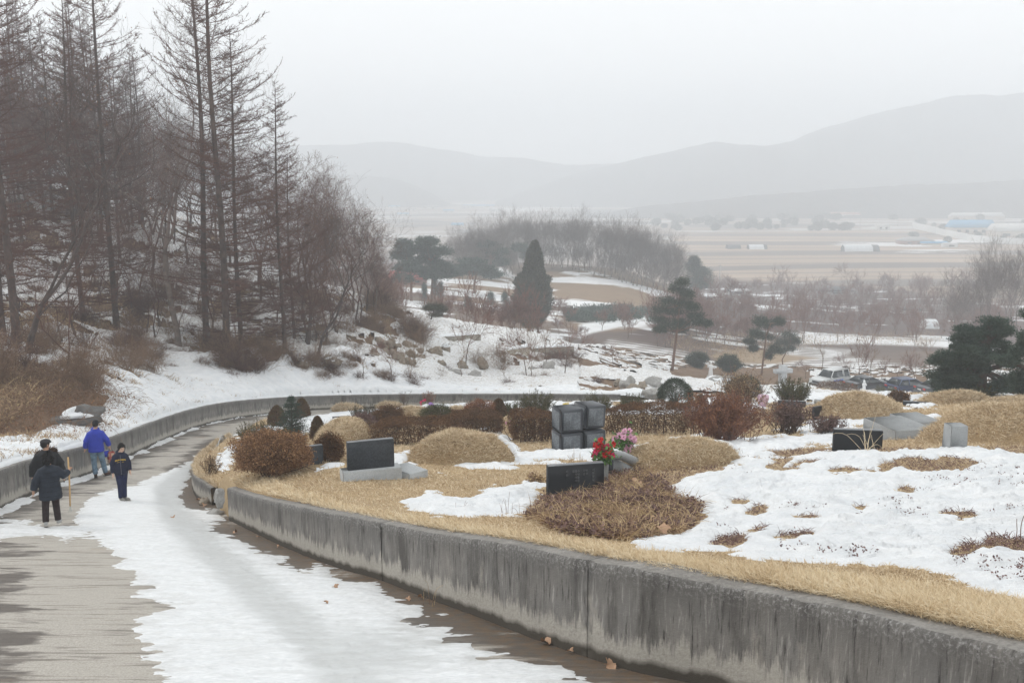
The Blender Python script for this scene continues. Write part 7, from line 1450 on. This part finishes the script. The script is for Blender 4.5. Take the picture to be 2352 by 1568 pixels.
# ------------------------------------------------------------------ parked cars
M_GLASS = m_simple('car_glass', (.035, .045, .05), .08, .1, 3, spec=.6); M_TYRE = m_simple('tyre_rubber', (.03, .03, .03), .9); M_RIM2 = m_simple('wheel_rim', (.45, .46, .47), .4, .1, metal=.5); M_TAIL = m_simple('tail_lamp', (.55, .03, .025), .3, .1); M_LAMP = m_simple('head_lamp', (.7, .72, .72), .2, .1); M_TRIM = m_simple('black_trim', (.035, .037, .04), .6)
def car(u, v, turn, paint, label, kind, name='parked_car', y0=80, snow=False):
    p = base_at(u, v, False, y0=y0, dz=.0); o = empty(name, p, turn); tag(o, label, 'car'); M_ = m_simple(name + '_paint', paint, .3, .06, 3, spec=.5)
    if kind == 'offroad': L, W_, bz, belt, roof = 4.2, 1.74, .42, 1.12, 1.86; prof = [(-2.1, .5), (-2.1, 1.12), (-.75, 1.14), (.85, 1.16), (.95, 1.10), (2.05, .98), (2.1, .6), (1.9, .45), (-1.9, .45)]; cab = [(-2.02, 1.12), (-1.95, 1.80), (-1.7, 1.86), (.15, 1.86), (.30, 1.78), (.85, 1.14)]; wr = .38
    elif kind == 'sedan': L, W_, bz, belt, roof = 4.8, 1.8, .3, .95, 1.45; prof = [(-2.4, .45), (-2.38, .98), (-1.7, 1.04), (.9, .98), (2.1, .82), (2.4, .6), (2.35, .35), (-2.3, .32)]; cab = [(-1.75, 1.02), (-1.0, 1.42), (.1, 1.45), (1.0, .97)]; wr = .33
    else: L, W_, bz, belt, roof = 4.5, 1.84, .35, 1.02, 1.62; prof = [(-2.2, .5), (-2.22, 1.0), (-1.9, 1.10), (1.0, 1.04), (2.05, .9), (2.25, .6), (2.2, .38), (-2.15, .36)]; cab = [(-2.05, 1.08), (-1.55, 1.58), (-.9, 1.64), (.1, 1.62), (1.05, 1.03)]; wr = .36
    h = W_ / 2
    def side(pr, y0_, y1_, inset):
        pr = np.array(pr); n = len(pr); zc = pr[:, 1]; V = []
        lv = [(-1, 1), (-.96, 1)] 
        for s in (-1, 1):
            V += [(x, s * (h - inset * max(0, (z - belt)) / (roof - belt + 1e-6) - .03 * (z < .6)), z) for x, z in pr]
        V = np.array(V); c = [V[:n].mean(0), V[n:].mean(0)]; V = np.vstack([V, c]); Q = [(k, (k + 1) % n, n + (k + 1) % n, n + k) for k in range(n)]; T = [(2 * n, k, (k + 1) % n) for k in range(n)] + [(2 * n + 1, n + (k + 1) % n, n + k) for k in range(n)]; return V, Q, T
    b = MB().add(*side(prof, -h, h, 0)).build('body', M_, o); md = b.modifiers.new('soft', 'BEVEL'); md.width = .05; md.segments = 2
    g = MB().add(*side(cab, -h, h, .22)).build('cabin_glass', M_GLASS, o)
    r = np.array(cab); top = r[r[:, 1] > roof - .22]; x0, x1 = top[:, 0].min() - .05, top[:, 0].max() + .02; rw = W_ - .40; MB().box(((x0 + x1) / 2, 0, roof - .01), (x1 - x0, rw + .06, .07), bev=.03).build('roof', M_, o)
    m = MB()
    for s in (-1, 1):
        for (xa, xb) in [(cab[0][0] + .02, cab[1][0] if kind != 'offroad' else cab[1][0])] + [(x1 - .02, cab[-1][0] - .02)] + [((x0 + x1) / 2 - (.35 if kind == 'offroad' else 0), (x0 + x1) / 2 - (.35 if kind == 'offroad' else 0))] + ([(-1.05, -1.05)] if kind == 'offroad' else []):
            za, zb = (belt + .03, roof - .03); A = (xa, s * (h - .00), za) if xa < xb or xa == xb else (xb, s * h, za); B = (xb, s * (h - .19), zb) if xa <= xb else (xa, s * (h - .19), zb)
            if xa > xb or (xa, xb) == (x1 - .02, cab[-1][0] - .02): A = (cab[-1][0] - .02, s * h, za); B = (x1 - .02, s * (h - .19), zb)
            m.tube([A, B], .045, 5)
    m.build('pillar', M_, o)
    for sx in (-1, 1):
        for sy in (-1, 1):
            x = sx * L * .31; w_ = obj('wheel', None, None, o, (x, sy * (h - .10), wr)) if False else empty('wheel', (x, sy * (h - .10), wr)); w_.parent = o
            MB().tube([(0, -.10, 0), (0, .10, 0)], wr, 20).build('tyre', M_TYRE, w_); MB().tube([(0, -.115, 0), (0, .115, 0)], wr * .6, 14).build('rim', M_RIM2, w_)
    for s in (-1, 1): MB().box((-L / 2 - .0, s * (h - .22), .88 if kind != 'offroad' else .8), (.08, .34 if kind != 'offroad' else .14, .16 if kind != 'offroad' else .26), bev=.02).build('tail_lamp', M_TAIL, o); MB().box((L / 2 - .03, s * (h - .25), .74), (.08, .28, .15), bev=.02).build('headlight', M_LAMP, o); MB().box((.75, s * (h + .10), belt + .08), (.10, .16, .12), bev=.02).build('wing_mirror', M_, o)
    MB().box((-L / 2 - .04, 0, .48), (.14, W_ - .1, .20), bev=.04).build('bumper', M_TRIM if kind == 'offroad' else M_, o); MB().box((L / 2 + .02, 0, .50), (.14, W_ - .1, .20), bev=.04).build('bumper', M_TRIM if kind == 'offroad' else M_, o); MB().box((-L / 2 - .035, 0, .74), (.03, .5, .12)).build('number_plate', M_LAMP, o)
    MB().box((L / 2 + .01, 0, .78), (.06, W_ * .5, .22), bev=.01).build('grille', M_TRIM, o)
    if kind == 'offroad':
        for s in (-1, 1): MB().box((-.3, s * (h + .006), .82), (1.5, .012, .20)).build('blue_stripe', m_simple('blue_marking', (.05, .16, .55), .5), o)
    if snow: MB().blob(((x0 + x1) / 2, 0, roof), ((x1 - x0) * .6, rw * .6, .16), 16, 6, .3, 2, 3, 0).build('roof_snow', M_SNOW, o, True)
    return o
car(1905, 889, math.pi + .55, (.56, .57, .57), 'silver boxy off-road car with a blue stripe on its door, leftmost of the parked cars', 'offroad')
car(1992, 896, math.radians(20), (.075, .08, .09), 'dark grey sedan seen from behind, second parked car from the left', 'sedan'); car(2088, 904, math.radians(18), (.035, .055, .13), 'dark blue sport utility car seen from behind, third parked car', 'suv'); car(2160, 908, math.radians(15), (.06, .07, .08), 'dark car with snow on its roof half hidden by shrubs', 'sedan', snow=True)
pk = [(1830, 876), (2300, 886), (2300, 915), (2000, 906), (1830, 896)]
# ------------------------------------------------------------------ people (local: x right, y away, z up; 1.75 m figure scaled)
M_SKIN = m_simple('skin', (.50, .30, .21), .55, .08, 8); M_SKIN2 = m_simple('pale_skin', (.62, .42, .32), .55, .06, 8)
def cloth(name, c, r=.85, v=.25): return m_simple(name, c, r, v, 9, 1)
def remeshed(mb, name, mat, parent, vox=.012, smooth=3):
    o = mb.build(name, mat, parent, True); m = o.modifiers.new('remesh', 'REMESH'); m.mode = 'VOXEL'; m.voxel_size = vox; m.use_smooth_shade = True
    if smooth: s = o.modifiers.new('smooth', 'SMOOTH'); s.factor = .5; s.iterations = smooth
    return o
def hand(m, w, d, curl=.4, side=1, palm=(1, 0, 0)):
    """palm, four fingers of unequal length and a thumb leaving the side of the palm"""
    w = np.array(w, float); d = unit(np.array(d, float)); a = unit(np.array(palm, float) - d * np.dot(palm, d)); n = np.cross(d, a) * side; m.tube([w - d * .02, w + d * .03, w + d * .075, w + d * .09], [.024, .030, .034, .024], 8)
    for k, (off, L) in enumerate(((-.027, .066), (-.009, .078), (.009, .074), (.026, .058))):
        q = w + d * .08 + a * off; pts = [q]; dd = d
        for j in range(3): dd = unit(dd + n * curl * (.6 + .35 * j)); q = q + dd * L / 3; pts.append(q)
        m.tube(pts, [.0105, .0098, .009, .0075], 6)
    q = w + d * .03 - a * .026 * side; t = unit(d * .7 - a * .8 * side + n * .3); m.tube([q, q + t * .03, q + unit(t + d * .6) * .058], [.013, .011, .009], 6)
def person(name, p, turn, H, pose, cl, label):
    k = H / 1.75; o = empty(name, p + np.array([0, 0, .03]), turn); o.scale = (k, k, k); tag(o, label, 'person'); A = {kk: np.array(v, float) for kk, v in pose.items()}; b = MB()
    hc = A['head']; b.add(*loft([(0, 0, .86, .12, .09), (0, 0, 1.0, .135, .095), (0, 0, 1.15, .125, .09), (0, 0, 1.3, .15, .095), (0, 0, 1.38, .14, .08), (0, 0, 1.46, .08, .06), (hc[0] * .5, hc[1] * .5, 1.52, .055, .058), (hc[0], hc[1], hc[2] - .07, .052, .058)]))
    hd = MB(); hd.blob((0, 0, 0), (.076, .094, .112), 18, 14); hd.blob((0, -.012, -.055), (.058, .075, .062), 14, 10); hd.tube([(0, -.085, .018), (0, -.103, -.012), (0, -.100, -.026)], [.010, .016, .012], 8)   # nose and jaw
    for s in (-1, 1): hd.blob((s * .078, .008, -.004), (.012, .024, .034), 10, 8)
    hd.tube([(-.022, -.082, -.058), (0, -.088, -.056), (.022, -.082, -.058)], [.007, .009, .007], 6)
    M = Matrix.Translation(Vector(hc)) @ Euler((A['tilt'][0], A['tilt'][1], A['tilt'][2])).to_matrix().to_4x4(); V, Q, T = hd.xform(M).arrays(); b.add(V, Q, T)
    for s, S in ((-1, 'l'), (1, 'r')):
        sh = np.array([s * .145, 0, 1.36]); e, w = A['elb' + S], A['wri' + S]; b.tube([sh, (sh + e) / 2, e, (e + w) / 2, w], [.046, .044, .040, .036, .026], 10); hand(b, w, A.get('hd' + S, w - e), A['curl' + S][0] if 'curl' + S in A else .3, s, A.get('pl' + S, (0, 1, 0)))
        hp = np.array([s * .09, 0, .90]); kn, an = A['kne' + S], A['ank' + S]; b.tube([hp, (hp + kn) / 2, kn, (kn * .55 + an * .45), an], [.085, .075, .056, .052, .036], 12); b.tube([an, an + A['toe' + S] * .4 - [0, 0, .02], an + A['toe' + S] * .75 - [0, 0, .03]], [.034, .024, .016], 8)
    remeshed(b, 'body', cl['skin'], o, .009, 2)
    # hair
    hm = MB(); hr = cl.get('hairs', 1.0); hm.blob((0, .016, .022), (.088 * hr, .104 * hr, .108 * hr), 22, 14, .03 + .22 * (hr > 1.1), 4, 3); V, Q, T = hm.arrays(); 
    keep = (V[:, 1] > -.075 + .9 * np.maximum(0, .035 - V[:, 2])) | (V[:, 2] > .055); V = np.where(keep[:, None], V, V * [.80, .72, .98]); hm2 = MB().add(V, Q, T).xform(M); ho = hm2.build('hair', cl['hair'], o, True)
    if hr > 1.1 or True:
        rs_ = np.random.RandomState(4); kk = rs_.choice(np.where(keep & ((V[:, 2] < .0) | (not cl.get('cap'))))[0], 900 if not cl.get('cap') else 260); P0 = hm2.arrays()[0][kk]; cV, cQ = leaf_mesh(P0, (.016 if cl.get('cap') else .022) if hr < 1.1 else .04, rs_, 2, .006, None, .35); obj('strands', raw_mesh('strands', cV, cQ), cl['hair'], ho)
    if cl.get('face'):
        for s in (-1, 1):
            e_ = MB().blob((s * .030, -.086, .012), (.014, .006, .0055), 10, 6); e_.xform(M); e_.build('eye', cloth('dark_eyes', (.02, .015, .012), .3), o, True); r_ = MB().tube([(s * .016, -.091, .034), (s * .032, -.090, .038), (s * .046, -.080, .033)], [.003, .004, .002], 5).xform(M); r_.build('eyebrow', cl['hair'], o)
        MB().tube([(-.020, -.0905, -.057), (0, -.097, -.056), (.020, -.0905, -.057)], [.003, .0045, .003], 6).xform(M).build('lips', cloth('lips', (.45, .16, .14), .5), o)
    # clothes
    j = MB(); hem, hw, pf = cl['hem'], cl['hemw'], cl['puff']
    R_ = [(0, .0, hem, hw, hw * .74), (0, 0, hem + .03, hw * 1.02, hw * .76), (0, 0, lerp(hem, 1.0, .6), hw * .98, hw * .74), (0, 0, 1.08, .165 + pf, .118 + pf), (0, 0, 1.25, .178 + pf, .122 + pf), (0, 0, 1.36, .185 + pf, .115 + pf), (0, 0, 1.42, .150 + pf, .10 + pf * .7), (0, 0, 1.475, .085 + pf * .4, .08 + pf * .4), (0, 0, 1.50, .075, .075)]; j.add(*loft(R_, 20))
    for s, S in ((-1, 'l'), (1, 'r')):
        sh = np.array([s * (.105 + pf * .6), 0, 1.365]); e, w = A['elb' + S], A['wri' + S]; we = e + (w - e) * .93; j.tube([sh, (sh + e) / 2, e, (e + we) / 2, we], np.array([.075, .064, .056, .050, .043]) + pf * .7, 12)
    jo = remeshed(j, 'jacket', cl['jacket'], o, .012, 12)
    if cl.get('quilt'):
        tx = bpy.data.textures.new('quilting', 'STUCCI') if False else None
        for z in np.linspace(hem + .10, 1.34, 6):
            a_ = np.linspace(0, 2 * np.pi, 30); rx = np.interp(z, [r[2] for r in R_], [r[3] for r in R_]) + .002; ry = np.interp(z, [r[2] for r in R_], [r[4] for r in R_]) + .002; MB().tube([(rx * math.cos(t), ry * math.sin(t), z) for t in a_], .006, 5, False).build('quilt_seam', cl['seam'], jo)
    if cl.get('hood'): MB().blob((0, .085 + pf * .5, 1.45), (.125, .07, .085), 18, 12, .12, 3, 2).tube([(-.10, .05, 1.49), (-.07, -.04, 1.475), (0, -.075, 1.455), (.07, -.04, 1.475), (.10, .05, 1.49)], [.03, .028, .022, .028, .03], 8).build('hood', cl['hood'], jo, True)
    if cl.get('fur'):
        rs_ = np.random.RandomState(8); t = rs_.rand(2600) * 2 * np.pi; q = np.stack([.185 * np.cos(t), .03 + .13 * np.sin(t) , 1.40 + .06 * np.sin(t + .5) * 0 + .035 * rs_.randn(2600) * .6 + .03 * np.cos(t)], 1); q[:, 1] += pf; obj('fur_trim', raw_mesh('fur_trim', *leaf_mesh(q, .05, rs_, 2, .018, None, .25)), cl['fur'], jo)
    t = MB(); t.add(*loft([(0, 0, .82, .11, .10), (0, 0, .90, .155, .115), (0, 0, 1.0, .15, .11), (0, 0, 1.05, .14, .10)], 18))
    for s, S in ((-1, 'l'), (1, 'r')): hp = np.array([s * .085, 0, .90]); kn, an = A['kne' + S], A['ank' + S]; t.tube([hp, (hp + kn) / 2, kn, (kn + an) / 2, an + [0, 0, .02]], np.array([.098, .088, .070, .066, .062]) + cl.get('wide', 0), 14)
    remeshed(t, 'trousers', cl['trousers'], o, .012, 2)
    for s, S in ((-1, 'l'), (1, 'r')):
        an, toe = A['ank' + S], A['toe' + S]; hz_ = unit(toe); m = MB(); f = an + toe * .5 - [0, 0, .035]; M2 = Vector(hz_).to_track_quat('Y', 'Z').to_matrix().to_4x4(); sh_ = MB(); sh_.blob((0, .04, .0), (.050, .135, .048), 16, 10); sh_.blob((0, -.055, .03), (.043, .058, .055), 14, 8); sh_.xform(Matrix.Translation(Vector(an + toe * .25 - [0, 0, .03])) @ M2); so = remeshed(sh_, 'shoe', cl['shoe'], o, .010, 2)
        sl = MB().box((0, .02, -.045), (.095, .28, .022), bev=.01); sl.xform(Matrix.Translation(Vector(an + toe * .25 - [0, 0, .03])) @ M2); sl.build('sole', cl['sole'], so)
    if cl.get('cap'):
        c = MB()
        if cl['cap'] == 'flat': c.blob((0, .0, .065), (.100, .125, .062), 20, 10, .05, 3, 1); c.tube([(-.05, -.10, .045), (0, -.135, .040), (.05, -.10, .045)], [.018, .020, .018], 8)
        else: c.blob((0, .01, .045), (.093, .108, .085), 20, 10, zmin=-.15); c.box((0, -.13, .045), (.13, .10, .012), bev=.005)
        c.xform(M); c.build('cap', cl['capm'], o, True)
    return o, M
W_BLK = cloth('black_coat', (.012, .012, .014)); W_NAVP = cloth('dark_navy_padding', (.020, .026, .038)); W_BLUE = cloth('royal_blue_jacket', (.015, .035, .36), .6, .12); W_NAVY = cloth('navy_hoodie', (.010, .013, .035)); W_DNAV = cloth('navy_trousers', (.008, .012, .05)); W_JEAN = cloth('washed_jeans', (.13, .20, .27), .9, .45); W_BROWN = cloth('brown_black_trousers', (.022, .013, .013)); W_HAIR = cloth('black_hair', (.010, .008, .008), .6); W_FUR = m_leaf('brown_fur', [(.05, .028, .018), (.11, .062, .04)], 6)
W_SIL = cloth('silver_trainers', (.38, .38, .38), .45); W_GSH = cloth('grey_trainers', (.25, .24, .22), .6); W_SOLE = cloth('dark_soles', (.03, .03, .03)); W_BSH = cloth('brown_shoes', (.06, .03, .02)); W_SEAM = cloth('seam', (.008, .010, .016)); W_PALE = cloth('pale_soles', (.55, .52, .48))
f0 = lambda p: facing(p)
# woman with the stick
p = R(122, 1209); sc = scale_at(p); H = 168 * sc
wo, _ = person('person', p, f0(p), H, dict(head=(.0, -.03 + .05, 1.62), tilt=(.15, 0, math.pi - .1), elbl=(-.30, .0, 1.13), wril=(-.36, .02, .90), hdl=(-.05, 0, -1), elbr=(.32, -.04, 1.20), wrir=(.42, .10, 1.26), hdr=(.25, .5, .3), curlr=(1.1, 0, 0), plr=(0, 0, 1),
    knel=(-.13, -.02, .50), ankl=(-.15, -.16, .13), toel=(.0, .17, -.07), kner=(.10, .03, .50), ankr=(.12, .02, .09), toer=(.05, .17, -.01)), dict(skin=M_SKIN, hair=W_HAIR, hairs=1.22, hem=.66, hemw=.255, puff=.055, jacket=W_NAVP, quilt=1, seam=W_SEAM, hood=None, trousers=W_BROWN, wide=.012, shoe=W_SIL, sole=W_PALE), 'person in a long padded navy jacket seen from behind, gripping a wooden stick')
# her wooden hand tool
o = empty('garden_fork', p, f0(p)); k = H / 1.75; o.scale = (k, k, k); tag(o, 'light wooden hand fork held upright by the person in the padded jacket', 'hand fork'); MB().tube([(.44, .15, 1.62), (.43, .14, 1.0), (.405, .10, .42)], [.020, .020, .018], 10).build('handle', m_simple('pale_wood', (.56, .36, .17), .6, .15, 12), o, True)
for s in (-1, 0, 1): MB().tube([(.405, .10, .43), (.403 + .02 * s, .10, .34), (.398 + .035 * s, .09, .27)], .0045, 5).build('tine', m_simple('wire', (.45, .5, .48), .4, .1, metal=.5), o)
# man in the flat cap
p = R(117, 1180); sc = scale_at(p); person('person', p, f0(p) , 174 * sc * 1.0, dict(head=(.0, -.02, 1.63), tilt=(.05, 0, math.pi - .95), elbl=(-.29, .02, 1.13), wril=(-.31, .0, .88), elbr=(.29, .02, 1.13), wrir=(.31, -.05, .88), knel=(-.09, .03, .50), ankl=(-.09, .0, .09), toel=(0, .18, 0), kner=(.12, .05, .5), ankr=(.13, -.05, .11), toer=(.02, .17, -.04)),
    dict(skin=M_SKIN, hair=W_HAIR, hem=.70, hemw=.225, puff=.055, jacket=W_BLK, fur=W_FUR, trousers=W_BROWN, shoe=W_BSH, sole=W_SOLE, cap='flat', capm=cloth('flat_cap', (.03, .028, .030))), 'person in a flat cap and black coat with brown fur hood trim')
# man in blue
p = R(226, 1098); sc = scale_at(p); H = 134 * sc; person('person', p, f0(p), H, dict(head=(.03, .0, 1.635), tilt=(.15, 0, math.pi - .35), elbl=(-.27, -.02, 1.14), wril=(-.30, .06, .92), elbr=(.30, -.02, 1.13), wrir=(.36, .07, .93), hdr=(.02, .03, -1), curlr=(.9, 0, 0), knel=(-.09, .04, .5), ankl=(-.07, .0, .09), toel=(.0, .19, 0), kner=(.15, .03, .5), ankr=(.21, .03, .10), toer=(.13, .13, -.02)),
    dict(skin=M_SKIN, hair=W_HAIR, hem=.80, hemw=.225, puff=.045, jacket=W_BLUE, hood=W_BLUE, trousers=W_JEAN, wide=.01, shoe=W_BSH, sole=W_SOLE, cap='ball', capm=cloth('black_cap', (.008, .008, .010))), 'person in a bright blue jacket, jeans and black cap walking away')
o = empty('shopping_bag', p, f0(p)); k = H / 1.75; o.scale = (k, k, k); tag(o, 'red and beige plaid shopping bag hanging from the right hand of the person in blue', 'bag')
def mat_plaid():
    t = NT('plaid'); sp = t.n('ShaderNodeSeparateXYZ', {0: t.tc()}); a = t.ramp(t.math('FRACT', t.math('MULTIPLY', sp.outputs[2], 5.5)), [(.45, 0), (.5, 1)]); b = t.ramp(t.math('FRACT', t.math('MULTIPLY', sp.outputs[0], 7.5)), [(.55, 0), (.6, 1)]); return t.fin(t.mix(b, t.mix(a, (.26, .035, .03), (.45, .30, .22)), (.30, .09, .07)), .7)
MB().box((.40, .07, .60), (.24, .15, .34), bev=.03, taper=(.85, .7)).build('bag_body', mat_plaid(), o); MB().tube([(.33, .07, .76), (.36, .08, .86), (.40, .08, .86), (.46, .07, .76)], .008, 6).build('bag_handle', W_BSH, o)
o = empty('blue_folder', p, f0(p)); o.scale = (k, k, k); tag(o, 'flat blue package carried beside the plaid bag', 'package'); MB().box((.25, .05, .72), (.17, .05, .20), rz=.3, bev=.01).build('package', W_BLUE, o); MB().box((.25, .03, .826), (.16, .04, .012), rz=.3).build('flap', W_SIL, o)
# boy
p = R(283, 1153); sc = scale_at(p); H = 137 * sc; bo, M = person('person', p, f0(p), H, dict(head=(.05, -.04, 1.60), tilt=(.22, 0, .38), elbl=(-.235, .03, 1.13), wril=(-.225, -.04, .86), elbr=(.215, .04, 1.14), wrir=(.235, .0, .90), knel=(-.06, .0, .5), ankl=(-.06, .02, .085), toel=(.10, -.16, 0), kner=(.06, .02, .5), ankr=(.05, .06, .085), toer=(.13, -.14, 0)),
    dict(skin=M_SKIN2, hair=W_HAIR, hairs=1.08, face=1, hem=.82, hemw=.185, puff=.03, jacket=W_NAVY, hood=W_NAVY, trousers=W_DNAV, wide=.004, shoe=W_GSH, sole=W_PALE), 'child in a navy hooded top with yellow letters facing the camera')
M_YEL = m_simple('yellow_letters', (.75, .50, .05), .7, .05)
for k_, (ch, x, z, r) in enumerate([(c_, x_, 1.275 - 1.1 * x_ * x_, -x_ * .9) for c_, x_ in zip('SOUTH', (-.135, -.108, -.081, -.054, -.028))] + [(c_, x_, 1.275 - 1.1 * x_ * x_, -x_ * .9) for c_, x_ in zip('WESTY', (.030, .056, .082, .108, .133))]): text('letter', ch, .052, M_YEL, bo, (x, -.158 + .55 * x * x, z), (math.pi / 2, r * .4, x * 1.6), .002, bold=.001)
text('small_print', 'athletic', .026, M_YEL, bo, (-.06, -.160, 1.215), (math.pi / 2, 0, 0), .001); text('small_print', 'dept', .026, M_YEL, bo, (.06, -.160, 1.215), (math.pi / 2, 0, 0), .001)
MB().tube([(0, -.158, 1.43), (0, -.165, 1.2), (0, -.150, .84)], .003, 5).build('zip', m_simple('zip_metal', (.3, .3, .32), .4, .1), bo)

# ------------------------------------------------------------------ ordinals for the counted rows
bpy.context.view_layer.update()
ROWS = {}
for o in SC.objects:
    if o.parent is None and 'group' in o: ROWS.setdefault((o['group'], o['label']), []).append(o)
for (g, lab), L in ROWS.items():
    if 2 <= len(L) <= 60:
        L.sort(key=lambda o: proj(*o.location)[0])
        for k, o in enumerate(L, 1):
            suf = 'th' if 10 <= k % 100 <= 20 else {1: 'st', 2: 'nd', 3: 'rd'}.get(k % 10, 'th'); w = (lab + ', %d%s from the left' % (k, suf)).split()
            o['label'] = ' '.join(w)
# ------------------------------------------------------------------ winter haze filling the valley
hb = MB().box((0, 1000, 38), (3800, 2160, 190)); hz = hb.build('haze', None)
hm = bpy.data.materials.new('haze_air'); hm.use_nodes = True; ht = hm.node_tree; ht.nodes.clear()
ho = ht.nodes.new('ShaderNodeOutputMaterial'); hv = ht.nodes.new('ShaderNodeVolumePrincipled')
hv.inputs['Density'].default_value = 0.0014; hv.inputs['Color'].default_value = (.918, .952, .99, 1); hv.inputs['Anisotropy'].default_value = 0.2
ht.links.new(hv.outputs[0], ho.inputs['Volume']); hz.data.materials.append(hm); tag(hz, kind='stuff')
